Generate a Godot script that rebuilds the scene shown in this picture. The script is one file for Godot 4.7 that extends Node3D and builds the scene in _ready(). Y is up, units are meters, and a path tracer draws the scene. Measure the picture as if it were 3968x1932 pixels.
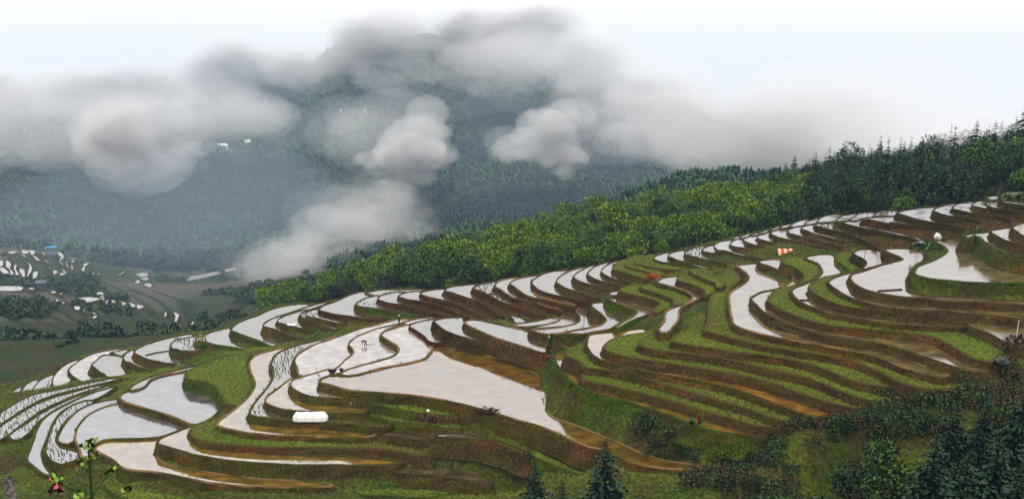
extends Node3D
# Flooded rice terraces on a misty mountain ridge. Metres, y up, the photographer stands at (0, 100, 0) looking along -z.

var TER := {}          # terrace name -> {h, poly, kind, box}
var ORDER := []
var MAT := {}
var NZ := FastNoiseLite.new()
var NZ2 := FastNoiseLite.new()
var rng := RandomNumberGenerator.new()
var used := {}

class MB:
	var v := PackedVector3Array()
	var n := PackedVector3Array()
	var c := PackedColorArray()
	var i := PackedInt32Array()
	func grid(rows: Array, cols: Array, closed: bool, flip: bool) -> void:
		var m: int = rows[0].size()
		var b := v.size()
		for r in rows.size():
			for k in m:
				var k0 := (k - 1 + m) % m if closed else maxi(k - 1, 0)
				var k1 := (k + 1) % m if closed else mini(k + 1, m - 1)
				var du: Vector3 = rows[r][k1] - rows[r][k0]
				var dv: Vector3 = rows[mini(r + 1, rows.size() - 1)][k] - rows[maxi(r - 1, 0)][k]
				var nn := du.cross(dv)
				if flip:
					nn = -nn
				v.append(rows[r][k])
				n.append(nn.normalized() if nn.length() > 1e-9 else Vector3.UP)
				c.append(cols[r][k] if cols.size() else Color.WHITE)
		for r in rows.size() - 1:
			for k in (m if closed else m - 1):
				var k1 := (k + 1) % m
				var a := b + r * m + k
				var a1 := b + r * m + k1
				var d := a + m
				var d1 := a1 + m
				if flip:
					i.append_array(PackedInt32Array([a, d1, d, a, a1, d1]))
				else:
					i.append_array(PackedInt32Array([a, d, d1, a, d1, a1]))
	func tri(a: Vector3, b: Vector3, d: Vector3, nn: Vector3, col: Color) -> void:
		var s := v.size()
		v.append_array(PackedVector3Array([a, b, d]))
		n.append_array(PackedVector3Array([nn, nn, nn]))
		c.append_array(PackedColorArray([col, col, col]))
		if (b - a).cross(d - a).dot(nn) > 0.0:
			i.append_array(PackedInt32Array([s, s + 2, s + 1]))
		else:
			i.append_array(PackedInt32Array([s, s + 1, s + 2]))
	func quad(a: Vector3, b: Vector3, d: Vector3, e: Vector3, nn: Vector3, col: Color) -> void:
		tri(a, b, d, nn, col)
		tri(a, d, e, nn, col)
	func box(at: Vector3, s: Vector3, col := Color.WHITE, bs := Basis()) -> void:
		for ax in 3:
			for sg in [-1.0, 1.0]:
				var d := Vector3.ZERO
				d[ax] = sg
				var p := Vector3.ZERO
				p[(ax + 1) % 3] = 1.0
				var q := Vector3.ZERO
				q[(ax + 2) % 3] = 1.0
				var f := func(x: Vector3) -> Vector3: return at + bs * (x * s * 0.5)
				quad(f.call(d - p - q), f.call(d + p - q), f.call(d + p + q), f.call(d - p + q), bs * d, col)
	func tube(pts: Array, rad: Array, seg := 6, col := Color.WHITE) -> void:
		var rows := []
		var cols := []
		for k in pts.size():
			var t: Vector3 = (pts[mini(k + 1, pts.size() - 1)] - pts[maxi(k - 1, 0)]).normalized()
			var a := t.cross(Vector3(0.31, 0.2, 0.93)).normalized()
			var b := t.cross(a).normalized()
			var ring := PackedVector3Array()
			var cc := PackedColorArray()
			for s in seg:
				var an := TAU * s / seg
				ring.append(pts[k] + (a * cos(an) + b * sin(an)) * rad[k])
				cc.append(col)
			rows.append(ring)
			cols.append(cc)
		grid(rows, cols, true, false)
	func blob(at: Vector3, s: Vector3, seg: int, rings: int, noise: FastNoiseLite, amp: float, fr: float, col := Color.WHITE) -> void:
		var rows := []
		var cols := []
		for r in rings + 1:
			var th := PI * r / rings
			var ring := PackedVector3Array()
			var cc := PackedColorArray()
			for k in seg:
				var an := TAU * k / seg
				var d := Vector3(sin(th) * cos(an), cos(th), sin(th) * sin(an))
				var f := 1.0 + amp * noise.get_noise_3d(at.x * 7.1 + d.x * fr, at.y * 3.3 + d.y * fr, at.z * 5.7 + d.z * fr)
				ring.append(at + d * s * f)
				cc.append(col)
			rows.append(ring)
			cols.append(cc)
		grid(rows, cols, true, false)
	func mesh() -> ArrayMesh:
		var a := []
		a.resize(Mesh.ARRAY_MAX)
		a[Mesh.ARRAY_VERTEX] = v
		a[Mesh.ARRAY_NORMAL] = n
		a[Mesh.ARRAY_COLOR] = c
		a[Mesh.ARRAY_INDEX] = i
		var m := ArrayMesh.new()
		m.add_surface_from_arrays(Mesh.PRIMITIVE_TRIANGLES, a)
		return m

func numbered(called: String) -> String:
	if not used.has(called):
		used[called] = 0
		return called
	used[called] += 1
	return "%s_%03d" % [called, used[called]]

func obj(called: String, mesh: Mesh, m: Material, parent: Node = self) -> MeshInstance3D:
	var o := MeshInstance3D.new()
	o.name = numbered(called) if parent == self else called
	o.mesh = mesh
	o.material_override = m
	parent.add_child(o, true)
	return o

func tag(o: Node, label: String, category := "", group := "", kind := "") -> Node:
	if label:
		o.set_meta("label", label)
	if category:
		o.set_meta("category", category)
	if group:
		o.set_meta("group", group)
	if kind:
		o.set_meta("kind", kind)
	return o

func thing(called: String, at: Vector3, label: String, category: String, group := "") -> Node3D:
	var o := Node3D.new()
	o.name = numbered(called)
	add_child(o, true)
	o.position = at
	tag(o, label, category, group)
	return o

func lin(r: float, g: float, b: float) -> Color:
	return Color(r, g, b)

func noise_tex(freq: float, lo: float, hi: float, seed_: int, oct := 4) -> ImageTexture:
	# a tiling grey noise whose values run from lo to hi
	var f := FastNoiseLite.new()
	f.seed = seed_
	f.noise_type = FastNoiseLite.TYPE_SIMPLEX_SMOOTH
	f.frequency = freq
	f.fractal_octaves = oct
	var im := f.get_seamless_image(512, 512)
	im.convert(Image.FORMAT_RGB8)
	for y in 512:
		for x in 512:
			var k := lerpf(lo, hi, clampf((im.get_pixel(x, y).r - 0.5) * 1.5 + 0.5, 0, 1))
			im.set_pixel(x, y, Color(k, k, k))
	return ImageTexture.create_from_image(im)

func earth_mat(called: String, scale: float, tex: Texture2D, rough := 0.95, bump: Texture2D = null, bump_cm := 6.0) -> StandardMaterial3D:
	var m := StandardMaterial3D.new()
	m.resource_name = called
	m.vertex_color_use_as_albedo = true
	m.albedo_texture = tex
	m.uv1_triplanar = true
	m.uv1_world_triplanar = true
	m.uv1_scale = Vector3.ONE * scale
	m.roughness = rough
	m.metallic_specular = 0.15
	if bump:
		m.heightmap_enabled = true
		m.heightmap_texture = bump
		m.heightmap_scale = bump_cm
	return m

func water_mat(called: String, c: Color, rough := 0.04) -> StandardMaterial3D:
	var m := StandardMaterial3D.new()
	m.resource_name = called
	m.albedo_color = c.linear_to_srgb()
	m.roughness = rough
	m.albedo_texture = MAT.silt_tex
	m.roughness_texture = MAT.wind_tex
	m.roughness_texture_channel = BaseMaterial3D.TEXTURE_CHANNEL_RED
	m.uv1_triplanar = true
	m.uv1_world_triplanar = true
	m.uv1_scale = Vector3(0.045, 0.045, 0.075)
	m.refraction_enabled = true
	m.refraction_scale = WATER_IOR
	m.metallic_specular = 0.5
	return m

const WATER_IOR := 0.20

const BANK := {
	"g": [Color(0.040, 0.085, 0.008), Color(0.080, 0.115, 0.011), Color(0.065, 0.050, 0.012)],
	"o": [Color(0.070, 0.072, 0.010), Color(0.095, 0.068, 0.014), Color(0.055, 0.036, 0.010)],
	"b": [Color(0.100, 0.066, 0.020), Color(0.076, 0.064, 0.012), Color(0.070, 0.036, 0.012)],
	"r": [Color(0.085, 0.034, 0.008), Color(0.064, 0.046, 0.009), Color(0.050, 0.020, 0.006)],
	"d": [Color(0.055, 0.036, 0.009), Color(0.056, 0.046, 0.008), Color(0.032, 0.018, 0.006)],
	"x": [Color(0.085, 0.020, 0.007), Color(0.060, 0.018, 0.007), Color(0.050, 0.022, 0.008)],
}
const RIM := {
	"t": Color(0.26, 0.155, 0.065),
	"k": Color(0.075, 0.048, 0.018),
	"v": Color(0.090, 0.090, 0.018),
}

func pick3(p: Array, x: float, y: float, z: float) -> Color:
	var a := clampf(NZ.get_noise_3d(x, y * 2.0, z) * 1.6 + 0.5, 0, 1)
	var b := clampf(NZ2.get_noise_3d(x * 1.7 + 40, y * 2.0, z * 1.7) * 1.6 + 0.4, 0, 1)
	return (p[0] as Color).lerp(p[1], a).lerp(p[2], b)

func spline(xz: Array) -> PackedVector2Array:
	var p := []
	for k in range(0, xz.size(), 2):
		p.append(Vector2(xz[k], xz[k + 1]))
	var n := p.size()
	var out := PackedVector2Array()
	for k in n:
		var p0: Vector2 = p[(k - 1 + n) % n]
		var p1: Vector2 = p[k]
		var p2: Vector2 = p[(k + 1) % n]
		var p3: Vector2 = p[(k + 2) % n]
		var len_ := p1.distance_to(p2)
		var m := clampi(int(len_ / 1.3 + 0.5), 1, 8)
		var a := sqrt(maxf(p0.distance_to(p1), 0.05))
		var b := sqrt(maxf(len_, 0.05))
		var c := sqrt(maxf(p2.distance_to(p3), 0.05))
		var m1 := (p2 - p1) + b * ((p1 - p0) / a - (p2 - p0) / (a + b))
		var m2 := (p2 - p1) + b * ((p3 - p2) / c - (p3 - p1) / (b + c))
		for j in m:
			var t := float(j) / m
			var t2 := t * t
			var t3 := t2 * t
			out.append((2 * t3 - 3 * t2 + 1) * p1 + (t3 - 2 * t2 + t) * m1 + (-2 * t3 + 3 * t2) * p2 + (t3 - t2) * m2)
	return out

func ring_of(poly: PackedVector2Array, off: float, y: float, wob := 0.0) -> PackedVector3Array:
	# the outline moved outwards by off metres; the outline runs so that outwards is to the right
	var out := PackedVector3Array()
	var n := poly.size()
	for k in n:
		var a := (poly[k] - poly[(k - 1 + n) % n]).normalized()
		var b := (poly[(k + 1) % n] - poly[k]).normalized()
		var na := Vector2(a.y, -a.x)
		var nb := Vector2(b.y, -b.x)
		var m := na + nb
		m = m / maxf(m.length_squared() * 0.5, 0.7)
		var o := off + wob * NZ2.get_noise_3d(poly[k].x * 3.0, y * 4.0, poly[k].y * 3.0)
		out.append(Vector3(poly[k].x + m.x * o, y, poly[k].y + m.y * o))
	return out

# one terrace: its flat top (water, grass, mud or stubble), the earth rim round it and the bank below the rim
func terrace(id: String, kind: String, bank: String, rim: String, h: float, label: String, group: String, xz: Array) -> void:
	var poly := spline(xz)
	if Geometry2D.is_polygon_clockwise(poly):
		poly.reverse()
	var box := Rect2(poly[0], Vector2.ZERO)
	for p in poly:
		box = box.expand(p)
	var mid := box.get_center()
	var root := thing("rice_terrace", Vector3(mid.x, h, mid.y), label, "rice terrace", group)
	var lp := PackedVector2Array()
	for p in poly:
		lp.append(p - mid)
	var grass := kind == "g"
	TER[id] = {"h": h, "poly": poly, "kind": kind, "box": box, "node": root, "mid": mid, "bank": bank}
	ORDER.append(id)
	var wy := -0.03 if grass else -0.13
	# top
	var top := MB.new()
	var tri := Geometry2D.triangulate_polygon(lp)
	if tri.is_empty():
		print("no triangles: ", id)
	for p in lp:
		top.v.append(Vector3(p.x, wy, p.y))
		top.n.append(Vector3.UP)
		top.c.append(pick3(GRASS_TOP, p.x + mid.x, 0, p.y + mid.y) if grass else Color.WHITE)
	for k in range(0, tri.size(), 3):
		var a := lp[tri[k]]
		var b := lp[tri[k + 1]]
		var c := lp[tri[k + 2]]
		if (b - a).cross(c - a) > 0:
			top.i.append_array(PackedInt32Array([tri[k], tri[k + 1], tri[k + 2]]))
		else:
			top.i.append_array(PackedInt32Array([tri[k], tri[k + 2], tri[k + 1]]))
	if tri.size():
		obj("grass_top" if grass else "mud_water" if kind == "m" else "water_surface", top.mesh(), MAT.grass if grass else MAT[WATER_OF.get(id, "mud" if kind == "m" else "pink" if kind == "s" else "hollow" if id.begins_with("r") else "bright" if h > 64.0 else "water")], root)
	# rim
	var rc: Color = RIM[rim]
	var rows := []
	var cols := []
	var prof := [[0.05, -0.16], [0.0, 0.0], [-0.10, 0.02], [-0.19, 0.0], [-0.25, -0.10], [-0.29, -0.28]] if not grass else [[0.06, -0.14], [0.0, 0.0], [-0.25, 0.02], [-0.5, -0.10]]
	var thin := clampf(sqrt(box.get_area()) / 16.0, 0.45, 1.25)
	var ry := PackedFloat32Array()
	for p in poly:
		ry.append(0.05 * NZ2.get_noise_2d(p.x * 4.0, p.y * 4.0))
	for q in prof:
		var ring := ring_of(lp, q[0] * thin, q[1], 0.10 * thin)
		var cc := PackedColorArray()
		for k in ring.size():
			ring[k].y += ry[k]
			var g := clampf(NZ.get_noise_2d(poly[k].x * 1.5, poly[k].y * 1.5) * 3.0 + (0.3 if rim == "t" else 0.5), 0, 1)
			var rcol := rc.lerp((BANK[bank] as Array)[0], g if not grass else 0.8)
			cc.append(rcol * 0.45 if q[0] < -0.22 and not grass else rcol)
		rows.append(ring)
		cols.append(cc)
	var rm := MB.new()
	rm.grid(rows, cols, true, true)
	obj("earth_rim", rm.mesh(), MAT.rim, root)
	# bank
	rows = []
	cols = []
	for q in [[0.02, -0.06], [0.10, -0.30], [0.20, -0.60], [0.32, -0.95], [0.48, -1.35], [0.75, -2.0], [1.05, -2.8]]:
		var ring := ring_of(lp, q[0], q[1], 0.42 if q[1] < -0.1 else 0.10)
		var cc := PackedColorArray()
		for k in ring.size():
			ring[k].y += ry[k]
			var c := pick3(BANK[bank], poly[k].x * 1.5, (h + q[1]) * 1.4, poly[k].y * 1.5)
			var cut := NZ2.get_noise_3d(poly[k].x * 1.2 + 90.0, (h + q[1]) * 2.0, poly[k].y * 1.2)
			if cut > 0.24:
				c = c.lerp(Color(0.15, 0.062, 0.022), clampf((cut - 0.24) * 5.0, 0, 0.75))
			cc.append(c)
		rows.append(ring)
		cols.append(cc)
	var bk := MB.new()
	bk.grid(rows, cols, true, false)
	obj("earth_bank", bk.mesh(), MAT.bank, root)

const GRASS_TOP := [Color(0.085, 0.135, 0.012), Color(0.150, 0.190, 0.018), Color(0.095, 0.085, 0.018)]

func divider(id: String, pts: Array) -> void:
	# a low dark earth divider across a pool, part of its terrace
	var t: Dictionary = TER[id]
	var p := []
	var r := []
	for k in range(0, pts.size(), 2):
		p.append(Vector3(pts[k] - t.mid.x, -0.12, pts[k + 1] - t.mid.y))
		r.append(0.17)
	var m := MB.new()
	m.tube(p, r, 6, Color(0.03, 0.022, 0.010))
	obj("mud_divider", m.mesh(), MAT.rim, t.node)

var TOP_BINS := {}

func top_at(x: float, z: float) -> float:
	# height of the highest terrace surface over a place, or -999
	if TOP_BINS.is_empty():
		for id in ORDER:
			var r: Rect2 = TER[id].box
			for a in range(floori(r.position.x / 3.0), floori(r.end.x / 3.0) + 1):
				for b in range(floori(r.position.y / 3.0), floori(r.end.y / 3.0) + 1):
					var key := Vector2i(a, b)
					if not TOP_BINS.has(key):
						TOP_BINS[key] = []
					TOP_BINS[key].append(id)
	var best := -999.0
	var p := Vector2(x, z)
	for id in TOP_BINS.get(Vector2i(floori(x / 3.0), floori(z / 3.0)), []):
		var t: Dictionary = TER[id]
		if t.h > best and (t.box as Rect2).has_point(p) and Geometry2D.is_point_in_polygon(p, t.poly):
			best = t.h
	return best

var HILL_X0 := -150.0
var HILL_Z0 := -235.0
var HILL_S := 1.25
var HILL_NX := 220
var HILL_NZ := 160
var HILL := PackedFloat32Array()
var HILL_B := PackedByteArray()   # which bank palette the ground follows: 0 grass, 1 brown, 2 dark or red, 3 valley side

func hill_at(x: float, z: float) -> float:
	var fx := clampf((x - HILL_X0) / HILL_S, 0, HILL_NX - 1.001)
	var fz := clampf((z - HILL_Z0) / HILL_S, 0, HILL_NZ - 1.001)
	var a := int(fx)
	var b := int(fz)
	fx -= a
	fz -= b
	var k := b * HILL_NX + a
	return lerpf(lerpf(HILL[k], HILL[k + 1], fx), lerpf(HILL[k + HILL_NX], HILL[k + HILL_NX + 1], fx), fz)

func surf_at(x: float, z: float) -> float:
	return maxf(top_at(x, z) - 0.13, hill_at(x, z))

func far_at(x: float, z: float) -> float:
	var y := FAR_C
	for k in range(0, FAR_P.size(), 3):
		var dx: float = x - FAR_P[k]
		var dz: float = z - FAR_P[k + 1]
		y += FAR_P[k + 2] * sqrt(dx * dx + dz * dz + 900.0)
	return y

func build_hill(extra: Array) -> void:
	# the slope between and below the terraces: under a terrace it stays below it, elsewhere it is drawn through the rims around
	var cell := 8.0
	var bins := {}
	var bank_bins := {}
	var put := func(x: float, y: float, z: float) -> void:
		var key := Vector2i(floori(x / cell), floori(z / cell))
		if not bins.has(key):
			bins[key] = []
		bins[key].append(Vector3(x, y, z))
	for id in ORDER:
		var t: Dictionary = TER[id]
		var acc := 99.0
		var poly: PackedVector2Array = t.poly
		for k in poly.size():
			acc += poly[k].distance_to(poly[k - 1]) if k > 0 else 9.0
			if acc > 3.0:
				acc = 0.0
				put.call(poly[k].x, t.h - 0.55, poly[k].y)
				var bk := Vector2i(floori(poly[k].x / cell), floori(poly[k].y / cell))
				if not bank_bins.has(bk):
					bank_bins[bk] = []
				bank_bins[bk].append(Vector3(poly[k].x, {"r": 2, "d": 2, "x": 2, "b": 1}.get(t.bank, 0), poly[k].y))
	for k in range(0, extra.size(), 3):
		put.call(extra[k], extra[k + 1], extra[k + 2])
	HILL.resize(HILL_NX * HILL_NZ)
	HILL_B.resize(HILL_NX * HILL_NZ)
	for b in HILL_NZ:
		for a in HILL_NX:
			var x := HILL_X0 + a * HILL_S
			var z := HILL_Z0 + b * HILL_S
			var p := Vector2(x, z)
			var y := 999.0
			for id in ORDER:
				var t: Dictionary = TER[id]
				if (t.box as Rect2).has_point(p) and Geometry2D.is_point_in_polygon(p, t.poly):
					y = minf(y, t.h - 1.3) if y < 900.0 else t.h - 1.3
			if y > 900.0:
				var sw := 0.0
				var sy := 0.0
				var ci := Vector2i(floori(x / cell), floori(z / cell))
				var reach := 1
				while reach <= 9:
					sw = 0.0
					sy = 0.0
					for q in range(-reach, reach + 1):
						for r in range(-reach, reach + 1):
							for e in bins.get(ci + Vector2i(q, r), []):
								var d2: float = (e.x - x) * (e.x - x) + (e.z - z) * (e.z - z) + 0.3
								var w := 1.0 / (d2 * sqrt(d2))
								sw += w
								sy += w * e.y
					if sw > 0.0:
						break
					reach += 2
				y = sy / sw if sw > 0.0 else far_at(x, z) - 2.0
				var near := 99.0
				for q in range(-1, 2):
					for r in range(-1, 2):
						for e in bank_bins.get(ci + Vector2i(q, r), []):
							var d2: float = Vector2(e.x, e.z).distance_to(p)
							if d2 < near:
								near = d2
								HILL_B[b * HILL_NX + a] = int(e.y)
				if x < -55.0 and Vector2(x, z).length() > 185.0 and near > 4.0:
					HILL_B[b * HILL_NX + a] = 3
			HILL[b * HILL_NX + a] = y
	# soften, keep edges under the far land
	for pass_ in 2:
		var h2 := HILL.duplicate()
		for b in range(1, HILL_NZ - 1):
			for a in range(1, HILL_NX - 1):
				var k := b * HILL_NX + a
				var av := (HILL[k - 1] + HILL[k + 1] + HILL[k - HILL_NX] + HILL[k + HILL_NX]) * 0.25
				h2[k] = minf(lerpf(HILL[k], av, 0.6), HILL[k] + 0.5)
		HILL = h2
	var rows := []
	var cols := []
	for b in HILL_NZ:
		var ring := PackedVector3Array()
		var cc := PackedColorArray()
		for a in HILL_NX:
			var x := HILL_X0 + a * HILL_S
			var z := HILL_Z0 + b * HILL_S
			var e := minf(minf(a, HILL_NX - 1 - a), minf(b, HILL_NZ - 1 - b))
			var y := HILL[b * HILL_NX + a] - maxf(0.0, 4.0 - e) * 3.0
			ring.append(Vector3(x, y + 0.12 * NZ2.get_noise_2d(x * 6.0, z * 6.0), z))
			var c := pick3([HILL_C, HILL_C, BANK.r, VALLEY_C][HILL_B[b * HILL_NX + a]], x, y * 0.5, z)
			cc.append(c)
		rows.append(ring)
		cols.append(cc)
	var m := MB.new()
	m.grid(rows, cols, false, true)
	tag(obj("hillside_ground", m.mesh(), MAT.grass), "", "", "", "structure")

const VALLEY_C := [Color(0.040, 0.062, 0.020), Color(0.026, 0.062, 0.020), Color(0.060, 0.050, 0.024)]
const HILL_C := [Color(0.040, 0.078, 0.010), Color(0.100, 0.120, 0.013), Color(0.065, 0.048, 0.016)]
const WATER_OF := {"p14": "pink", "p15": "pink", "p13": "ochre", "p12": "ochre", "p10": "ochre", "p1": "pond", "g5": "orange", "g8": "ochre", "p8": "ochre", "p9": "water", "p4": "mud", "c04": "mud", "c05": "mud", "p2b": "mud", "p19": "pink", "p17": "pink"}

const FAR_C := -83.375
var FAR_P: Array = [-288, -480, 0.0028, -274, -494, -0.2686, -259, -496, -0.0500, -239, -506, 0.0089, -219, -504, 0.1281, -316, -438, -0.0680, -258, -428, 0.0394, -234, -430, 0.0287, -233, -385, -0.0526, -206, -400, -0.0297, -246, -352, 0.0816, -203, -333, -0.0767, -193, -373, -0.0403, -179, -380, -0.3063, -165, -386, 0.1664, -147, -383, 0.4130, -178, -290, 0.1068, -152, -247, 0.1848, -159, -289, -0.1476, -132, -269, 0.0443, -130, -314, 0.0830, -178, -241, -0.2061, -190, -527, 0.1665, -168, -628, 0.0482, -228, -598, 0.1867, -121, -506, -0.1195, -86, -411, -0.1447, -198, -614, -0.2492, -391, -652, 0.0571, -345, -677, -0.0963, -294, -701, 0.2654, -237, -722, -0.1585, -206, -773, 0.1821, -444, -592, 0.0594, -483, -818, -0.0036, -383, -869, -0.0912, -275, -941, 0.0937, -135, -940, 0.0639, 4, -900, -0.0329, 105, -844, 0.0496, -579, -753, -0.0263, -743, -942, 0.0031, -604, -1037, 0.0267, -422, -1123, 0.0185, -205, -1213, 0.0467, 6, -1220, 0.1066, 149, -1090, -0.3062, 212, -875, -0.0343, -876, -1117, -0.1376, -712, -1229, -0.0492, -564, -1303, -0.0163, -427, -1354, 0.0116, -310, -1365, 0.0045, -190, -1367, -0.2270, -53, -1379, -0.1548, 64, -1348, -0.3753, 150, -1241, 0.0581, 203, -1030, 0.3172, 220, -664, -0.1936, 281, -586, -0.0319, 329, -502, -0.0424, -1129, -1529, 0.1346, -544, -1873, 0.0932, 121, -1896, 0.1374, 442, -1223, 0.2256, 658, -1003, -0.0907, 903, -1672, 0.0544, -35, -237, -0.0925, -9, -215, -0.0186, 8, -215, 0.0392, 27, -213, 0.0254, 45, -210, -0.0490, 66, -215, -0.0039, 84, -214, 0.1219, 98, -191, -0.0404, 104, -176, -0.0904, 117, -162, -0.2285, -55, -325, 0.2994, -44, -327, -0.2352, -29, -334, -0.2011, -14, -338, 0.1617, 2, -340, -0.0473, 18, -340, 0.0058, 34, -343, 0.0278, 51, -351, -0.0257, 73, -342, -0.0476, 95, -337, 0.0070, 107, -328, 0.0706, 113, -310, -0.0199, 120, -286, -0.0376, 130, -270, 0.0675, 137, -255, 0.0007, 142, -241, -0.0998, 163, -228, -0.0277, 2, -500, 0.0081, 55, -497, 0.2290, -56, -477, 0.0794, 88, -513, -0.2395, 118, -517, -0.3799, 148, -509, 0.1943, 148, -643, 0.3326, 175, -447, 0.0917, 213, -362, -0.0406, -98, -161, 0.2410, -89, -164, 0.0032, -82, -175, -0.0741, -79, -162, -0.0137, -68, -164, 0.0152, -57, -164, 0.0289, -49, -170, 0.0267, -38, -164, -0.0662, -25, -179, -0.0114, -26, -166, -0.0218, -17, -164, 0.0132, -7, -161, 0.0509, 2, -159, 0.0484, 12, -157, -0.0146, 22, -156, -0.1214, 32, -157, -0.0381, 41, -160, 0.0127, 46, -168, -0.0266, 53, -159, 0.0483, 66, -152, 0.0546, 70, -162, 0.0143, 63, -169, 0.0160, 78, -148, 0.0375, 86, -155, 0.1075, 72, -127, -0.1226, 57, -120, -0.0732, 58, -137, 0.1340, 47, -123, -0.0216, 45, -139, 0.1684, 43, -112, -0.2710, 61, -102, -0.1142, 33, -109, -0.4884, 23, -111, -0.4737, -0, -113, -0.2776, -19, -138, -0.0413, -28, -145, 0.0705, -29, -125, -0.3415, -30, -113, -0.1478, -44, -111, -0.0678, -59, -122, -0.1119, -55, -133, -0.0147, -60, -141, -0.1000, -69, -124, -0.0025, -78, -140, -0.1076, -0, -136, -0.0386, -9, -142, -0.0642, 8, -130, -0.0392, 8, -143, 0.2806, 19, -136, -0.0091, 30, -138, -0.0789, -15, -113, -0.0321, 6, -103, 0.0013, -10, -105, 0.5019, -64, -99, -0.2262, -53, -110, 0.6277, 20, -98, 0.9129, 35, -88, 0.5094, 50, -77, 0.2534, 0, -80, 0.0059, -42, -85, 0.2572, 33, -66, 0.0321, 46, -60, -0.1630, 0, 5, 0.2223, -60, -10, 0.0176, 60, -10, 0.1089, 0, 60, -0.3926, -200, 0, -0.0235, 200, 0, 0.0235, 0, -45, -0.4252, -250, -150, 0.0099, 200, -100, 0.0937]

func land_at(x: float, z: float) -> float:
	var y := far_at(x, z)
	var rough := clampf((Vector2(x, z).length() - 600.0) / 400.0, 0, 1)
	if rough > 0.0:
		y += rough * (34.0 * NZ.get_noise_2d(x * 0.06, z * 0.06) + 9.0 * NZ.get_noise_2d(x * 0.25, z * 0.25))
	return y

func build_far() -> void:
	# valley, forested slopes and the mountain wall beyond the terraces
	var s := 12.0
	var nx := 170
	var nz := 170
	var rows := []
	var cols := []
	for b in nz:
		var ring := PackedVector3Array()
		var cc := PackedColorArray()
		for a in nx:
			var x := -1020.0 + a * s
			var z := -1950.0 + b * s
			ring.append(Vector3(x, land_at(x, z) - (5.0 if x > -370 and x < -50 and z > -585 and z < -225 else 0.0), z))
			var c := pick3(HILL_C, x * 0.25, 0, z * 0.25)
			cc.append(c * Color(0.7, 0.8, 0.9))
		rows.append(ring)
		cols.append(cc)
	var m := MB.new()
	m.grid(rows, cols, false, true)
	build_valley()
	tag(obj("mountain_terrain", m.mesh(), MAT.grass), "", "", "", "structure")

func pool(h: float, label: String, group: String, xz: Array) -> void:
	# a flooded field far down in the valley: water with an earth bank round it
	var poly := spline(xz)
	if Geometry2D.is_polygon_clockwise(poly):
		poly.reverse()
	var box := Rect2(poly[0], Vector2.ZERO)
	for p in poly:
		box = box.expand(p)
	POOLS.append(box)
	var mid := box.get_center()
	var root := thing("valley_pool", Vector3(mid.x, h, mid.y), label, "flooded field", group)
	var lp := PackedVector2Array()
	for p in poly:
		lp.append(p - mid)
	var tri := Geometry2D.triangulate_polygon(lp)
	var top := MB.new()
	for k in range(0, tri.size(), 3):
		var q := []
		for j in 3:
			q.append(Vector3(lp[tri[k + j]].x, -0.05, lp[tri[k + j]].y))
		top.tri(q[0], q[1], q[2], Vector3.UP, Color.WHITE)
	if tri.size():
		obj("water_surface", top.mesh(), MAT.silt, root)
	var rows := []
	var cols := []
	for q in [[-0.5, -0.3], [-0.3, 0.05], [0.0, 0.0], [0.5, -1.4], [1.8, -5.0]]:
		var ring := ring_of(lp, q[0], q[1])
		var cc := PackedColorArray()
		for k in ring.size():
			cc.append(pick3(BANK.o, poly[k].x, h + q[1], poly[k].y))
		rows.append(ring)
		cols.append(cc)
	var bk := MB.new()
	bk.grid(rows, cols, true, false)
	obj("earth_bank", bk.mesh(), MAT.bank, root)

func step_at(x: float, z: float) -> float:
	# the valley slopes are cut into low terraces
	var y := land_at(x, z)
	var q := (y + 1.2 * NZ2.get_noise_2d(x * 0.15, z * 0.15)) / 1.9
	var f := q - floorf(q)
	return y + (smoothstep(0.72, 1.0, f) - f) * 1.9 - 0.2

func build_valley() -> void:
	var rows := []
	var cols := []
	for b in 170:
		var ring := PackedVector3Array()
		var cc := PackedColorArray()
		for a in 150:
			var x := -375.0 + a * 2.2
			var z := -590.0 + b * 2.2
			var e := minf(minf(a, 149 - a), minf(b, 169 - b))
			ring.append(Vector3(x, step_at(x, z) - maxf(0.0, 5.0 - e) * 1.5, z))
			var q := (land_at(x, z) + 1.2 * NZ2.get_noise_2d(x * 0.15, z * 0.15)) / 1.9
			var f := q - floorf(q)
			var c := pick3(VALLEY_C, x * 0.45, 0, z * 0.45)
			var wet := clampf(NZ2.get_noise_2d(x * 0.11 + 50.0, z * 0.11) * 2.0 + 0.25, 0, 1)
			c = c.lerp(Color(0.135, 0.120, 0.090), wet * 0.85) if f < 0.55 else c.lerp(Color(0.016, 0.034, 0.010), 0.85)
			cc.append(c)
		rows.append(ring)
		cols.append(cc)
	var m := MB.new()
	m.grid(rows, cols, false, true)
	tag(obj("valley_ground", m.mesh(), MAT.grass), "", "", "", "structure")

var PROTO := {}

func leaf(mb: MB, at: Vector3, dir: Vector3, size: float, col: Color, soft: Vector3) -> void:
	# one bent leaf spray: two triangles folded along the middle
	var side := dir.cross(Vector3(rng.randf_range(-1, 1), rng.randf_range(-1, 1), rng.randf_range(-1, 1))).normalized()
	var up := side.cross(dir).normalized()
	var a := at - side * size * 0.5
	var b := at + side * size * 0.5
	var t := at + dir * size * rng.randf_range(0.7, 1.1) + up * size * 0.15
	var q := at - dir * size * 0.4 - up * size * 0.1
	var s := mb.v.size()
	var n := (soft * 0.7 + up * 0.3 * signf(up.dot(soft) + 0.001)).normalized()
	mb.v.append_array(PackedVector3Array([a, t, b, q]))
	mb.n.append_array(PackedVector3Array([n, n, n, n]))
	mb.c.append_array(PackedColorArray([col, col, col, col]))
	mb.i.append_array(PackedInt32Array([s, s + 1, s + 2, s, s + 2, s + 3]))

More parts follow.
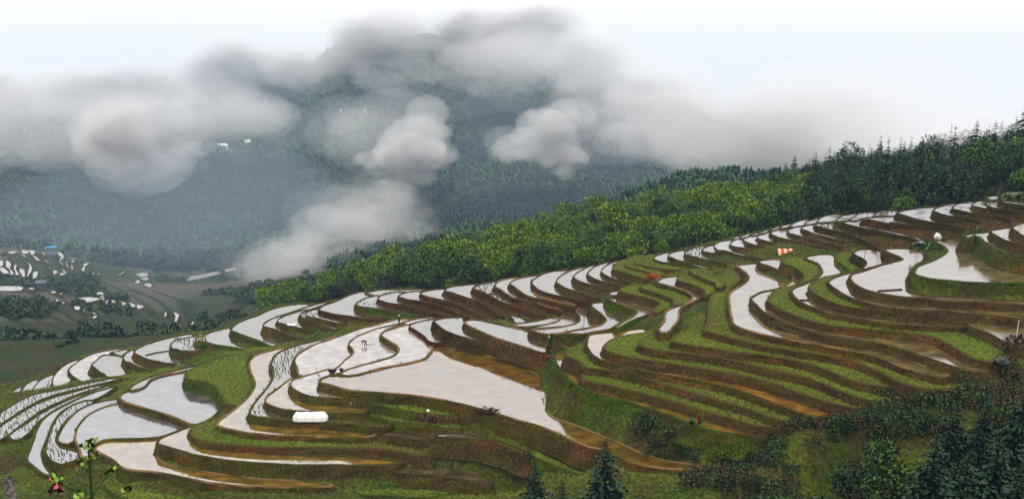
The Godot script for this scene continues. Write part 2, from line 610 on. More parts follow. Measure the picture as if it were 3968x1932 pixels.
func lobe(mb: MB, c: Vector3, r: Vector3, count: int, size: float, ca: Color, cb: Color) -> void:
	for k in count:
		var d := Vector3(rng.randfn(), rng.randfn(), rng.randfn()).normalized()
		var f := pow(rng.randf_range(0.15, 1.0), 0.4)
		var p := c + d * r * f
		var dir := (d + Vector3(rng.randf_range(-1, 1), rng.randf_range(-0.6, 0.9), rng.randf_range(-1, 1))).normalized()
		leaf(mb, p, dir, size * rng.randf_range(0.6, 1.3), ca.lerp(cb, rng.randf()), (d + Vector3.UP * 0.5).normalized())

func tree_mat(called: String) -> StandardMaterial3D:
	var m := StandardMaterial3D.new()
	m.resource_name = called
	m.vertex_color_use_as_albedo = true
	m.roughness = 0.7
	m.metallic_specular = 0.25
	m.backlight_enabled = true
	m.backlight = Color(0.35, 0.35, 0.35)
	return m

func broadleaf(h: float, w: float, ca: Color, cb: Color, lobes: int, count: int, leafs: float) -> Array:
	var tk := MB.new()
	var lean := Vector3(rng.randf_range(-0.4, 0.4), 0, rng.randf_range(-0.4, 0.4))
	tk.tube([Vector3(0, -1.0, 0), Vector3(0, h * 0.25, 0), lean + Vector3(0, h * 0.6, 0)], [0.16, 0.12, 0.05], 5, Color(0.05, 0.04, 0.03))
	for k in 3:
		var an := TAU * k / 3.0 + rng.randf()
		tk.tube([Vector3(0, h * 0.3, 0), Vector3(cos(an) * w * 0.3, h * 0.62, sin(an) * w * 0.3)], [0.07, 0.03], 4, Color(0.05, 0.04, 0.03))
	var cr := MB.new()
	for k in lobes:
		var an := TAU * k / lobes + rng.randf_range(-0.5, 0.5)
		var rr := w * 0.5 * (0.0 if k == 0 else rng.randf_range(0.35, 0.85))
		var y := h * (0.82 if k == 0 else rng.randf_range(0.42, 0.76))
		var s := rng.randf_range(0.55, 1.15)
		var tone := rng.randf_range(0.8, 1.15)
		lobe(cr, Vector3(cos(an) * rr, y, sin(an) * rr) + lean * 0.7, Vector3(w * 0.3, h * 0.19, w * 0.3) * s, count, leafs, ca * tone, cb * tone)
	return [["trunk", tk.mesh(), "bark"], ["crown", cr.mesh(), "leaves"]]

func conifer(h: float, w: float, ca: Color, cb: Color, whorls: int, per: int, gap := 0.0, bare := 0.12, steps := 3, fine := 1.0) -> Array:
	var tk := MB.new()
	tk.tube([Vector3(0, -1.0, 0), Vector3(0, h * 0.5, 0), Vector3(0, h, 0)], [h * 0.014, h * 0.009, 0.02], 5, Color(0.045, 0.035, 0.028))
	var cr := MB.new()
	for k in whorls:
		var t := (k + rng.randf_range(-0.3, 0.3)) / whorls
		if rng.randf() < gap:
			continue
		var y := h * lerpf(bare, 0.985, t)
		var rad := w * 0.5 * pow(1.0 - t, 0.75) * rng.randf_range(0.75, 1.1) + 0.12
		for j in per:
			if rng.randf() < gap * 0.6:
				continue
			var an := TAU * j / per + rng.randf_range(-0.4, 0.4) + k * 0.7
			var out := Vector3(cos(an), 0, sin(an))
			var droop := rng.randf_range(0.15, 0.45)
			var len_ := rad * rng.randf_range(0.7, 1.15)
			for q in steps:
				var f := (q + 0.6) / steps
				var p := Vector3(0, y - droop * len_ * f * f + 0.1 * len_, 0) + out * len_ * f
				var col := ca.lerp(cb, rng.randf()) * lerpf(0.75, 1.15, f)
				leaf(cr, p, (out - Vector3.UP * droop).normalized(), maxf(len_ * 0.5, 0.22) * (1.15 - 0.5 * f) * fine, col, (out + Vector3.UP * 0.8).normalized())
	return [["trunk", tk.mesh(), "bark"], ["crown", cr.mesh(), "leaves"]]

func plant_tree(proto: String, at: Vector3, s: float, turn: float, called: String, label: String, category: String, group := "", tall := 1.0) -> Node3D:
	var o: Node3D
	if not PROTO[proto].has("node"):
		o = thing(called, at, label, category, group)
		for p in PROTO[proto].parts:
			obj(p[0], p[1], MAT[p[2]], o)
		PROTO[proto].node = o
	else:
		o = PROTO[proto].node.duplicate()
		o.name = numbered(called)
		add_child(o, true)
		tag(o, label, category)
		if group:
			o.set_meta("group", group)
		elif o.has_meta("group"):
			o.remove_meta("group")
	o.position = at
	o.basis = Basis(Vector3.UP, turn).scaled(Vector3(s, s * tall, s))
	return o

func scatter(called: String, mesh: Mesh, m: Material, xf: Array, cols: Array, label: String, parent: Node = self) -> void:
	var mm := MultiMesh.new()
	mm.transform_format = MultiMesh.TRANSFORM_3D
	mm.use_colors = cols.size() > 0
	mm.mesh = mesh
	mm.instance_count = xf.size()
	for k in xf.size():
		mm.set_instance_transform(k, xf[k])
		if cols.size():
			mm.set_instance_color(k, cols[k])
	var o := MultiMeshInstance3D.new()
	o.name = numbered(called) if parent == self else called
	o.multimesh = mm
	o.material_override = m
	parent.add_child(o, true)
	o.set_meta("kind", "stuff")
	if label:
		o.set_meta("label", label)

func joined(parts: Array) -> ArrayMesh:
	var st := SurfaceTool.new()
	for p in parts:
		st.append_from(p[1], 0, Transform3D())
	return st.commit()

func build_trees() -> void:
	MAT.bark = earth_mat("bark", 1.0, MAT.bank.albedo_texture, 0.9)
	MAT.leaves = tree_mat("leaves")
	var bright := [Color(0.062, 0.150, 0.010), Color(0.125, 0.225, 0.020)]
	var mid := [Color(0.035, 0.090, 0.014), Color(0.065, 0.130, 0.020)]
	var dusk := [Color(0.022, 0.055, 0.022), Color(0.040, 0.080, 0.028)]
	var firc := [Color(0.016, 0.044, 0.024), Color(0.038, 0.078, 0.036)]
	PROTO.bright_a = {"parts": broadleaf(6.5, 5.6, bright[0], bright[1], 8, 240, 0.25)}
	PROTO.bright_b = {"parts": broadleaf(7.5, 5.0, bright[0], bright[1], 7, 240, 0.25)}
	PROTO.bright_c = {"parts": broadleaf(8.0, 6.4, Color(0.11, 0.20, 0.012), Color(0.19, 0.28, 0.025), 9, 250, 0.27)}
	PROTO.near_a = {"parts": conifer(13.0, 6.6, firc[0] * 0.8, firc[1] * 0.8, 34, 15, 0.06, 0.06, 6, 0.5)}
	PROTO.near_b = {"parts": conifer(12.0, 5.6, firc[0] * 0.8, firc[1] * 0.8, 32, 14, 0.10, 0.05, 6, 0.5)}
	PROTO.plum = {"parts": broadleaf(5.5, 5.4, Color(0.028, 0.040, 0.038), Color(0.045, 0.055, 0.045), 8, 220, 0.25)}
	PROTO.mid_a = {"parts": broadleaf(6.0, 5.4, mid[0], mid[1], 8, 240, 0.25)}
	PROTO.mid_b = {"parts": broadleaf(7.0, 4.6, mid[0], mid[1], 7, 240, 0.25)}
	PROTO.dusk_a = {"parts": broadleaf(6.0, 5.2, dusk[0], dusk[1], 7, 240, 0.25)}
	PROTO.dusk_b = {"parts": broadleaf(8.5, 5.0, Color(0.020, 0.050, 0.026), Color(0.040, 0.078, 0.034), 8, 220, 0.26)}
	PROTO.fir_a = {"parts": conifer(14.0, 6.0, firc[0], firc[1], 24, 11, 0.06, 0.12, 4, 0.75)}
	PROTO.fir_b = {"parts": conifer(12.0, 5.2, firc[0], firc[1], 20, 10, 0.14, 0.12, 4, 0.75)}
	PROTO.fir_c = {"parts": conifer(16.0, 4.2, firc[0], firc[1], 20, 7, 0.18, 0.25)}
	PROTO.lank = {"parts": conifer(15.0, 3.2, firc[0], firc[1], 14, 6, 0.38, 0.3)}
	# the forest on the slopes beyond the terraces, nearest trees first
	var spots := []
	var taken := {}
	for k in 26000:
		var az := rng.randf_range(-0.30, 0.64)
		var u := 1984.0 + 3389.0 * tan(az)
		var near := 193.0 if u > 1750 else lerpf(262.0, 195.0, clampf((u - 1000) / 750.0, 0, 1))
		var d := rng.randf_range(near, 430.0)
		var x := sin(az) * d
		var z := -cos(az) * d
		if u > 4150 or u < 1000 or (u < 1440 + (d - 235) * 0.5 and (d > 335 or rng.randf() < 0.35)):
			continue
		var key := Vector2i(floori(x / 4.4), floori(z / 4.4))
		if taken.has(key):
			continue
		taken[key] = true
		if x > HILL_X0 and z > HILL_Z0 + 6 and top_at(x, z) > -900:
			continue
		spots.append([d, x, z, u])
	spots.sort_custom(func(a, b): return a[0] < b[0])
	var mass := {}
	var counts := {"b": 0, "m": 0, "f": 0}
	for s in spots:
		var x: float = s[1]
		var z: float = s[2]
		var u: float = s[3]
		var y := ground_at(x, z)
		var patch := NZ.get_noise_2d(x * 0.22, z * 0.22) + 0.35 * NZ2.get_noise_2d(x * 0.9, z * 0.9)
		var fir := clampf((u - 2950.0) / 450.0, 0.0, 1.0) * (0.55 if NZ.get_noise_2d(x * 0.4, z * 0.4) > 0.05 else 0.22)
		if s[0] > 330 and u > 2300:
			fir = maxf(fir, 0.75)
		var kind := "bright_a"
		var r := rng.randf()
		if r < fir:
			kind = ["fir_a", "fir_b", "fir_a", "fir_c"][rng.randi() % 4]
		elif u > 3150.0 and rng.randf() < 0.85:
			kind = ["dusk_a", "dusk_b", "plum", "mid_b"][rng.randi() % 4]
		elif patch > -0.03:
			kind = ["bright_a", "bright_b", "bright_c", "mid_a"][rng.randi() % 4]
		elif patch > -0.22:
			kind = ["mid_a", "mid_b", "mid_a", "bright_a"][rng.randi() % 4]
		else:
			kind = ["dusk_a", "plum", "mid_b"][rng.randi() % 3]
		var sc := rng.randf_range(0.75, 1.25) * (1.35 if rng.randf() < 0.14 else 1.0)
		if kind.begins_with("fir"):
			sc *= 0.5 if u < 3050 else rng.randf_range(0.5, 0.8)
		var g := "f" if kind.begins_with("fir") else "b" if kind.begins_with("bright") else "m"
		if counts[g] < 130:
			counts[g] += 1
			var called := "fir_tree" if g == "f" else "broadleaf_tree"
			plant_tree(kind, Vector3(x, y, z), sc, rng.randf() * TAU, called, {"f": "dark blue green fir in the forest behind the upper terraces", "b": "bright green leafy tree in the wood beyond the ridge crest", "m": "duller darker green leafy tree in the wood beyond the ridge crest"}[g], "tree", {"f": "dark firs behind the upper terraces", "b": "bright green trees beyond the ridge crest", "m": "darker green trees beyond the ridge crest"}[g])
		else:
			if not mass.has(kind):
				mass[kind] = []
			mass[kind].append(Transform3D(Basis(Vector3.UP, rng.randf() * TAU).scaled(Vector3(sc, sc * rng.randf_range(0.85, 1.1), sc)), Vector3(x, y, z)))
	for kind in mass:
		scatter("forest", joined(PROTO[kind].parts), MAT.leaves, mass[kind], [], "")
	# firs that stand out against the mist
	for e in SKY_FIRS:
		var at: Vector3 = e[0]
		var top: float = e[1]
		at.y = ground_at(at.x, at.z)
		var hgt := maxf(top - at.y, 4.0)
		var base: float = {"fir_a": 14.0, "fir_b": 12.0, "fir_c": 16.0, "lank": 15.0}[e[2]]
		plant_tree(e[2], at, hgt / base * e[4], rng.randf() * TAU, "fir_tree", e[3], "tree", "", 1.0 / e[4])
	# the wooded mountain and the valley scrub, far off: crowns that read as one mass
	var low := MB.new()
	lobe(low, Vector3(0, 3.0, 0), Vector3(2.6, 2.8, 2.6), 46, 1.7, Color(0.85, 0.85, 0.85), Color(1.15, 1.15, 1.15))
	var xf := []
	var cols := []
	var n := 0
	while n < 30000:
		n += 1
		var az := rng.randf_range(-0.62, 0.62)
		var d := sqrt(rng.randf_range(420.0 * 420.0, 1350.0 * 1350.0))
		var x := sin(az) * d
		var z := -cos(az) * d
		var u := 1984.0 + 3389.0 * tan(az)
		if d < 700 and u < 1250 and (d < 590 or rng.randf() < 0.5):
			continue
		var y := ground_at(x, z)
		var pa := clampf(NZ.get_noise_2d(x * 0.08, z * 0.08) * 1.8 + 0.5, 0, 1)
		var c := Color(0.010, 0.040, 0.026).lerp(Color(0.040, 0.110, 0.022), pa)
		cols.append(c)
		var sc := rng.randf_range(0.8, 1.5) * lerpf(0.9, 1.35, clampf((d - 500) / 600.0, 0, 1))
		xf.append(Transform3D(Basis(Vector3.UP, rng.randf() * TAU).scaled(Vector3(sc, sc * rng.randf_range(0.8, 1.3), sc)), Vector3(x, y - 0.8, z)))
	scatter("mountain_forest", low.mesh(), MAT.leaves, xf, cols, "blue green forest covering the misty mountainside")
	# valley scrub
	xf = []
	cols = []
	for k in 6500:
		var az := rng.randf_range(-0.60, -0.20)
		var d := rng.randf_range(215.0, 560.0)
		var x := sin(az) * d
		var z := -cos(az) * d
		if x > HILL_X0 and z > HILL_Z0 and (top_at(x, z) > -900 or d < 240.0) or near_pool(x, z):
			continue
		var pa := NZ2.get_noise_2d(x * 0.12, z * 0.12) + 0.3 * NZ.get_noise_2d(x, z)
		if pa < (0.10 if d > 230.0 else -0.05):
			continue
		cols.append(Color(0.018, 0.045, 0.018).lerp(Color(0.050, 0.085, 0.020), rng.randf()))
		var sc := rng.randf_range(0.25, 0.6)
		xf.append(Transform3D(Basis(Vector3.UP, rng.randf() * TAU).scaled(Vector3(sc * 1.3, sc, sc * 1.3)), Vector3(x, ground_at(x, z) - 0.8, z)))
	scatter("valley_scrub", low.mesh(), MAT.leaves, xf, cols, "dark green scrub on the valley slopes")

func near_pool(x: float, z: float) -> bool:
	for p in POOLS:
		if (p as Rect2).grow(3.0).has_point(Vector2(x, z)):
			return true
	return false

var POOLS := []

func ground_at(x: float, z: float) -> float:
	if x > HILL_X0 + 6 and x < HILL_X0 + HILL_NX * HILL_S - 8 and z > HILL_Z0 + 6 and z < HILL_Z0 + HILL_NZ * HILL_S - 8:
		return maxf(hill_at(x, z), land_at(x, z))
	return land_at(x, z)

func capsule_net(mb: MB, bones: Array, cell: float, k_: float, cols: Array) -> void:
	# the smooth union of tapered capsules, meshed as surface nets; each bone is [a, b, ra, rb, colour number]
	var lo := Vector3.INF
	var hi := -Vector3.INF
	for b in bones:
		for e in 2:
			var r: float = b[2 + e] + k_ + cell * 2.0
			lo = lo.min(b[e] - Vector3.ONE * r)
			hi = hi.max(b[e] + Vector3.ONE * r)
	var nx := int((hi.x - lo.x) / cell) + 2
	var ny := int((hi.y - lo.y) / cell) + 2
	var nz := int((hi.z - lo.z) / cell) + 2
	var f := PackedFloat32Array()
	f.resize(nx * ny * nz)
	f.fill(9.0)
	var who := PackedByteArray()
	who.resize(nx * ny * nz)
	var near := PackedFloat32Array()
	near.resize(nx * ny * nz)
	near.fill(9.0)
	for bi in bones.size():
		var b: Array = bones[bi]
		var a: Vector3 = b[0]
		var ba: Vector3 = b[1] - a
		var bb := maxf(ba.length_squared(), 1e-8)
		var m: float = maxf(b[2], b[3]) + k_ * 1.5 + cell * 2.0
		var p0: Vector3 = ((a.min(b[1]) - Vector3.ONE * m - lo) / cell).max(Vector3.ZERO)
		var p1: Vector3 = (a.max(b[1]) + Vector3.ONE * m - lo) / cell
		for z in range(int(p0.z), mini(int(p1.z) + 1, nz)):
			for y in range(int(p0.y), mini(int(p1.y) + 1, ny)):
				for x in range(int(p0.x), mini(int(p1.x) + 1, nx)):
					var p := lo + Vector3(x, y, z) * cell
					var t := clampf((p - a).dot(ba) / bb, 0, 1)
					var d: float = (p - a - ba * t).length() - lerpf(b[2], b[3], t)
					var q := (z * ny + y) * nx + x
					if d < near[q]:
						near[q] = d
						who[q] = b[4]
					var h := maxf(k_ - absf(d - f[q]), 0.0) / k_
					f[q] = minf(d, f[q]) - h * h * k_ * 0.25
	var idx := {}
	for z in nz - 1:
		for y in ny - 1:
			for x in nx - 1:
				var q := (z * ny + y) * nx + x
				var sum := Vector3.ZERO
				var n := 0
				var ins := 0
				var c8 := []
				for c in 8:
					c8.append(f[q + (c & 1) + ((c >> 1) & 1) * nx + ((c >> 2) & 1) * nx * ny])
					if c8[c] < 0.0:
						ins += 1
				if ins == 0 or ins == 8:
					continue
				for c in 8:
					for ax in 3:
						if not (c >> ax) & 1:
							var e := c | (1 << ax)
							if (c8[c] < 0.0) != (c8[e] < 0.0):
								var t: float = c8[c] / (c8[c] - c8[e])
								var o := Vector3(c & 1, (c >> 1) & 1, (c >> 2) & 1)
								o[ax] += t
								sum += o
								n += 1
				idx[q] = mb.v.size()
				mb.v.append(lo + (Vector3(x, y, z) + sum / n) * cell)
				var g := Vector3(c8[1] - c8[0] + c8[3] - c8[2] + c8[5] - c8[4] + c8[7] - c8[6], c8[2] - c8[0] + c8[3] - c8[1] + c8[6] - c8[4] + c8[7] - c8[5], c8[4] - c8[0] + c8[5] - c8[1] + c8[6] - c8[2] + c8[7] - c8[3])
				mb.n.append(g.normalized())
				mb.c.append(cols[who[q]])
	var st := [1, nx, nx * ny]
	for q in idx:
		for ax in 3:
			var u: int = st[(ax + 1) % 3]
			var w: int = st[(ax + 2) % 3]
			if (f[q] < 0.0) == (f[q + st[ax]] < 0.0):
				continue
			if not (idx.has(q - u) and idx.has(q - w) and idx.has(q - u - w)):
				continue
			var a: int = idx[q]
			var b: int = idx[q - u]
			var c: int = idx[q - u - w]
			var d: int = idx[q - w]
			if f[q] < 0.0:
				mb.i.append_array(PackedInt32Array([a, c, b, a, d, c]))
			else:
				mb.i.append_array(PackedInt32Array([a, b, c, a, c, d]))

func hand(w: Vector3, dir: Vector3, side: Vector3) -> Array:
	# palm, four unequal curled fingers and a thumb that leaves the side of the palm
	var cup := dir.cross(side).normalized()
	var out := [[w, w + dir * 0.075, 0.022, 0.024, 0], [w + side * 0.018, w + dir * 0.075 + side * 0.028, 0.018, 0.016, 0], [w - side * 0.018, w + dir * 0.07 - side * 0.028, 0.018, 0.016, 0]]
	for k in 4:
		var o := side * (0.030 - 0.020 * k)
		var l: float = [0.036, 0.042, 0.040, 0.030][k]
		var a := w + dir * 0.085 + o
		var b := a + dir * l + cup * 0.008
		out.append([a, b, 0.0095, 0.009, 0])
		out.append([b, b + (dir * 0.7 + cup * 0.7) * l * 0.9, 0.009, 0.008, 0])
	var t := w + dir * 0.03 + side * 0.035
	out.append([t, t + (dir + side * 0.9).normalized() * 0.035, 0.011, 0.010, 0])
	out.append([t + (dir + side * 0.9).normalized() * 0.035, t + dir * 0.055 + side * 0.035 + cup * 0.01, 0.010, 0.009, 0])
	return out

func person(at: Vector3, turn: float, label: String, j: Dictionary, hat: Array, shirt: Color, legs: Color) -> void:
	var o := thing("person", at, label, "person")
	o.rotation.y = turn
	var skin := Color(0.30, 0.17, 0.10)
	var cols := [skin, shirt, legs, Color(0.012, 0.010, 0.009)]
	var mb := MB.new()
	var bones := []
	for s in ["l", "r"]:
		bones.append([j["heel_" + s], j["toe_" + s], 0.042, 0.034, 2])
		bones.append([j["ankle_" + s], j["knee_" + s], 0.045, 0.062, 2])
		bones.append([j["knee_" + s], j["hip_" + s], 0.066, 0.092, 2])
		bones.append([j["shoulder_" + s], j["elbow_" + s], 0.056, 0.045, 1])
		bones.append([j["elbow_" + s], j["wrist_" + s], 0.044, 0.030, 1])
	bones.append([j.hip_l, j.hip_r, 0.10, 0.10, 2])
	bones.append([j.waist, j.chest, 0.12, 0.15, 1])
	bones.append([(j.hip_l + j.hip_r) * 0.5, j.waist, 0.12, 0.12, 1])
	bones.append([j.shoulder_l, j.shoulder_r, 0.065, 0.065, 1])
	bones.append([j.chest, j.head, 0.055, 0.055, 0])
	bones.append([j.head, j.crown, 0.082, 0.092, 0])
	bones.append([j.crown, j.crown + (j.crown - j.head) * 0.15, 0.097, 0.095, 3])
	bones.append([j.head + j.face * 0.09, j.head + j.face * 0.10, 0.016, 0.012, 0])
	capsule_net(mb, bones, 0.026, 0.05, cols)
	for s in ["l", "r"]:
		capsule_net(mb, hand(j["wrist_" + s], (j["wrist_" + s] - j["elbow_" + s]).normalized(), j.side), 0.0055, 0.008, cols)
	obj("body", mb.mesh(), MAT.cloth, o)
	var eyes := MB.new()
	var ex: Vector3 = j.face.cross(j.crown - j.head).normalized()
	for s in [-1.0, 1.0]:
		eyes.blob(j.head.lerp(j.crown, 0.4) + j.face * 0.083 + ex * s * 0.032, Vector3(0.011, 0.007, 0.011), 6, 4, NZ, 0.0, 1.0, Color(0.02, 0.015, 0.01))
	eyes.blob(j.head - (j.crown - j.head) * 0.35 + j.face * 0.078, Vector3(0.02, 0.006, 0.01), 6, 4, NZ, 0.0, 1.0, Color(0.16, 0.05, 0.04))
	obj("face", eyes.mesh(), MAT.cloth, o)
	if hat.size():
		var h := MB.new()
		var up: Vector3 = (j.crown - j.head).normalized()
		var base: Vector3 = j.crown + up * 0.03
		h.tube([base - up * 0.01, base + up * 0.002, base + up * 0.012, base + up * 0.06, base + up * 0.10, base + up * 0.115], [0.12, 0.19, 0.125, 0.115, 0.07, 0.002], 14, hat[0])
		obj("hat", h.mesh(), MAT.cloth, o)

func bush(at: Vector3, s: Vector3, ca: Color, cb: Color, called: String, label: String, category := "bush", count := 130, leafs := 0.22) -> Node3D:
	var o := thing(called, at, label, category)
	var mb := MB.new()
	for k in 4:
		var d := Vector3(rng.randf_range(-0.5, 0.5), 0, rng.randf_range(-0.5, 0.5))
		lobe(mb, Vector3(d.x * s.x, s.y * rng.randf_range(0.4, 0.65), d.z * s.z), s * Vector3(0.42, 0.42, 0.42), count / 4, leafs * maxf(s.x, s.y) * 0.6, ca, cb)
	obj("foliage", mb.mesh(), MAT.leaves, o)
	var st := MB.new()
	for k in 4:
		st.tube([Vector3(0, -0.3, 0), Vector3(rng.randf_range(-0.3, 0.3) * s.x, s.y * 0.6, rng.randf_range(-0.3, 0.3) * s.z)], [0.03, 0.012], 4, Color(0.06, 0.045, 0.03))
	obj("stem", st.mesh(), MAT.bark, o)
	return o

func pole(foot: Vector3, top: Vector3, r: float, col: Color, label: String) -> void:
	var o := thing("wooden_pole", foot, label, "pole")
	var mb := MB.new()
	var t := top - foot
	mb.tube([Vector3(0, -0.4, 0), Vector3.ZERO, t * 0.5 + Vector3(0.015, 0, 0.01), t, t * 1.002], [r, r, r * 0.85, r * 0.7, 0.003], 7, col)
	obj("shaft", mb.mesh(), MAT.plain, o)
	var kn := MB.new()
	for k in 3:
		kn.tube([t * (0.25 + 0.22 * k), t * (0.25 + 0.22 * k) + t.normalized() * 0.05], [r * 1.25, r * 1.25], 7, col * 0.8)
	obj("node", kn.mesh(), MAT.plain, o)

func heap(at: Vector3, s: Vector3, col: Color, called: String, label: String, category: String, amp := 0.45, fr := 1.6) -> Node3D:
	var o := thing(called, at, label, category)
	var mb := MB.new()
	mb.blob(Vector3(0, 0, 0), s * 0.5 * Vector3(1, 1.2, 1), 26, 14, NZ2, amp * 2.2, fr * 9.0, col)
	for k in mb.v.size():
		mb.c[k] = col * (0.7 + 0.6 * absf(NZ.get_noise_3d(mb.v[k].x * 20, mb.v[k].y * 20, mb.v[k].z * 20)) * 2.0)
	obj("mound", mb.mesh(), MAT.rim, o)
	return o

func house(at: Vector3, turn: float, s: Vector3, wall: Color, roof: Color, label: String, flat := false) -> void:
	var o := thing("farmhouse", at, label, "house")
	o.rotation.y = turn
	var w := MB.new()
	w.box(Vector3(0, s.y * 0.5 - 1.0, 0), Vector3(s.x, s.y + 2.0, s.z), wall)
	if not flat:
		for e in [-1.0, 1.0]:
			w.tri(Vector3(e * s.x * 0.5, s.y, -s.z * 0.5), Vector3(e * s.x * 0.5, s.y, s.z * 0.5), Vector3(e * s.x * 0.5, s.y + s.z * 0.32, 0), Vector3(e, 0, 0), wall)
	obj("wall", w.mesh(), MAT.plain, o)
	var r := MB.new()
	if flat:
		r.box(Vector3(0, s.y + 0.12, 0), Vector3(s.x + 0.8, 0.2, s.z + 0.8), roof)
	else:
		for e in [-1.0, 1.0]:
			var an: float = atan(0.64) * e
			r.box(Vector3(0, s.y + s.z * 0.16 + 0.1, e * s.z * 0.27), Vector3(s.x + 1.0, 0.14, s.z * 0.68), roof, Basis(Vector3.RIGHT, an))
	obj("roof", r.mesh(), MAT.plain, o)
	var d := MB.new()
	d.box(Vector3(-s.x * 0.2, 1.0, s.z * 0.5 + 0.02), Vector3(1.0, 2.0, 0.08), Color(0.05, 0.035, 0.025))
	obj("door", d.mesh(), MAT.plain, o)
	for k in 2:
		var q := MB.new()
		q.box(Vector3(s.x * (0.08 + 0.24 * k), 1.6, s.z * 0.5 + 0.02), Vector3(0.9, 0.9, 0.08), Color(0.03, 0.035, 0.04))
		obj("window", q.mesh(), MAT.plain, o)

func build_things() -> void:
	MAT.plain = earth_mat("painted and worn surfaces", 0.8, noise_tex(0.03, 0.85, 1.0, 31), 0.8)
	MAT.cloth = earth_mat("cloth and skin", 2.0, MAT.plain.albedo_texture, 0.85)
	var sheet := StandardMaterial3D.new()
	sheet.resource_name = "white plastic sheet"
	sheet.albedo_color = Color(0.46, 0.48, 0.50).linear_to_srgb()
	sheet.roughness = 0.35
	sheet.vertex_color_use_as_albedo = true
	sheet.backlight_enabled = true
	sheet.backlight = Color(0.12, 0.12, 0.12)
	MAT.sheet = sheet
	# the two farmers
	var f := Vector3(0, 0, 1)
	person(Vector3(-20.71, 51.10, -153.44) + Vector3(0, 0.12, 0), 0.25, "person in dark clothes and a white hat standing on a mud bund, arms held out", {
		"heel_l": Vector3(-0.10, 0.045, -0.05), "toe_l": Vector3(-0.12, 0.036, 0.14), "heel_r": Vector3(0.10, 0.045, -0.05), "toe_r": Vector3(0.13, 0.036, 0.14),
		"ankle_l": Vector3(-0.10, 0.08, -0.02), "ankle_r": Vector3(0.10, 0.08, -0.02), "knee_l": Vector3(-0.10, 0.49, 0.03), "knee_r": Vector3(0.10, 0.49, 0.03),
		"hip_l": Vector3(-0.085, 0.90, 0), "hip_r": Vector3(0.085, 0.90, 0), "waist": Vector3(0, 1.08, 0), "chest": Vector3(0, 1.32, 0.0),
		"shoulder_l": Vector3(-0.17, 1.42, 0), "shoulder_r": Vector3(0.17, 1.42, 0), "elbow_l": Vector3(-0.42, 1.27, 0.02), "elbow_r": Vector3(0.33, 1.19, 0.02),
		"wrist_l": Vector3(-0.62, 1.15, 0.1), "wrist_r": Vector3(0.45, 0.98, 0.08), "head": Vector3(0, 1.58, 0.015), "crown": Vector3(0, 1.66, 0.0), "face": f, "side": Vector3(0, 0.3, 1).normalized()}, [Color(0.80, 0.80, 0.80)], Color(0.016, 0.013, 0.020), Color(0.010, 0.010, 0.013))
	person(Vector3(-25.11, 51.10, -141.75) + Vector3(0, -0.10, 0), 0.0, "person in dark clothes bent double in the pale mud, hands in the water", {
		"heel_l": Vector3(-0.05, 0.045, 0.12), "toe_l": Vector3(-0.23, 0.036, 0.14), "heel_r": Vector3(0.30, 0.045, -0.10), "toe_r": Vector3(0.12, 0.036, -0.12),
		"ankle_l": Vector3(-0.06, 0.08, 0.12), "ankle_r": Vector3(0.28, 0.08, -0.10), "knee_l": Vector3(-0.02, 0.48, 0.11), "knee_r": Vector3(0.24, 0.49, -0.09),
		"hip_l": Vector3(0.16, 0.90, 0.09), "hip_r": Vector3(0.20, 0.90, -0.08), "waist": Vector3(0.02, 1.02, 0), "chest": Vector3(-0.24, 1.02, 0),
		"shoulder_l": Vector3(-0.33, 0.98, 0.17), "shoulder_r": Vector3(-0.33, 0.98, -0.17), "elbow_l": Vector3(-0.38, 0.70, 0.17), "elbow_r": Vector3(-0.33, 0.71, -0.16),
		"wrist_l": Vector3(-0.44, 0.44, 0.13), "wrist_r": Vector3(-0.38, 0.45, -0.12), "head": Vector3(-0.47, 0.98, 0), "crown": Vector3(-0.55, 0.96, 0), "face": Vector3(-0.35, -0.93, 0), "side": Vector3(-1, 0, 0.2).normalized()}, [], Color(0.014, 0.014, 0.016), Color(0.012, 0.012, 0.014))
	var rod := thing("bamboo_rod", Vector3(-24.28, 51.10, -142.59) + Vector3(0, 0.05, 0), "thin bamboo rod floating in the mud right of the bending person", "rod")
	var rb := MB.new()
	rb.tube([Vector3(-0.95, 0, 0.1), Vector3(0, 0.02, 0), Vector3(0.95, 0.01, -0.08)], [0.03, 0.03, 0.022], 6, Color(0.10, 0.07, 0.03))
	obj("shaft", rb.mesh(), MAT.plain, rod)
	# poles
	var pk := Color(0.05, 0.04, 0.03)
	pole(Vector3(11.35, 56.04, -132.90), Vector3(11.35, 56.04, -132.90) + Vector3(0.15, 3.9, 0), 0.06, pk, "tall thin dark pole on the earth knob behind the small square pool")
	pole(Vector3(6.67, 55.76, -127.04), Vector3(6.67, 55.76, -127.04) + Vector3(0.25, 1.7, 0), 0.05, pk, "thin dark pole leaning before the bank of the small square pool")
	pole(Vector3(6.17, 55.76, -121.19), Vector3(6.17, 55.76, -121.19) + Vector3(0.08, 1.6, 0), 0.05, pk, "dark pole at the left edge of the narrow white headed pool")
	pole(Vector3(67.95, 69.23, -164.31), Vector3(67.95, 69.23, -164.31) + Vector3(0, 0.75, 0), 0.06, pk, "short dark post in a white pool on the upper right skyline")
	pole(Vector3(56.86, 67.43, -137.23), Vector3(56.99, 67.43, -137.23) + Vector3(0.0, 1.35, 0), 0.045, pk, "thin post standing in the small pool at the hollow's left")
	pole(Vector3(60.11, 66.47, -99.30), Vector3(60.11, 66.47, -99.30) + Vector3(0.05, 2.5, 0), 0.05, Color(0.55, 0.55, 0.52), "thin pale pole in the murky yellow pool at the right edge")
	pole(Vector3(-46.13, 45.87, -158.69), Vector3(-46.13, 45.87, -158.69) + Vector3(0.15, 2.9, 0), 0.035, Color(0.20, 0.18, 0.14), "thin pale pole in the comma shaped pool on the ridge")
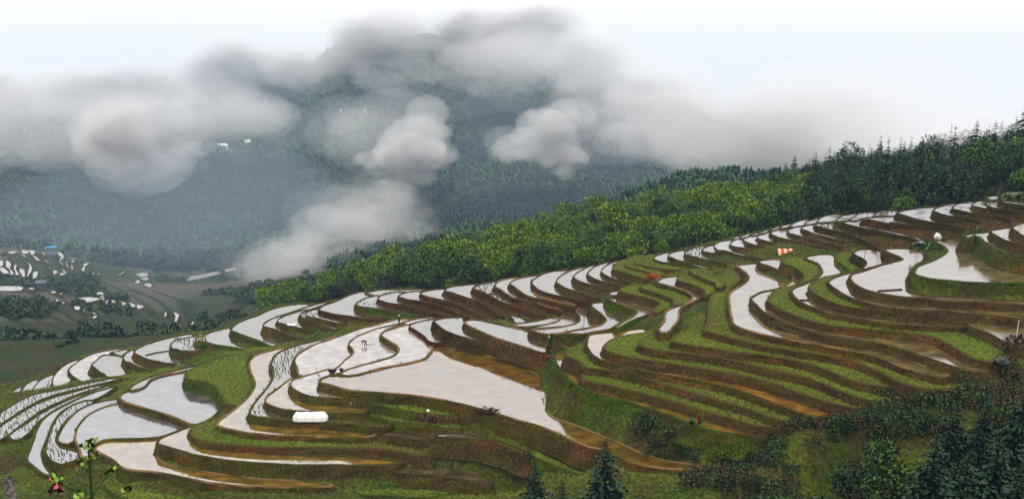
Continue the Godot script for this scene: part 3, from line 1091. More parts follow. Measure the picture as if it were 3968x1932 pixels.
	pole(Vector3(-23.40, 49.62, -118.90), Vector3(-23.40, 49.62, -118.90) + Vector3(0.0, 0.9, 0), 0.09, Color(0.22, 0.22, 0.21), "short grey post on the green bank below the largest pond")
	pole(Vector3(-29.86, 50.66, -128.20), Vector3(-31.52, 50.40, -132.13) + Vector3(0, 0.6, 0), 0.045, Color(0.12, 0.08, 0.04), "stick leaning over the bund left of the dark bundle")
	# things left on the bund
	var bd := thing("dark_bundle", Vector3(-27.51, 51.87, -126.83) + Vector3(0, 0.1, 0), "dark bundle with a white bag lying on the bund by the largest pond", "bundle")
	var b1_ := MB.new()
	b1_.blob(Vector3(0, 0.25, 0), Vector3(0.75, 0.30, 0.35), 16, 9, NZ2, 0.35, 14.0, Color(0.014, 0.013, 0.013))
	obj("sack", b1_.mesh(), MAT.cloth, bd)
	var b2_ := MB.new()
	b2_.blob(Vector3(0.72, 0.18, 0.15), Vector3(0.30, 0.18, 0.2), 12, 7, NZ2, 0.3, 14.0, Color(0.6, 0.6, 0.6))
	obj("bag", b2_.mesh(), MAT.cloth, bd)
	var bs := thing("dark_basket", Vector3(-26.25, 51.95, -126.91) + Vector3(0, 0.1, 0), "dark round basket on the bund tip right of the dark bundle", "basket")
	var b3_ := MB.new()
	b3_.tube([Vector3(0, 0, 0), Vector3(0, 0.12, 0), Vector3(0, 0.42, 0), Vector3(0, 0.46, 0), Vector3(0, 0.30, 0)], [0.02, 0.24, 0.36, 0.34, 0.05], 14, Color(0.02, 0.016, 0.013))
	obj("woven_body", b3_.mesh(), MAT.cloth, bs)
	var b4_ := MB.new()
	var arc := []
	for k in 9:
		arc.append(Vector3(cos(PI * k / 8.0) * 0.33, 0.44 + sin(PI * k / 8.0) * 0.28, 0))
	b4_.tube(arc, [0.02, 0.02, 0.02, 0.02, 0.02, 0.02, 0.02, 0.02, 0.02], 5, Color(0.02, 0.016, 0.013))
	obj("handle", b4_.mesh(), MAT.cloth, bs)
	# covers
	var tn := thing("tunnel_cover", Vector3(-28.75, 48.76, -115.83) + Vector3(0, 0.1, -0.5), "white plastic tunnel cover over a seedbed at the end of the stubble terrace", "plastic cover")
	var rows := []
	for r in 11:
		var t := r / 10.0
		var ring := PackedVector3Array()
		var e := sin(PI * clampf(t, 0.0, 1.0))
		var sc := clampf(e * 4.0, 0.55, 1.0)
		for k in 13:
			var an := PI * k / 12.0
			var wr := 1.0 - 0.05 * absf(sin(PI * (r - 1.33) / 2.45)) + 0.14 * NZ.get_noise_2d(r * 30.0, k * 14.0)
			ring.append(Vector3(lerpf(-2.45, 2.45, t), maxf(0.0, sin(an)) * 1.15 * sc * wr, cos(an) * 0.85 * sc))
		rows.append(ring)
	var tm := MB.new()
	tm.grid(rows, [], false, false)
	obj("plastic_sheet", tm.mesh(), MAT.sheet, tn)
	for k in 4:
		var hp := []
		var hr := []
		for q in 13:
			var an := PI * q / 12.0
			hp.append(Vector3(-1.8 + 1.2 * k, sin(an) * 1.19, cos(an) * 0.89))
			hr.append(0.018)
		var hm := MB.new()
		hm.tube(hp, hr, 5, Color(0.35, 0.36, 0.34))
		obj("hoop", hm.mesh(), MAT.plain, tn)
	for e in [-1.0, 1.0]:
		var en := MB.new()
		en.blob(Vector3(e * 2.35, 0.25, 0), Vector3(0.18, 0.40, 0.5), 10, 8, NZ, 0.2, 9.0, Color(0.9, 0.9, 0.9))
		obj("end_flap", en.mesh(), MAT.sheet, tn)
	var sp := thing("striped_cover", Vector3(49.05, 65.40, -153.18) + Vector3(0, -0.8, 0.6), "rounded red and white striped cover at the foot of a brown bank", "cover")
	for k in 5:
		var rr := []
		for q in 5:
			var ring := PackedVector3Array()
			for a in 11:
				var an := PI * a / 10.0
				var bulge := 1.0 + 0.07 * sin(PI * q / 4.0)
				ring.append(Vector3(-1.5 + (k + q / 4.0) * 0.52, sin(an) * 1.0 * bulge, cos(an) * 0.7 * bulge))
			rr.append(ring)
		var sm := MB.new()
		sm.grid(rr, [], false, false)
		for q in sm.c.size():
			sm.c[q] = Color(0.42, 0.07, 0.035) if k in [1, 3] else Color(0.62, 0.40, 0.30)
		obj("cloth_band", sm.mesh(), MAT.cloth, sp)
	var pl := MB.new()
	pl.blob(Vector3(1.45, 0.3, 0.1), Vector3(0.55, 0.45, 0.5), 14, 8, NZ, 0.3, 9.0, Color(0.7, 0.7, 0.68))
	obj("plastic_flap", pl.mesh(), MAT.sheet, sp)
	var dm := thing("dome_cover", Vector3(70.53, 69.87, -141.64) + Vector3(0, 0.25, 0), "small white plastic dome cover above the hourglass pool", "plastic cover")
	var dmm := MB.new()
	dmm.blob(Vector3(0, -0.05, 0), Vector3(0.62, 0.62, 0.55), 18, 12, NZ2, 0.5, 9.0, Color(0.85, 0.85, 0.85))
	obj("plastic_sheet", dmm.mesh(), MAT.sheet, dm)
	for k in 3:
		var st := MB.new()
		st.blob(Vector3(cos(k * 2.1) * 0.68, 0.05, sin(k * 2.1) * 0.58), Vector3(0.12, 0.10, 0.1), 8, 6, NZ, 0.2, 8.0, Color(0.2, 0.19, 0.17))
		obj("stone_weight", st.mesh(), MAT.plain, dm)
	var fm := thing("foam_heap", Vector3(-42.96, 48.01, -163.03), "white foam heap floating at the corner of a ridge pool", "foam")
	var fmm := MB.new()
	for k in 7:
		fmm.blob(Vector3(rng.randf_range(-0.9, 0.9), 0.1, rng.randf_range(-0.4, 0.4)), Vector3(0.5, 0.22, 0.35) * rng.randf_range(0.6, 1.1), 12, 7, NZ2, 0.3, 12.0, Color(1, 1, 1))
	obj("foam", fmm.mesh(), MAT.sheet, fm)
	# heaps and rocks
	heap(Vector3(24.45, 61.95, -145.96) + Vector3(0, 0.25, 0), Vector3(2.3, 0.75, 1.5), Color(0.36, 0.09, 0.03), "earth_mound", "bright red earth mound at the left tip of an S shaped pool", "earth mound")
	var k_ := 0
	for e in [[Vector3(43.86, 63.96, -156.44), 1.6], [Vector3(45.41, 63.96, -154.36), 2.0], [Vector3(47.07, 63.96, -152.83), 2.0], [Vector3(46.69, 63.96, -155.13), 1.4]]:
		heap(e[0] + Vector3(0, -1.2, 0), Vector3(e[1], 0.7, 0.9), Color(0.40, 0.13, 0.03), "earth_mound", ["leftmost orange earth clod heap below the dark green strip on the right ridge", "second orange earth clod heap below the dark green strip on the right ridge", "rightmost orange earth heap above the keyhole pool's top", "orange earth heap between two others above the keyhole pool"][k_], "earth mound")
		k_ += 1
	heap(Vector3(19.66, 60.27, -160.27) + Vector3(0, 0.4, 0), Vector3(1.3, 0.6, 0.8), Color(0.30, 0.09, 0.035), "earth_mound", "small rusty earth patch at the tip of the lowest grassy crest step", "earth mound")
	bush(Vector3(-11.34, 51.87, -113.58) + Vector3(0, -1.5, 1.0), Vector3(2.1, 1.1, 1.3), Color(0.085, 0.036, 0.022), Color(0.15, 0.065, 0.04), "brush_heap", "reddish brown brush heap on the grassy bank below the largest pond", "brush heap", 240, 0.16)
	bush(Vector3(-3.14, 51.87, -111.80) + Vector3(0, -0.2, 0.4), Vector3(2.4, 1.0, 1.3), Color(0.050, 0.022, 0.014), Color(0.085, 0.04, 0.022), "brush_heap", "dark red brown brush heap on the near rim of the largest pond", "brush heap", 240, 0.16)
	var wb := thing("white_bag", Vector3(-11.68, 51.87, -114.72) + Vector3(0, -0.6, 1.2), "small white bag on the reddish brown brush heap", "bag")
	var wbm := MB.new()
	wbm.blob(Vector3(0, 0.12, 0), Vector3(0.22, 0.17, 0.16), 12, 8, NZ2, 0.4, 12.0, Color(0.7, 0.7, 0.7))
	obj("sack", wbm.mesh(), MAT.cloth, wb)
	var wn := MB.new()
	wn.tube([Vector3(0, 0.26, 0), Vector3(0.02, 0.33, 0), Vector3(0.05, 0.38, 0.02)], [0.04, 0.03, 0.06], 7, Color(0.65, 0.65, 0.65))
	obj("tied_neck", wn.mesh(), MAT.cloth, wb)
	var lg := thing("weathered_post", Vector3(-13.78, 87.50, -22.05) + Vector3(0, -2.0, 0), "weathered grey wooden post leaning in the bottom left corner", "post")
	var lgm := MB.new()
	lgm.tube([Vector3(0.25, -2.5, 0), Vector3(0.1, 0, 0), Vector3(-13.84, 88.60, -22.01) - lg.position], [0.17, 0.16, 0.13], 9, Color(0.22, 0.20, 0.185))
	obj("shaft", lgm.mesh(), MAT.rim, lg)
	k_ = 0
	for e in [[Vector3(49.12, 61.75, -97.47), 1.6], [Vector3(50.42, 61.75, -97.30), 1.0], [Vector3(39.02, 60.78, -101.50), 0.8], [Vector3(42.29, 60.78, -97.47), 0.9], [Vector3(56.15, 65.35, -94.80), 1.5], [Vector3(16.62, 51.87, -107.97), 1.7]]:
		heap(e[0] + Vector3(0, 0.1, 0), Vector3(e[1], e[1] * (0.25 if k_ == 5 else 0.5), e[1] * 0.7), [Color(0.16, 0.15, 0.145), Color(0.17, 0.16, 0.155), Color(0.15, 0.14, 0.13), Color(0.15, 0.15, 0.15), Color(0.12, 0.12, 0.12), Color(0.50, 0.49, 0.48)][k_], "boulder", ["largest grey boulder at the right end of the long grass terraces", "smaller grey boulder right beside the largest one at the terraces' end", "small grey stone in the middle of a long grass terrace", "round grey stone near the lower end of the grass terraces", "dark rock outcrop by the brown bush at the right edge", "pale flat stone slab beside the bright leafy plants, lower centre"][k_], "boulder", 0.4, 1.2)
		k_ += 1
	# bushes
	bush(Vector3(-61.42, 44.66, -162.91) + Vector3(0, -0.6, 0), Vector3(1.9, 1.9, 1.2), Color(0.20, 0.20, 0.02), Color(0.30, 0.27, 0.03), "bush", "yellow green bush on the bank tip of the left ridge")
	bush(Vector3(-37.44, 48.01, -158.53) + Vector3(0, -1.6, 0), Vector3(2.4, 2.2, 1.5), Color(0.020, 0.070, 0.012), Color(0.04, 0.10, 0.02), "bush", "dark green bush with white flowers beside the grassy path")
	bush(Vector3(84.17, 74.29, -153.35) + Vector3(0, -0.8, 0), Vector3(1.5, 1.4, 1.2), Color(0.06, 0.11, 0.012), Color(0.10, 0.15, 0.02), "bush", "round light green bush on the upper right skyline")
	bush(Vector3(86.78, 74.29, -153.83) + Vector3(0, -0.8, 0), Vector3(1.5, 2.4, 1.2), Color(0.06, 0.05, 0.014), Color(0.09, 0.07, 0.02), "bush", "brownish bush left of the highest thin pool")
	bush(Vector3(87.00, 74.77, -148.93) + Vector3(0, -0.4, 0), Vector3(3.6, 1.9, 1.6), Color(0.02, 0.06, 0.012), Color(0.045, 0.085, 0.018), "bush", "dark green hedge like bush at the right edge under the highest pool")
	bush(Vector3(75.69, 69.87, -140.72) + Vector3(0, 0.2, 0), Vector3(1.7, 2.2, 1.2), Color(0.08, 0.16, 0.012), Color(0.13, 0.20, 0.02), "bush", "bright green weed clump at the tip of the thin curved pool")
	bush(Vector3(66.54, 69.87, -133.95) + Vector3(-1.4, -0.6, 0), Vector3(3.2, 1.7, 1.6), Color(0.03, 0.09, 0.012), Color(0.07, 0.14, 0.02), "bush", "dark green shrubs on the bank left of the hourglass pool")
	bush(Vector3(6.41, 51.87, -123.33) + Vector3(0, 2.2, 0), Vector3(2.4, 2.2, 1.5), Color(0.11, 0.035, 0.016), Color(0.17, 0.06, 0.022), "bush", "rusty red bush on the bank above the largest pond's right end")
	bush(Vector3(5.12, 51.87, -133.19) + Vector3(0, 2.6, -2.0), Vector3(1.6, 1.8, 1.2), Color(0.075, 0.035, 0.016), Color(0.11, 0.06, 0.022), "bush", "brown dry bush under the right tip of the long elliptical pool")
	bush(Vector3(59.23, 65.35, -97.65) + Vector3(0.2, 0.2, 0), Vector3(3.2, 2.2, 1.8), Color(0.055, 0.030, 0.020), Color(0.09, 0.05, 0.03), "bush", "bare brown bush at the right edge beside the yellow pool")
	bush(Vector3(18.19, 51.87, -105.95) + Vector3(0, 1.9, 0.5), Vector3(3.4, 1.9, 1.8), Color(0.08, 0.19, 0.015), Color(0.14, 0.26, 0.03), "leafy_plant", "bright lime leafy plants beside the pale stone slab", "plants", 150, 0.16)
	bush(Vector3(19.66, 55.76, -100.01) + Vector3(0, -1.2, 0.5), Vector3(1.6, 1.2, 1.2), Color(0.06, 0.15, 0.02), Color(0.10, 0.19, 0.03), "leafy_plant", "small light green plant under the ochre strip, lower centre", "plants", 90, 0.16)
	# dwellings
	house(Vector3(-264.47, -9.94, -489.07) + Vector3(0, -1.5, 0), 0.1, Vector3(5.5, 2.2, 4.0), Color(0.12, 0.14, 0.16), Color(0.05, 0.22, 0.42), "blue roofed shed on the crest of the far valley terraces", true)
	house(Vector3(-214.13, -3.97, -384.38) + Vector3(0, -0.3, 0), 0.3, Vector3(3.8, 2.0, 3.0), Color(0.04, 0.045, 0.05), Color(0.09, 0.10, 0.115), "small dark house with a grey roof beside the wide white valley pool")
	house(Vector3(-189.52, -10.17, -388.21) + Vector3(0, -0.4, 0), -0.2, Vector3(1.8, 1.8, 1.8), Color(0.40, 0.41, 0.42), Color(0.36, 0.37, 0.38), "tiny pale hut at the tip of the wedge shaped valley pool")
	k_ = 0
	for e in [Vector3(-213.67, 38.34, -1129.98), Vector3(-177.34, 26.23, -1116.00), Vector3(-249.17, 16.13, -1071.41), Vector3(-304.61, -4.81, -1004.84), Vector3(-326.79, -9.09, -987.32), Vector3(-139.35, 29.78, -1131.45)]:
		e.y = land_at(e.x, e.z) + 2.0
		house(e, 0.2 * k_, Vector3([10, 16, 8, 6, 9, 5][k_], 4.0, 7.0), Color(0.55, 0.55, 0.54), Color(0.70, 0.71, 0.72), ["white roofed house highest on the misty mountainside", "long white roofed house just above the middle cloud puff", "white roofed house left of the middle cloud puff", "small white house low on the misty mountainside, upper of a pair", "wider white house low on the misty mountainside, left of a pair", "tiny white house right of the long one on the mountainside"][k_])
		k_ += 1
	# the gravel road on the far slope
	var road := MB.new()
	var ra := PackedVector3Array()
	var rb2 := PackedVector3Array()
	for e in [Vector3(-200.68, -31.37, -522.81), Vector3(-198.74, -32.40, -534.23), Vector3(-196.31, -34.07, -545.77), Vector3(-192.09, -35.81, -557.85), Vector3(-187.52, -37.69, -569.94), Vector3(-182.42, -40.06, -587.32), Vector3(-176.98, -41.26, -599.42), Vector3(-171.18, -42.39, -611.49), Vector3(-163.52, -42.19, -623.93)]:
		var y := land_at(e.x, e.z)
		ra.append(Vector3(e.x, y + 1.6, e.z - 4.5))
		rb2.append(Vector3(e.x + 1.0, y + 1.0, e.z + 4.5))
	road.grid([ra, rb2], [], false, true)
	for q in road.c.size():
		road.c[q] = Color(0.33, 0.32, 0.30)
	tag(obj("gravel_road", road.mesh(), MAT.rim), "pale gravel road curving across the far slope", "", "", "structure")
	# the sapling in front of the photographer
	var sd := thing("sapling", Vector3(-11.32, 87.78, -21.16) + Vector3(0, -3.0, 0), "young green sapling with leafy shoot tips in the near foreground, lower left", "sapling")
	var top := Vector3(-11.13, 90.02, -21.26) - sd.position
	var stem := MB.new()
	stem.tube([Vector3(0.05, -4, 0), Vector3(0.02, 0, 0), top * 0.6, top], [0.07, 0.06, 0.045, 0.022], 8, Color(0.022, 0.040, 0.012))
	obj("trunk", stem.mesh(), MAT.plain, sd)
	for e in [[Vector3(-11.27, 88.40, -21.19), Vector3(-10.74, 89.08, -21.46)], [Vector3(-11.27, 88.55, -21.19), Vector3(-11.87, 89.16, -20.86)], [Vector3(-11.20, 89.24, -21.23), Vector3(-11.34, 89.50, -21.15)], [Vector3(-11.18, 89.38, -21.24), Vector3(-11.03, 89.58, -21.32)], [Vector3(-11.28, 88.22, -21.18), Vector3(-10.39, 88.41, -21.63)], [Vector3(-11.28, 88.22, -21.18), Vector3(-11.41, 88.57, -21.12)]]:
		var br := MB.new()
		var a: Vector3 = e[0] - sd.position
		var b: Vector3 = e[1] - sd.position
		br.tube([a, a.lerp(b, 0.5) + Vector3(0, -0.05, 0.05), b], [0.024, 0.018, 0.010], 6, Color(0.025, 0.045, 0.014))
		obj("branch", br.mesh(), MAT.plain, sd)
		var lf := MB.new()
		for k in 16:
			leaf(lf, b + Vector3(rng.randf_range(-0.12, 0.12), rng.randf_range(-0.06, 0.10), rng.randf_range(-0.1, 0.1)), Vector3(rng.randf_range(-1, 1), rng.randf_range(0.1, 1), rng.randf_range(-1, 1)).normalized(), 0.11, Color(0.13, 0.24, 0.03).lerp(Color(0.22, 0.34, 0.06), rng.randf()), Vector3.UP)
		obj("leaf_tuft", lf.mesh(), MAT.leaves, sd)
	var lt := MB.new()
	for k in 26:
		leaf(lt, top + Vector3(rng.randf_range(-0.2, 0.2), rng.randf_range(-0.25, 0.05), rng.randf_range(-0.15, 0.15)), Vector3(rng.randf_range(-1, 1), rng.randf_range(0.2, 1), rng.randf_range(-1, 1)).normalized(), 0.12, Color(0.04, 0.09, 0.02).lerp(Color(0.16, 0.27, 0.05), rng.randf()), Vector3.UP)
	obj("leaf_tuft", lt.mesh(), MAT.leaves, sd)
	var bl := thing("blossom_twig", Vector3(-12.31, 86.93, -22.90) + Vector3(0, -2.5, 0), "bare twig with a cluster of pink blossom low in the left foreground", "twig")
	var tw := MB.new()
	var tip := Vector3(-12.88, 88.04, -22.59) - bl.position
	tw.tube([Vector3(0, -3, 0), Vector3.ZERO, tip * 0.5 + Vector3(0.1, 0.15, 0), tip], [0.04, 0.03, 0.022, 0.012], 6, Color(0.10, 0.045, 0.035))
	obj("stem", tw.mesh(), MAT.plain, bl)
	var fl := MB.new()
	for k in 40:
		leaf(fl, tip + Vector3(rng.randf_range(-0.17, 0.17), rng.randf_range(-0.13, 0.16), rng.randf_range(-0.12, 0.12)), Vector3(rng.randf_range(-1, 1), rng.randf_range(-0.3, 1), rng.randf_range(-1, 1)).normalized(), 0.11, Color(0.40, 0.06, 0.07).lerp(Color(0.52, 0.14, 0.15), rng.randf()), Vector3.UP)
	obj("blossom", fl.mesh(), MAT.leaves, bl)
	# near trees at the foot of the picture: [foot, top height, crown kind, label, slimness]
	for e in [[Vector3(9.69, 50.60, -83.44), Vector3(9.45, 61.21, -83.47), "near_b", "dark conifer at the bottom centre, before the ochre tail of the pond", 1.3], [Vector3(2.30, 52.66, -79.97), Vector3(2.25, 60.41, -79.97), "near_a", "smaller dark conifer at the bottom edge, left of the taller one", 1.1],
			[Vector3(4.93, 53.91, -77.84), Vector3(4.86, 59.40, -77.85), "near_b", "lowest dark conifer at the bottom edge between two others", 1.3], [Vector3(46.20, 53.19, -79.56), Vector3(44.82, 68.63, -80.34), "near_b", "narrow dark conifer standing highest in the clump at the lower right", 0.85],
			[Vector3(42.11, 54.53, -77.27), Vector3(40.93, 68.10, -77.90), "near_a", "broad dark conifer in the lower right, left of the narrow one", 1.15], [Vector3(45.65, 57.11, -72.88), Vector3(44.33, 71.30, -73.69), "near_a", "big dark conifer at the right edge of the lower right clump", 1.15],
			[Vector3(42.62, 61.56, -65.32), Vector3(41.59, 72.43, -65.99), "near_b", "dark conifer cut by the right edge at the bottom corner", 1.3], [Vector3(38.18, 62.47, -63.39), Vector3(37.39, 71.15, -63.86), "near_a", "dark conifer in front of the lower right clump", 1.3],
			[Vector3(35.49, 62.91, -62.65), Vector3(34.88, 69.82, -62.99), "near_b", "shorter dark conifer at the bottom of the lower right clump", 1.4], [Vector3(35.29, 66.58, -55.77), Vector3(34.88, 72.38, -56.03), "near_a", "lowest dark conifer in the bottom right corner", 1.4],
			[Vector3(37.14, 58.05, -70.86), Vector3(36.31, 67.80, -71.28), "near_b", "leftmost dark conifer of the lower right clump", 1.2], [Vector3(38.57, 50.85, -83.53), Vector3(37.76, 61.24, -83.89), "mid_b", "leafy dark green tree left of the lower right conifers", 1.1],
			[Vector3(34.28, 52.02, -81.05), Vector3(33.72, 59.65, -81.28), "dusk_a", "dark bushy tree further left of the lower right conifers", 1.2], [Vector3(36.85, 55.31, -75.49), Vector3(36.30, 62.13, -75.75), "mid_b", "green bushy tree at the foot of the lower right conifers", 1.3]]:
		var foot: Vector3 = e[0]
		var tp: Vector3 = e[1]
		foot.y = ground_at(foot.x, foot.z)
		var hh := maxf(tp.y - foot.y, 2.0)
		var base: float = {"near_a": 13.0, "near_b": 12.0, "mid_b": 7.0, "dusk_a": 6.0}[e[2]]
		plant_tree(e[2], foot, hh / base * e[4], rng.randf() * TAU, "fir_tree" if e[2].begins_with("near") else "broadleaf_tree", e[3], "tree", "", 1.0 / e[4])
	var thin := thing("slender_tree", Vector3(21.32, 49.93, -93.60), "slender bare stemmed tree with a tiny crown before the ochre strip, lower centre", "tree")
	thin.position.y = ground_at(thin.position.x, thin.position.z)
	var tt := Vector3(20.98, 58.89, -93.68) - thin.position
	var sm2 := MB.new()
	sm2.tube([Vector3(0, -0.5, 0), tt * 0.5 + Vector3(0.05, 0, 0), tt], [0.07, 0.05, 0.02], 6, Color(0.03, 0.028, 0.022))
	obj("trunk", sm2.mesh(), MAT.plain, thin)
	var cr2 := MB.new()
	lobe(cr2, tt + Vector3(0, -0.25, 0), Vector3(0.75, 0.4, 0.6), 34, 0.34, Color(0.02, 0.04, 0.02), Color(0.04, 0.07, 0.025))
	lobe(cr2, tt * 0.88, Vector3(0.35, 0.3, 0.35), 12, 0.25, Color(0.02, 0.04, 0.02), Color(0.04, 0.07, 0.025))
	obj("crown", cr2.mesh(), MAT.leaves, thin)
	var gr := thing("dark_grove_tree", Vector3(-133.06, 6.36, -268.88), "dark blue green clump of trees behind the left end of the ridge", "trees")
	gr.position.y = ground_at(gr.position.x, gr.position.z) - 1.0
	for k in 6:
		var gm := MB.new()
		var gx := -5.0 + 2.1 * k
		lobe(gm, Vector3(gx, rng.randf_range(4.0, 6.5), rng.randf_range(-2, 2)), Vector3(2.4, 3.8, 2.2), 110, 0.8, Color(0.010, 0.034, 0.024), Color(0.02, 0.055, 0.032))
		obj("crown", gm.mesh(), MAT.leaves, gr)
		var gt := MB.new()
		gt.tube([Vector3(gx, -3, 0), Vector3(gx, 6, 0)], [0.2, 0.06], 5, Color(0.03, 0.025, 0.02))
		obj("trunk", gt.mesh(), MAT.bark, gr)
	plant_tree("dusk_a", Vector3(-269.17, -10.84, -491.07) + Vector3(0, -1.0, 0), 0.9, 1.0, "broadleaf_tree", "dark round tree beside the blue roofed shed", "tree")
	pole(Vector3(53.08, 53.81, -215.56), Vector3(52.93, 57.91, -215.60), 0.12, Color(0.42, 0.43, 0.42), "pale straight pole rising among the trees beyond the ridge crest")

func build_cover() -> void:
	# grass, stubble and weeds
	var tuft := MB.new()
	for k in 5:
		var an := TAU * k / 5.0 + 0.4
		var o := Vector3(cos(an), 0, sin(an))
		var sd := Vector3(-o.z, 0, o.x) * 0.04
		var b := o * 0.06
		var t := o * 0.30 + Vector3(0, 0.36 + 0.1 * (k % 2), 0)
		tuft.tri(b - sd, b + sd, t, (Vector3.UP + o * 0.4).normalized(), Color.WHITE)
	var stub := MB.new()
	for k in 4:
		var an := TAU * k / 4.0
		var o := Vector3(cos(an), 0, sin(an))
		stub.tri(o * 0.03 - Vector3(-o.z, 0, o.x) * 0.09, o * 0.03 + Vector3(-o.z, 0, o.x) * 0.09, o * 0.16 + Vector3(0, 0.34, 0), (Vector3.UP + o).normalized(), Color.WHITE)
	var xf := []
	var cols := []
	var sx := []
	var sc := []
	for id in ORDER:
		var t: Dictionary = TER[id]
		var poly: PackedVector2Array = t.poly
		var pal: Array = BANK[t.bank]
		var lush: float = {"g": 0.9, "o": 0.45, "b": 0.5, "r": 0.34, "d": 0.34, "x": 0.05}[t.bank]
		var n := poly.size()
		for k in n:
			var a := poly[k]
			var b := poly[(k + 1) % n]
			var dir := (b - a)
			var nn := Vector2(dir.y, -dir.x).normalized()
			var cnt := int(dir.length() * 5.0 * lush + rng.randf())
			for j in cnt:
				var dep := rng.randf_range(-0.1, 1.5)
				var p := a + dir * rng.randf() + nn * (0.06 + dep * 0.33)
				if dep > 0.5 and top_at(p.x, p.y) > t.h - dep:
					continue
				var patch := NZ.get_noise_2d(p.x * 0.8, p.y * 0.8)
				if patch < -0.15 and rng.randf() < 0.8:
					continue
				var s := rng.randf_range(0.4, 1.3)
				xf.append(Transform3D(Basis(Vector3.UP, rng.randf() * TAU).scaled(Vector3(s, s, s)), Vector3(p.x, t.h - maxf(dep, 0.0), p.y)))
				cols.append((pal[0] as Color).lerp(Color(0.095, 0.155, 0.008), clampf(patch * 1.8 + 0.2, 0.0, {"g": 0.85, "o": 0.75, "b": 0.65}.get(t.bank, 0.3))) * rng.randf_range(0.6, 1.4))
		if t.kind == "g":
			var cnt := int((t.box as Rect2).get_area() * 8.0)
			for j in mini(cnt, 7000):
				var p: Vector2 = t.box.position + t.box.size * Vector2(rng.randf(), rng.randf())
				if not Geometry2D.is_point_in_polygon(p, poly) or top_at(p.x, p.y) > t.h + 0.05:
					continue
				var s := rng.randf_range(0.35, 0.8)
				xf.append(Transform3D(Basis(Vector3.UP, rng.randf() * TAU).scaled(Vector3(s, s * 0.8, s)), Vector3(p.x, t.h - 0.05, p.y)))
				cols.append((GRASS_TOP[0] as Color).lerp(GRASS_TOP[1], clampf(0.5 + 1.2 * NZ.get_noise_2d(p.x, p.y), 0, 1)) * rng.randf_range(0.85, 1.3))
		if t.kind == "s":
			var x := t.box.position.x as float
			while x < t.box.end.x:
				var z := t.box.position.y as float
				while z < t.box.end.y:
					var p := Vector2(x + rng.randf_range(-0.3, 0.3), z + rng.randf_range(-0.35, 0.35))
					if Geometry2D.is_point_in_polygon(p, poly) and top_at(p.x, p.y) < t.h + 0.05 and NZ.get_noise_2d(p.x * 0.7, p.y * 0.7) > -0.28:
						var s := rng.randf_range(0.5, 1.15)
						sx.append(Transform3D(Basis(Vector3.UP, rng.randf() * TAU).scaled(Vector3.ONE * s), Vector3(p.x, t.h - 0.13, p.y)))
						sc.append((Color(0.13, 0.11, 0.05) if id.length() == 2 and id.begins_with("s") else Color(0.055, 0.045, 0.022)).lerp(Color(0.10, 0.10, 0.03), rng.randf()))
					z += 0.85
				x += 0.72
	var cnt2 := 0
	while cnt2 < 90000:
		cnt2 += 1
		var az := rng.randf_range(-0.56, 0.56)
		var d := sqrt(rng.randf_range(70.0 * 70.0, 205.0 * 205.0))
		var x := sin(az) * d
		var z := -cos(az) * d
		if top_at(x, z) > -900:
			continue
		var hk := clampi(int((z - HILL_Z0) / HILL_S + 0.5), 0, HILL_NZ - 1) * HILL_NX + clampi(int((x - HILL_X0) / HILL_S + 0.5), 0, HILL_NX - 1)
		if HILL_B[hk] == 2 and rng.randf() < 0.75:
			continue
		var y := hill_at(x, z)
		var patch := clampf(NZ.get_noise_2d(x * 0.5, z * 0.5) * 1.5 + 0.5, 0, 1)
		var s := rng.randf_range(0.4, 1.15)
		xf.append(Transform3D(Basis(Vector3.UP, rng.randf() * TAU).scaled(Vector3(s, s, s)), Vector3(x, y - 0.04, z)))
		cols.append((HILL_C[0] as Color).lerp(HILL_C[1], patch) * rng.randf_range(0.8, 1.7))
	var gm := tree_mat("grass blades")
	scatter("grass", tuft.mesh(), gm, xf, cols, "grass and weeds on the banks and slopes")
	scatter("rice_stubble", stub.mesh(), gm, sx, sc, "rows of cut rice stubble standing in shallow water")
	# cabbages and pale leafy weeds
	var cab := MB.new()
	lobe(cab, Vector3(0, 0.15, 0), Vector3(0.22, 0.15, 0.22), 16, 0.24, Color(0.9, 0.9, 0.9), Color(1.1, 1.1, 1.1))
	xf = []
	cols = []
	for k in 150:
		var t := rng.randf()
		var e := Vector3(6.49, 51.87, -121.00).lerp(Vector3(13.09, 51.87, -113.36), t) + Vector3(rng.randf_range(-0.7, 0.7), 0, rng.randf_range(-1.0, 1.0))
		e.y = ground_at(e.x, e.z)
		xf.append(Transform3D(Basis(Vector3.UP, rng.randf() * TAU).scaled(Vector3.ONE * rng.randf_range(0.7, 1.3)), e))
		cols.append(Color(0.07, 0.19, 0.11).lerp(Color(0.12, 0.27, 0.16), rng.randf()))
	scatter("cabbage_rows", cab.mesh(), MAT.leaves, xf, cols, "rows of blue green cabbages on the bank right of the largest pond")
	xf = []
	cols = []
	for k in 240:
		var e := Vector3(20.77, 50.68, -105.98).lerp(Vector3(50.02, 55.42, -100.21), rng.randf())
		e += Vector3(rng.randf_range(-2, 2), 0, rng.randf_range(-4, 9))
		if top_at(e.x, e.z) > -900:
			continue
		e.y = surf_at(e.x, e.z)
		xf.append(Transform3D(Basis(Vector3.UP, rng.randf() * TAU).scaled(Vector3(1, 0.6, 1) * rng.randf_range(0.4, 1.0)), e + Vector3(0, 0.15, 0)))
		cols.append(Color(0.11, 0.20, 0.08).lerp(Color(0.20, 0.30, 0.14), rng.randf()))
	scatter("pale_weeds", cab.mesh(), MAT.leaves, xf, cols, "pale leafed weeds scattered on the dark slope below the terraces")
	# low shrubs on the bottom slope
	var shrub := MB.new()
	lobe(shrub, Vector3(0, 0.6, 0), Vector3(0.9, 0.6, 0.9), 190, 0.15, Color(0.8, 0.8, 0.8), Color(1.2, 1.2, 1.2))
	xf = []
	cols = []
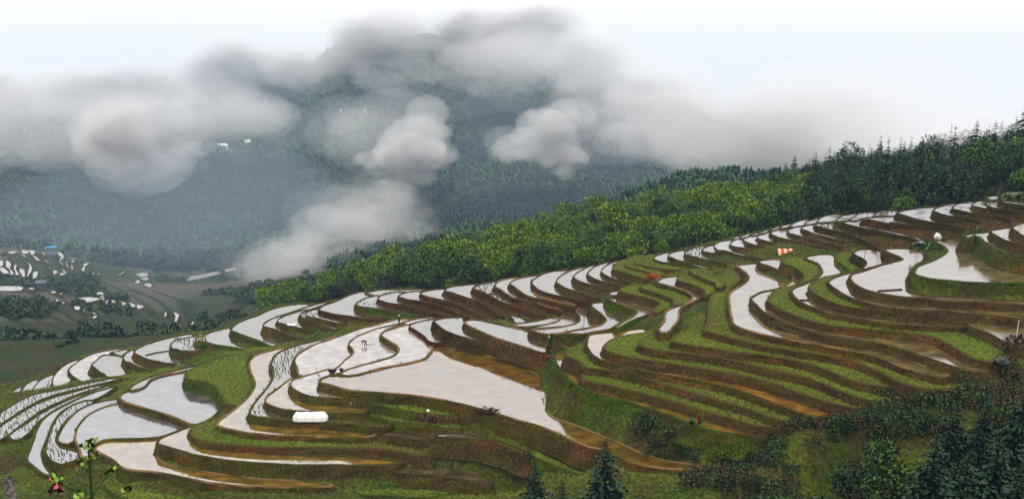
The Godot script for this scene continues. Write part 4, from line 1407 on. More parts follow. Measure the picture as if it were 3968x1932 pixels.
	for k in 3600:
		var u := rng.randf_range(1500.0, 4200.0)
		var d := rng.randf_range(66.0, 112.0)
		var az := atan((u - 1984.0) / 3389.0)
		var x := sin(az) * d
		var z := -cos(az) * d
		if top_at(x, z) > -900 or u < 2500 and d > 100:
			continue
		if NZ.get_noise_2d(x * 0.6, z * 0.6) < (0.04 if u < 2900 else -0.16):
			continue
		var s := rng.randf_range(0.5, 1.4)
		xf.append(Transform3D(Basis(Vector3.UP, rng.randf() * TAU).scaled(Vector3(s, s * 0.9, s)), Vector3(x, hill_at(x, z), z)))
		cols.append([Color(0.026, 0.066, 0.018), Color(0.050, 0.105, 0.018), Color(0.075, 0.055, 0.026)][rng.randi() % 3])
	scatter("undergrowth", shrub.mesh(), MAT.leaves, xf, cols, "dark shrubs and brambles on the slope in front of the terraces")

var SKY_FIRS := [
	[Vector3(93.11, 64.83, -215.77), Vector3(92.11, 77.32, -216.20).y, "fir_a", "tallest dark fir of the group standing against the mist", 1.15],
	[Vector3(93.08, 64.30, -219.04), Vector3(92.54, 75.38, -219.27).y, "fir_b", "dark fir just left of the tallest one against the mist", 1.0],
	[Vector3(86.29, 63.60, -215.35), Vector3(85.71, 73.57, -215.59).y, "fir_b", "broken topped dark fir left of the tallest group", 1.1],
	[Vector3(89.30, 63.07, -218.45), Vector3(88.59, 72.98, -218.74).y, "fir_c", "slim dark fir beside the broken topped one", 0.9],
	[Vector3(91.47, 63.88, -217.55), Vector3(90.65, 74.38, -217.90).y, "fir_b", "shorter dark fir at the left foot of the tallest group", 1.0],
	[Vector3(102.88, 62.86, -227.85), Vector3(101.93, 74.37, -228.28).y, "fir_a", "pointed grey fir right of the tallest group", 1.0],
	[Vector3(109.53, 63.85, -230.28), Vector3(108.44, 76.67, -230.80).y, "fir_b", "broad misty fir with a rounded top", 1.3],
	[Vector3(112.79, 63.58, -232.04), Vector3(111.72, 75.95, -232.56).y, "fir_b", "small misty fir right of the rounded one", 1.0],
	[Vector3(118.53, 62.79, -237.02), Vector3(116.84, 81.93, -237.85).y, "lank", "tall ragged pine with bare gaps rising alone above the treeline", 1.0],
	[Vector3(131.58, 63.35, -252.81), Vector3(130.23, 78.24, -253.50).y, "fir_a", "pale misty fir right of the ragged pine", 1.4],
	[Vector3(149.09, 63.04, -260.33), Vector3(147.26, 82.27, -261.37).y, "lank", "left one of two faint tall pines at the top right", 1.3],
	[Vector3(151.17, 63.21, -259.13), Vector3(149.32, 82.50, -260.20).y, "lank", "right one of two faint tall pines at the top right", 1.4],
	[Vector3(79.93, 62.61, -213.53), Vector3(79.46, 71.45, -213.71).y, "fir_b", "dark ragged fir at the left start of the dark wood", 0.9],
	[Vector3(81.60, 62.72, -212.90), Vector3(80.92, 71.96, -213.16).y, "fir_c", "dark thin fir second at the left start of the dark wood", 0.9],
	[Vector3(83.71, 62.49, -214.23), Vector3(83.08, 70.96, -214.47).y, "fir_b", "short dark fir third at the left start of the dark wood", 0.9],
	[Vector3(23.67, 49.35, -253.90), Vector3(23.53, 56.54, -253.91).y, "fir_a", "leftmost of three dark firs among the bright green trees", 1.0],
	[Vector3(26.09, 49.39, -253.66), Vector3(25.94, 56.35, -253.68).y, "fir_b", "middle one of three dark firs among the bright green trees", 1.0],
	[Vector3(28.06, 49.05, -253.45), Vector3(27.91, 55.62, -253.47).y, "fir_a", "rightmost of three dark firs among the bright green trees", 0.9],
	[Vector3(35.31, 49.86, -247.49), Vector3(35.12, 56.28, -247.52).y, "fir_b", "single slim fir right of the three dark firs", 0.8],
	[Vector3(37.20, 49.92, -247.22), Vector3(37.04, 55.20, -247.24).y, "fir_b", "short dark fir right of the single slim one", 1.0],
	[Vector3(74.22, 49.98, -290.67), Vector3(73.77, 58.72, -290.79).y, "fir_b", "dark round tree before the wooded knoll", 1.2],
	[Vector3(88.41, 19.78, -492.12), Vector3(88.03, 29.68, -492.19).y, "fir_a", "fir at the left end of the misty wooded knoll", 1.2],
	[Vector3(116.02, 20.43, -506.89), Vector3(115.37, 34.06, -507.04).y, "fir_a", "left one of two tallest firs on the misty knoll", 1.0],
	[Vector3(124.30, 20.74, -504.93), Vector3(123.57, 35.07, -505.10).y, "fir_a", "right one of two tallest firs on the misty knoll", 1.0],
]

var mist_mats := {}
var mist_rng := RandomNumberGenerator.new()

func mist(parent: Node3D, at: Vector3, size: Vector3, density: float, tint := Color(0.985, 0.985, 0.99)) -> void:
	var f := FogVolume.new()
	f.name = "cloud_puff"
	f.shape = RenderingServer.FOG_VOLUME_SHAPE_ELLIPSOID
	f.size = size
	f.position = at
	f.rotation = Vector3(mist_rng.randf_range(-0.25, 0.25), mist_rng.randf() * TAU, mist_rng.randf_range(-0.25, 0.25))
	var key := int(density * 2e5) + (1000000 if tint.r < 0.9 else 0)
	if not mist_mats.has(key):
		var m := FogMaterial.new()
		m.density = density
		m.albedo = tint
		mist_mats[key] = m
	f.material = mist_mats[key]
	parent.add_child(f, true)

func cloud(label: String, at: Vector3, spread: Vector3, n: int, r: float, depth: float) -> void:
	# a bank of many thin overlapping puffs in ragged strands; depth is the optical depth across one of them
	var o := Node3D.new()
	o.name = numbered("cloud_bank")
	add_child(o, true)
	o.position = at
	tag(o, label, "", "", "stuff")
	var p := Vector3.ZERO
	var step := Vector3.ZERO
	for k in n:
		if k % 7 == 0:
			p = Vector3(mist_rng.randfn(), mist_rng.randfn(), mist_rng.randfn()) * 0.55
			step = Vector3(mist_rng.randfn(), mist_rng.randfn() * 0.7, mist_rng.randfn()).normalized() * 0.34
		p += step + Vector3(mist_rng.randfn(), mist_rng.randfn(), mist_rng.randfn()) * 0.16
		if p.length() > 1.5:
			p *= 0.35
		var s := r * pow(2.0, mist_rng.randf_range(-1.3, 0.8))
		mist(o, p * spread * 0.72, Vector3(s * mist_rng.randf_range(0.9, 1.9), s * mist_rng.randf_range(0.5, 1.0), s) * 2.0, snappedf(depth * mist_rng.randf_range(0.6, 1.3) / (2.0 * s) * minf(1.0, s / r + 0.3), 0.00002))

func build_mist() -> void:
	mist_rng.seed = 77
	for e in [[Vector3(-382.94, 11.28, -770.04), Vector3(700, 300, 420), 0.00014], [Vector3(-127.02, 7.85, -890.99), Vector3(760, 340, 440), 0.00014], [Vector3(-233.91, -17.87, -723.11), Vector3(700, 240, 300), 0.00016], [Vector3(-230.04, -23.98, -510.57), Vector3(420, 130, 260), 0.0005], [Vector3(142.46, 27.82, -787.21), Vector3(500, 300, 400), 0.0002]]:
		var o := Node3D.new()
		o.name = numbered("cloud_haze")
		add_child(o, true)
		tag(o, "thin bluish haze filling the valley air", "", "", "stuff")
		mist(o, e[0], e[1], e[2], Color(0.80, 0.90, 1.0))
	cloud("white cloud puff low on the mountain at the left", Vector3(-321.92, 23.26, -721.43), Vector3(40, 44, 30), 70, 15, 0.26)
	cloud("wisp trailing right from the left cloud puff", Vector3(-275.71, 15.69, -750.99), Vector3(36, 14, 30), 21, 11, 0.16)
	cloud("white cloud puff in the middle of the mountain slope", Vector3(-96.72, 17.67, -773.98), Vector3(44, 32, 30), 63, 14, 0.26)
	cloud("tail of mist hanging below the middle cloud puff", Vector3(-101.06, -16.76, -773.43), Vector3(14, 24, 16), 14, 9, 0.18)
	cloud("white cloud puff right of the middle one", Vector3(34.88, 21.48, -759.20), Vector3(42, 34, 30), 63, 14, 0.26)
	cloud("large bright cloud bank behind the forested ridge", Vector3(176.98, 46.18, -697.91), Vector3(120, 44, 60), 56, 34, 0.2)
	cloud("bright cloud bank behind the dark firs", Vector3(284.26, 63.39, -584.55), Vector3(120, 40, 60), 21, 36, 0.08)
	# cloud lying on the mountain crest
	var k := 0
	for e in [[20, 440, 1230], [330, 430, 1230], [640, 410, 1230], [950, 360, 1230], [1220, 285, 1220], [1480, 190, 1220], [1740, 140, 1220], [2000, 130, 1200], [2230, 200, 1150], [2420, 370, 1080], [2580, 540, 1000]]:
		var u := atan((float(e[0]) - 1984.0) / 3389.0)
		var at := Vector3(sin(u), 0, -cos(u)) * float(e[2])
		at.y = land_at(at.x * 1.1, at.z * 1.1) + 12.0
		cloud("cloud lying on the mountain crest, number %d from the left" % (k + 1), at, Vector3(66, 30, 40), 28, 30, 0.36)
		k += 1
	cloud("bluish mist across the left mountainside", Vector3(-416.36, 40.21, -775.27), Vector3(110, 30, 50), 28, 30, 0.16)
	cloud("thin mist across the middle mountainside", Vector3(-213.26, 37.65, -874.37), Vector3(130, 30, 50), 35, 28, 0.12)
	cloud("thin mist over the upper mountainside", Vector3(-38.71, 80.28, -999.25), Vector3(150, 36, 50), 35, 32, 0.14)
	cloud("pale mist in the valley beyond the ridge", Vector3(-116.04, -23.09, -506.89), Vector3(45, 14, 40), 35, 14, 0.13)
	cloud("mist drifting in the valley mouth", Vector3(-86.44, -18.45, -593.74), Vector3(60, 18, 40), 28, 18, 0.10)
	cloud("mist creeping over the fir tops at the upper right", Vector3(135.46, 73.52, -235.87), Vector3(22, 10, 12), 42, 7, 0.14)

func _ready() -> void:
	# camera, sky, sun, exposure
	var cam := Camera3D.new()
	cam.name = "camera"
	cam.position = Vector3(0, 100, 0)
	cam.rotation.x = -0.22229
	cam.fov = 31.8193
	cam.near = 0.3
	cam.far = 6000.0
	add_child(cam)
	cam.current = true
	var env := Environment.new()
	var sky_mat := ProceduralSkyMaterial.new()
	sky_mat.sky_horizon_color = Color(0.385, 0.385, 0.395).linear_to_srgb()
	sky_mat.sky_top_color = Color(1.22, 1.22, 1.25).linear_to_srgb()
	sky_mat.sky_curve = 0.6
	sky_mat.ground_curve = 0.6
	sky_mat.ground_horizon_color = Color(0.385, 0.385, 0.395).linear_to_srgb()
	sky_mat.ground_bottom_color = Color(0.22, 0.23, 0.22).linear_to_srgb()
	sky_mat.sun_angle_max = 1.0
	var sky := Sky.new()
	sky.sky_material = sky_mat
	env.background_mode = Environment.BG_SKY
	env.sky = sky
	env.tonemap_mode = Environment.TONE_MAPPER_LINEAR
	env.tonemap_exposure = 2.5
	env.sdfgi_enabled = true
	env.ssao_enabled = true
	env.ssil_enabled = true
	env.fog_enabled = true
	env.fog_mode = Environment.FOG_MODE_EXPONENTIAL
	env.fog_density = 0.00012
	env.fog_light_color = Color(0.74, 0.87, 1.0)
	var we := WorldEnvironment.new()
	we.name = "environment"
	we.environment = env
	add_child(we)
	var sun := DirectionalLight3D.new()
	sun.name = "sun"
	sun.light_energy = 0.45
	sun.light_color = Color(1.0, 0.96, 0.90)
	sun.light_angular_distance = 40.0
	sun.shadow_enabled = true
	sun.rotation_degrees = Vector3(-48, 12, 0)
	add_child(sun)

	NZ.seed = 11
	NZ.frequency = 0.09
	NZ.fractal_octaves = 4
	NZ2.seed = 23
	NZ2.frequency = 0.11
	NZ2.fractal_octaves = 4
	rng.seed = 4242
	var tex := noise_tex(0.02, 0.45, 1.0, 5)
	var fine := noise_tex(0.05, 0.0, 1.0, 9)
	MAT.bank = earth_mat("bank earth and weeds", 0.22, tex, 0.95, fine, 14.0)
	MAT.rim = earth_mat("trodden earth", 0.5, tex, 0.9, fine, 5.0)
	MAT.grass = earth_mat("grass sward", 0.16, tex, 0.95, fine, 12.0)
	MAT.silt_tex = noise_tex(0.012, 0.62, 1.0, 17)
	MAT.wind_tex = noise_tex(0.010, 0.30, 1.0, 29)
	MAT.water = water_mat("paddy water", Color(0.075, 0.056, 0.026), 0.16)
	MAT.ochre = water_mat("ochre paddy water", Color(0.15, 0.088, 0.012), 0.1)
	MAT.orange = water_mat("orange paddy water", Color(0.18, 0.088, 0.013), 0.1)
	MAT.pink = water_mat("silty paddy water", Color(0.085, 0.074, 0.068), 0.2)
	MAT.pond = water_mat("pond water", Color(0.115, 0.062, 0.007), 0.1)
	MAT.bright = water_mat("open paddy water", Color(0.13, 0.12, 0.11), 0.4)
	MAT.hollow = water_mat("brownish paddy water", Color(0.115, 0.082, 0.032), 0.16)
	MAT.silt = water_mat("valley water", Color(0.22, 0.20, 0.18), 0.45)
	MAT.mud = water_mat("churned mud water", Color(0.21, 0.165, 0.13), 0.25)
	terrace("c01", "w", "o", "k", 34.71, "first terrace up from the lowest left tip of the skyline ridge", "crescent terraces climbing the skyline ridge", [-98.06, -157.06, -98.83, -161.42, -98.73, -164.48, -98.35, -164.96, -97.17, -162.09, -96.39, -159.77, -97.31, -158.28])
	terrace("c02", "w", "o", "k", 35.71, "second terrace up from the lowest left tip of the skyline ridge", "crescent terraces climbing the skyline ridge", [-94.72, -157.64, -95.85, -160.61, -96.69, -164.02, -96.14, -166.13, -95.18, -165.78, -94.1, -162.3, -93.12, -159.28, -92.65, -158.16, -93.61, -157.64])
	terrace("c03", "s", "o", "v", 36.51, "stubbly grassed terrace third from the lowest left tip of the ridge", "crescent terraces climbing the skyline ridge", [-91.49, -156.2, -92.38, -157.62, -93.24, -160.62, -93.92, -164.07, -93.15, -166.56, -91.85, -166.56, -90.38, -162.67, -88.86, -159.94, -89.54, -159.07, -90.6, -157.3])
	terrace("c04", "w", "x", "k", 37.51, "pale flooded crescent left of the dark red bank low on the ridge", "crescent terraces climbing the skyline ridge", [-89.7, -160.45, -90.81, -163.23, -91.56, -166.47, -91.8, -169.83, -91, -172.53, -90.25, -172.92, -89.45, -169.07, -88.29, -165.38, -86.46, -162.18, -86.03, -159.77, -86.15, -158.75, -86.52, -157.26, -87.53, -157.42])
	terrace("c05", "w", "o", "k", 38.22, "long pale flooded crescent above the dark red bank, running along the valley edge", "crescent terraces climbing the skyline ridge", [-88.19, -164.04, -88.88, -165.67, -89.06, -167.9, -89.05, -171.15, -88.45, -174.12, -86.63, -176.07, -83.94, -177.72, -83.11, -177.39, -82.66, -175.74, -84.12, -174.12, -85.02, -172.52, -85.01, -169.04, -84.26, -166.04, -82.87, -162.79, -81.18, -159.99, -81.09, -158.46, -82.01, -157.79, -83.77, -159.14, -86.21, -161.55])
	terrace("c06", "w", "o", "k", 38.37, "tiny triangular pool wedged at the skyline above the low left crescents", "crescent terraces climbing the skyline ridge", [-84.59, -174.3, -82.27, -176.75, -81.49, -176.54, -81.2, -174.91, -81.32, -172.7, -81.94, -172.58, -84.02, -173.94])
	terrace("c07", "w", "o", "k", 40.03, "flooded crescent with a dark mud bund along its top, low left ridge", "crescent terraces climbing the skyline ridge", [-83.03, -162.99, -83.03, -164.09, -83.13, -165.96, -83.23, -168.44, -82.57, -168.71, -79.79, -168.05, -78.62, -167.48, -76.36, -162.26, -74.75, -159.42, -73.48, -157.34, -73.95, -157, -76.64, -156.15, -77.94, -157.68, -79.28, -158.72, -81.42, -161.18])
	terrace("c08", "w", "o", "v", 41.31, "eighth terrace up from the lowest left tip of the skyline ridge", "crescent terraces climbing the skyline ridge", [-76.79, -163.53, -77.17, -164.85, -77.33, -166.58, -77, -167.94, -76.27, -167.74, -74.91, -163.91, -73.69, -161.32, -72.08, -159.87, -69.35, -157.75, -67.91, -157.23, -68.86, -156.53, -69.65, -156.98, -71.74, -158.45, -74.13, -160.59, -75.45, -161.32, -76.16, -162.23])
	terrace("c09", "w", "o", "k", 42.32, "broad flooded crescent split by a straight dark divider, left end of ridge", "crescent terraces climbing the skyline ridge", [-74.73, -163.72, -74.99, -165.25, -74.87, -166.81, -74.33, -168.32, -72.29, -171.45, -70.38, -173.42, -67.19, -175.39, -66.34, -173.76, -68.1, -171.25, -68.25, -168.8, -67.55, -165.25, -65.76, -161.84, -63.68, -159.27, -62.16, -157.84, -60.93, -157.13, -61.83, -156.25, -62.68, -155.91, -64.11, -157.13, -65.84, -157.48, -67.78, -158.37, -70.92, -160, -72.73, -161.65])
	terrace("s1", "s", "o", "v", 42.87, "first narrow stubble strip below the grassy path at the left edge", "narrow stubble strips along the left end of the grassy path", [-83.12, -131.93, -83.17, -137.27, -82.18, -140.67, -78.95, -143.03, -74.91, -146.38, -71.31, -148.6, -70.15, -148.09, -73.2, -145.15, -76.19, -142.43, -78.56, -140.1, -79.91, -136.45, -80.34, -131.41, -80.82, -127.92])
	terrace("s2", "s", "o", "v", 43.09, "second narrow stubble strip below the grassy path at the left edge", "narrow stubble strips along the left end of the grassy path", [-79.96, -126.46, -79.88, -130.65, -79.31, -135.37, -77.82, -138.7, -75.6, -141.29, -72.55, -144.28, -71.36, -143.67, -73.69, -141, -75.37, -137.3, -76.63, -133.5, -76.87, -128.9, -76.89, -124.57, -77.3, -121.83])
	terrace("u6", "g", "g", "v", 43.20, "yellowish grass ledge at the bottom edge under the lowest big pool", "mud fields and pools in the centre", [-55.16, -108.14, -51.21, -107.07, -47.2, -105.66, -43.48, -104.8, -39.95, -102.46, -42.49, -102.13, -47.59, -102.46, -52.02, -104.97])
	terrace("s3", "s", "o", "v", 43.31, "third narrow stubble strip below the grassy path at the left edge", "narrow stubble strips along the left end of the grassy path", [-76.47, -123.17, -76.3, -127.9, -75.92, -132.2, -74.8, -136.21, -73.12, -139.87, -70.24, -143.72, -69.29, -143.12, -71.94, -140.16, -73.83, -135.12, -74.47, -131.42, -74.48, -127.9, -73.84, -124.09, -74.3, -121.36])
	terrace("p19", "w", "o", "v", 43.53, "long thin outermost flooded curve at the lower left", "mud fields and pools in the centre", [-69.34, -114.95, -70.31, -117.43, -71.99, -121.78, -73.99, -127.4, -74.24, -131.42, -73.54, -134.59, -71.66, -139.62, -68.71, -142.86, -69.3, -137.34, -72.48, -132.46, -71.82, -127.89, -69.66, -121.78, -68.16, -117.43, -66.25, -114.14, -63.17, -110.26, -62.43, -109.51, -64.41, -110.26, -66.66, -112.17])
	terrace("u5", "g", "g", "v", 43.70, "wavy grass ledge along the bottom edge under the ochre blob pool", "mud fields and pools in the centre", [-21.02, -105.25, -16.53, -105.95, -13.08, -105.6, -8.04, -106.66, -2.88, -106.3, 1.39, -105.43, 2.55, -103.71, -2.83, -104.29, -7.89, -104.49, -11.17, -103.48, -16.25, -103.95, -19.65, -104.15])
	terrace("c10", "s", "g", "v", 43.76, "terrace with patchy stubble above the dark green weedy bank on the ridge", "crescent terraces climbing the skyline ridge", [-66.97, -163.02, -67.6, -165.37, -67.64, -167.17, -66.67, -167.69, -64.82, -169.41, -63.98, -170.04, -62.42, -168.18, -61.69, -164.58, -61.26, -162.26, -60.36, -160.74, -61.19, -160.44, -62.81, -160.29, -63.99, -160.44, -65.26, -161.5, -66.01, -161.5])
	terrace("p18", "s", "o", "v", 44.42, "stubble terrace with a little muddy pool at its lower end, lower left", "mud fields and pools in the centre", [-66.38, -114.76, -68.4, -118.99, -70.35, -124.45, -71.44, -129.37, -70.98, -133.02, -69.23, -134.64, -67.8, -132.49, -69.11, -128.36, -68.23, -122.58, -66.79, -118.99, -64.95, -116.84, -62.11, -115.59, -60.4, -113.55, -61.26, -112.35, -62.39, -111.37, -64.14, -112.35])
	terrace("p13", "w", "o", "t", 44.70, "lowest big pool at the bottom left with a long ochre tail", "mud fields and pools in the centre", [-60.17, -115.84, -60.6, -117.97, -59.87, -118.83, -54.39, -119.27, -52.47, -119.94, -51.19, -120.83, -50.51, -117.11, -49.78, -113.38, -47.42, -111.01, -41.31, -108.73, -33.81, -106.9, -26.78, -106.18, -25, -105.82, -23.53, -105.29, -23.42, -104.76, -25.54, -104.42, -29.7, -104.24, -34.85, -104.59, -40.26, -105.64, -44.19, -107.08, -48.22, -108.55, -52.8, -109.48, -55.23, -111.79, -58.12, -114.19])
	terrace("p17", "w", "o", "t", 44.74, "narrow curved pool left of the greyish pool", "mud fields and pools in the centre", [-66.4, -118.3, -67.47, -120.96, -68.54, -125.65, -68.72, -130.15, -67.27, -132.78, -64.31, -134.14, -63.33, -133.32, -63.16, -131.98, -64.47, -131.19, -65.95, -128.62, -66.09, -124.68, -64.97, -120.96, -63.96, -118.3, -64.36, -117.23, -65.41, -117.44])
	terrace("c11", "w", "g", "v", 44.79, "flooded terrace right of the yellow bush on the left of the ridge", "crescent terraces climbing the skyline ridge", [-61.98, -163.11, -62.7, -165.5, -62.21, -166.31, -61.17, -168.57, -59.71, -170.46, -58.21, -171.97, -57.61, -171.32, -56.42, -167.12, -55.66, -164.7, -53.8, -161.56, -51.12, -159.28, -49.5, -157.98, -50.1, -157.5, -51.63, -158.53, -54.57, -160.03, -57.18, -160.79, -60.08, -162.72, -60.95, -162.33])
	terrace("p14", "w", "o", "t", 44.91, "greyish pool behind the foreground seedling at the lower left", "mud fields and pools in the centre", [-64.19, -118.81, -65.31, -121.5, -66.12, -124.78, -65.99, -128.73, -64.46, -131.21, -63.13, -131.95, -61.18, -130.79, -55.83, -127.72, -50.54, -124.3, -48.65, -122.88, -49.5, -121.5, -51.86, -119.16, -55.97, -118.59, -59.54, -118.15, -60.15, -116.23, -59.54, -114.15, -58.61, -112.94, -59.86, -112.54, -61.96, -115.39])
	terrace("o4", "w", "o", "k", 45.50, "ochre blob shaped pool alone on the bottom grass slope", "mud fields and pools in the centre", [-16.26, -107.53, -15.06, -108.27, -11.57, -108.09, -9.02, -108.65, -6.04, -108.27, -3.71, -106.07, -2.48, -103.94, -3.13, -103.25, -5.34, -104.46, -7.92, -105.35, -11.4, -106.25, -14.51, -106.61])
	terrace("p15", "w", "o", "t", 45.76, "wide pale pool beneath the steep green knoll on the left", "mud fields and pools in the centre", [-63.24, -131.92, -63.78, -134.1, -62.9, -135.5, -61.55, -136.35, -61.52, -141.07, -59.7, -143.23, -56.8, -144.49, -54.67, -141.68, -51.91, -136.93, -46.88, -131.38, -45.79, -129.28, -45.44, -125.74, -47.1, -121.44, -48.2, -121.81, -51.44, -124.28, -55.27, -126.48, -60.04, -129.28, -62.36, -130.85])
	terrace("p16", "w", "o", "t", 45.91, "narrow sliver pool along the upper rim of the wide pale pool", "mud fields and pools in the centre", [-63.15, -135.13, -63.08, -138, -62.01, -140.68, -59.65, -143.15, -56.66, -146.02, -55.75, -146.67, -56.08, -144.41, -59.3, -142.21, -61.11, -140.08, -61.07, -136.26, -62.35, -134.73])
	terrace("c12", "w", "g", "v", 46.00, "wide comma shaped flooded terrace above a lush green bank on the ridge", "crescent terraces climbing the skyline ridge", [-56.21, -166.51, -56.47, -167.97, -56.36, -170.54, -55.3, -173.63, -53.95, -175.9, -51.96, -181.1, -49.81, -183.56, -46.95, -185.17, -44.6, -184.82, -44.4, -182.08, -46.85, -177.29, -48.89, -173.63, -49.42, -169.68, -49, -166.72, -47.62, -163.05, -45.23, -160.69, -42.96, -158.58, -43.7, -157.63, -45.23, -156.52, -46.63, -157.63, -48.74, -159.91, -52.04, -162.65, -54.61, -164.86])
	terrace("p12", "w", "o", "k", 46.26, "curved pool under the green grass step, ending in a long ochre strip", "mud fields and pools in the centre", [-50.24, -114.21, -50.46, -115.69, -48.45, -118.97, -46.23, -121.26, -45.53, -117.64, -44.44, -115.05, -40.7, -112.57, -34.98, -111.36, -29.46, -110.57, -24.12, -110.37, -18.71, -109.59, -15.28, -108.82, -14.37, -108.44, -16, -107.69, -21.83, -107.5, -27, -107.5, -28.72, -107.5, -34.04, -108.06, -37.71, -108.71, -40.57, -109.48, -44.01, -110.76, -48.04, -112.97])
	terrace("p11", "g", "b", "v", 47.11, "green grass terrace step below the white tunnel cover", "mud fields and pools in the centre", [-45.93, -115.57, -46.36, -117.54, -45.5, -119.34, -43.84, -121.2, -42.41, -117.98, -37.89, -115.35, -32.12, -114.28, -26.54, -113.65, -24.65, -113.24, -17.98, -112, -15.38, -111.19, -11.28, -109.02, -11.94, -108.63, -15.23, -109.99, -18.86, -110.79, -24.2, -110.99, -27.77, -111.11, -29.51, -110.99, -34.9, -111.27, -39.59, -112.08, -43.38, -113.24])
	terrace("c13", "w", "o", "k", 47.48, "narrow flooded crescent just right of the wide comma shaped terrace", "crescent terraces climbing the skyline ridge", [-49.08, -164.21, -49.38, -165.88, -49.2, -167.8, -48.49, -169.99, -45.91, -173.82, -44, -177.1, -41.92, -180.01, -39.33, -182.25, -40.33, -179.03, -43.34, -174.28, -45.89, -171.1, -46.29, -168.02, -45.56, -164.21, -44.68, -161.76, -42.43, -159.77, -40.21, -158.21, -38.6, -157.05, -39.24, -156.67, -41.34, -157.82, -43.62, -159.57, -45.73, -161.96, -47.74, -163.38])
	terrace("p15g", "g", "g", "v", 47.57, "steep bright green knoll above the wide pale pool", "mud fields and pools in the centre", [-53.71, -135.78, -54.9, -139.67, -54.25, -140.91, -52.81, -143.13, -49.59, -147.09, -47.01, -148.45, -45.9, -143.13, -43.6, -137.55, -41.83, -132.92, -41.54, -129.09, -41.94, -124.46, -43.47, -124.96, -46.18, -129.63, -47.9, -132.36, -49.72, -134.05])
	terrace("p10", "w", "o", "t", 47.88, "curved white pool left of the stubble terrace, ochre where it runs right", "mud fields and pools in the centre", [-42.58, -116.7, -42.75, -118.04, -41.82, -122.26, -41.09, -128.33, -41.56, -132.41, -43.52, -137.34, -45.41, -142.28, -45.72, -144.89, -45.03, -147.23, -41.34, -150.71, -38.81, -152.87, -38.02, -152.51, -41.16, -145.55, -40.14, -139.15, -38.66, -134.4, -39.09, -126.25, -38.59, -121.78, -37.59, -118.96, -33.85, -117.59, -29.09, -117.14, -27.05, -116.25, -22.21, -114.94, -18.89, -113.45, -20.19, -112.61, -24.51, -112.73, -28.13, -112.9, -28.19, -113.15, -32.73, -113.32, -37.48, -114.17, -40.66, -115.59])
	terrace("o2", "w", "o", "k", 48.01, "dull green strip pool below the largest pond's bank", "mud fields and pools in the centre", [-18.39, -113.18, -18.05, -113.9, -15.71, -114.03, -12.71, -112.97, -10.79, -111.51, -11.35, -110.9, -14, -111.72, -16.6, -112.55])
	terrace("c14", "w", "o", "k", 48.14, "flooded crescent with white foam on its water, left of the path's bend", "crescent terraces climbing the skyline ridge", [-46.5, -165.04, -46.69, -166.75, -46.22, -168.93, -44.61, -171.4, -42.85, -173.46, -41.79, -173.46, -42.82, -169.38, -42.38, -165.89, -41.4, -163.37, -39.11, -160.51, -37.49, -159.32, -38.59, -159.32, -40.1, -160.51, -41.88, -161.72, -43.99, -163.16, -45.88, -164.62])
	terrace("u4", "g", "g", "v", 48.80, "yellow green grass strip below the pond tail, left of the bottom conifer", "mud fields and pools in the centre", [2.07, -106.28, 3.93, -106.09, 7.14, -103.31, 9.55, -100.49, 9, -99.7, 6.22, -101.53, 3.53, -104.04])
	terrace("p9", "s", "o", "v", 48.89, "stubble covered terrace curving down to the white tunnel cover", "mud fields and pools in the centre", [-38.09, -118.02, -38.64, -120.85, -38.62, -124.82, -38.49, -130.12, -38.94, -134.09, -40.72, -139.53, -41.16, -144.05, -39.77, -147.44, -37.98, -149.55, -35.43, -151.72, -33.78, -152.83, -34.19, -150.27, -36.54, -145.39, -36.79, -140.79, -34.75, -134.09, -35.91, -129.57, -36.77, -123.8, -36.1, -121.33, -33.32, -119.42, -29.34, -118.48, -23.48, -117.11, -18.34, -114.87, -16.82, -114.43, -18.2, -113.91, -24.97, -115.31, -26.71, -115.76, -27.31, -115.98, -31.58, -116.2, -35.49, -117.01])
	terrace("c15", "s", "o", "k", 49.24, "narrow stubbly crescent inside a thick olive bank, below the broad bright pool", "crescent terraces climbing the skyline ridge", [-42.12, -166.68, -42.07, -167.56, -41.61, -168.9, -40.32, -170.72, -39.24, -171.18, -40.4, -167.56, -40.31, -164.94, -38.57, -162.82, -36.38, -160.74, -34.44, -159.12, -32.15, -156.74, -32.71, -156.54, -34.57, -157.92, -36.91, -160.33, -39.23, -162.4, -40.78, -163.66, -41.58, -164.94])
	terrace("u2", "g", "g", "v", 49.30, "lower grassy ledge on the bank below the largest pond", "mud fields and pools in the centre", [-20.27, -116.85, -17.97, -117.54, -14.08, -115.95, -10.27, -114.18, -6.62, -113.52, -7.09, -112.32, -11.07, -113.01, -14.8, -114.31, -17.64, -115.19])
	terrace("o3", "w", "o", "k", 49.36, "thin ochre strip on the bank below the largest pond", "mud fields and pools in the centre", [-10.44, -109.82, -10.15, -110.64, -7.36, -110.85, -3.79, -109.41, -0.31, -107.23, 1.88, -105.12, 1.37, -104.74, -1.16, -106.84, -4.64, -108.81, -8.14, -109.41])
	terrace("c16", "s", "o", "k", 49.73, "short stubbly crescent directly under the broad bright pool left of the standing person", "crescent terraces climbing the skyline ridge", [-40.75, -165.28, -40.72, -166.82, -39.99, -168.16, -39.06, -168.61, -38.35, -167.71, -38.38, -165.5, -37.63, -163.77, -35.39, -162.07, -32.5, -160, -31.61, -159.18, -32.96, -159.18, -35.05, -160.41, -37.98, -162.5, -39.42, -163.34, -40.27, -163.77])
	terrace("p8", "w", "o", "t", 49.75, "curved pool below the small pale mud field, left of the largest pond", "mud fields and pools in the centre", [-36.7, -121.24, -36.82, -122.73, -36.03, -126.34, -34.85, -130.43, -33.84, -127.95, -33.14, -124.26, -31.37, -121.74, -28.86, -120.75, -27.91, -120.75, -21.84, -118.6, -20.57, -117.66, -21.53, -116.74, -25.26, -116.97, -29.01, -117.2, -30.91, -117.43, -33.96, -118.45, -35.89, -120.03])
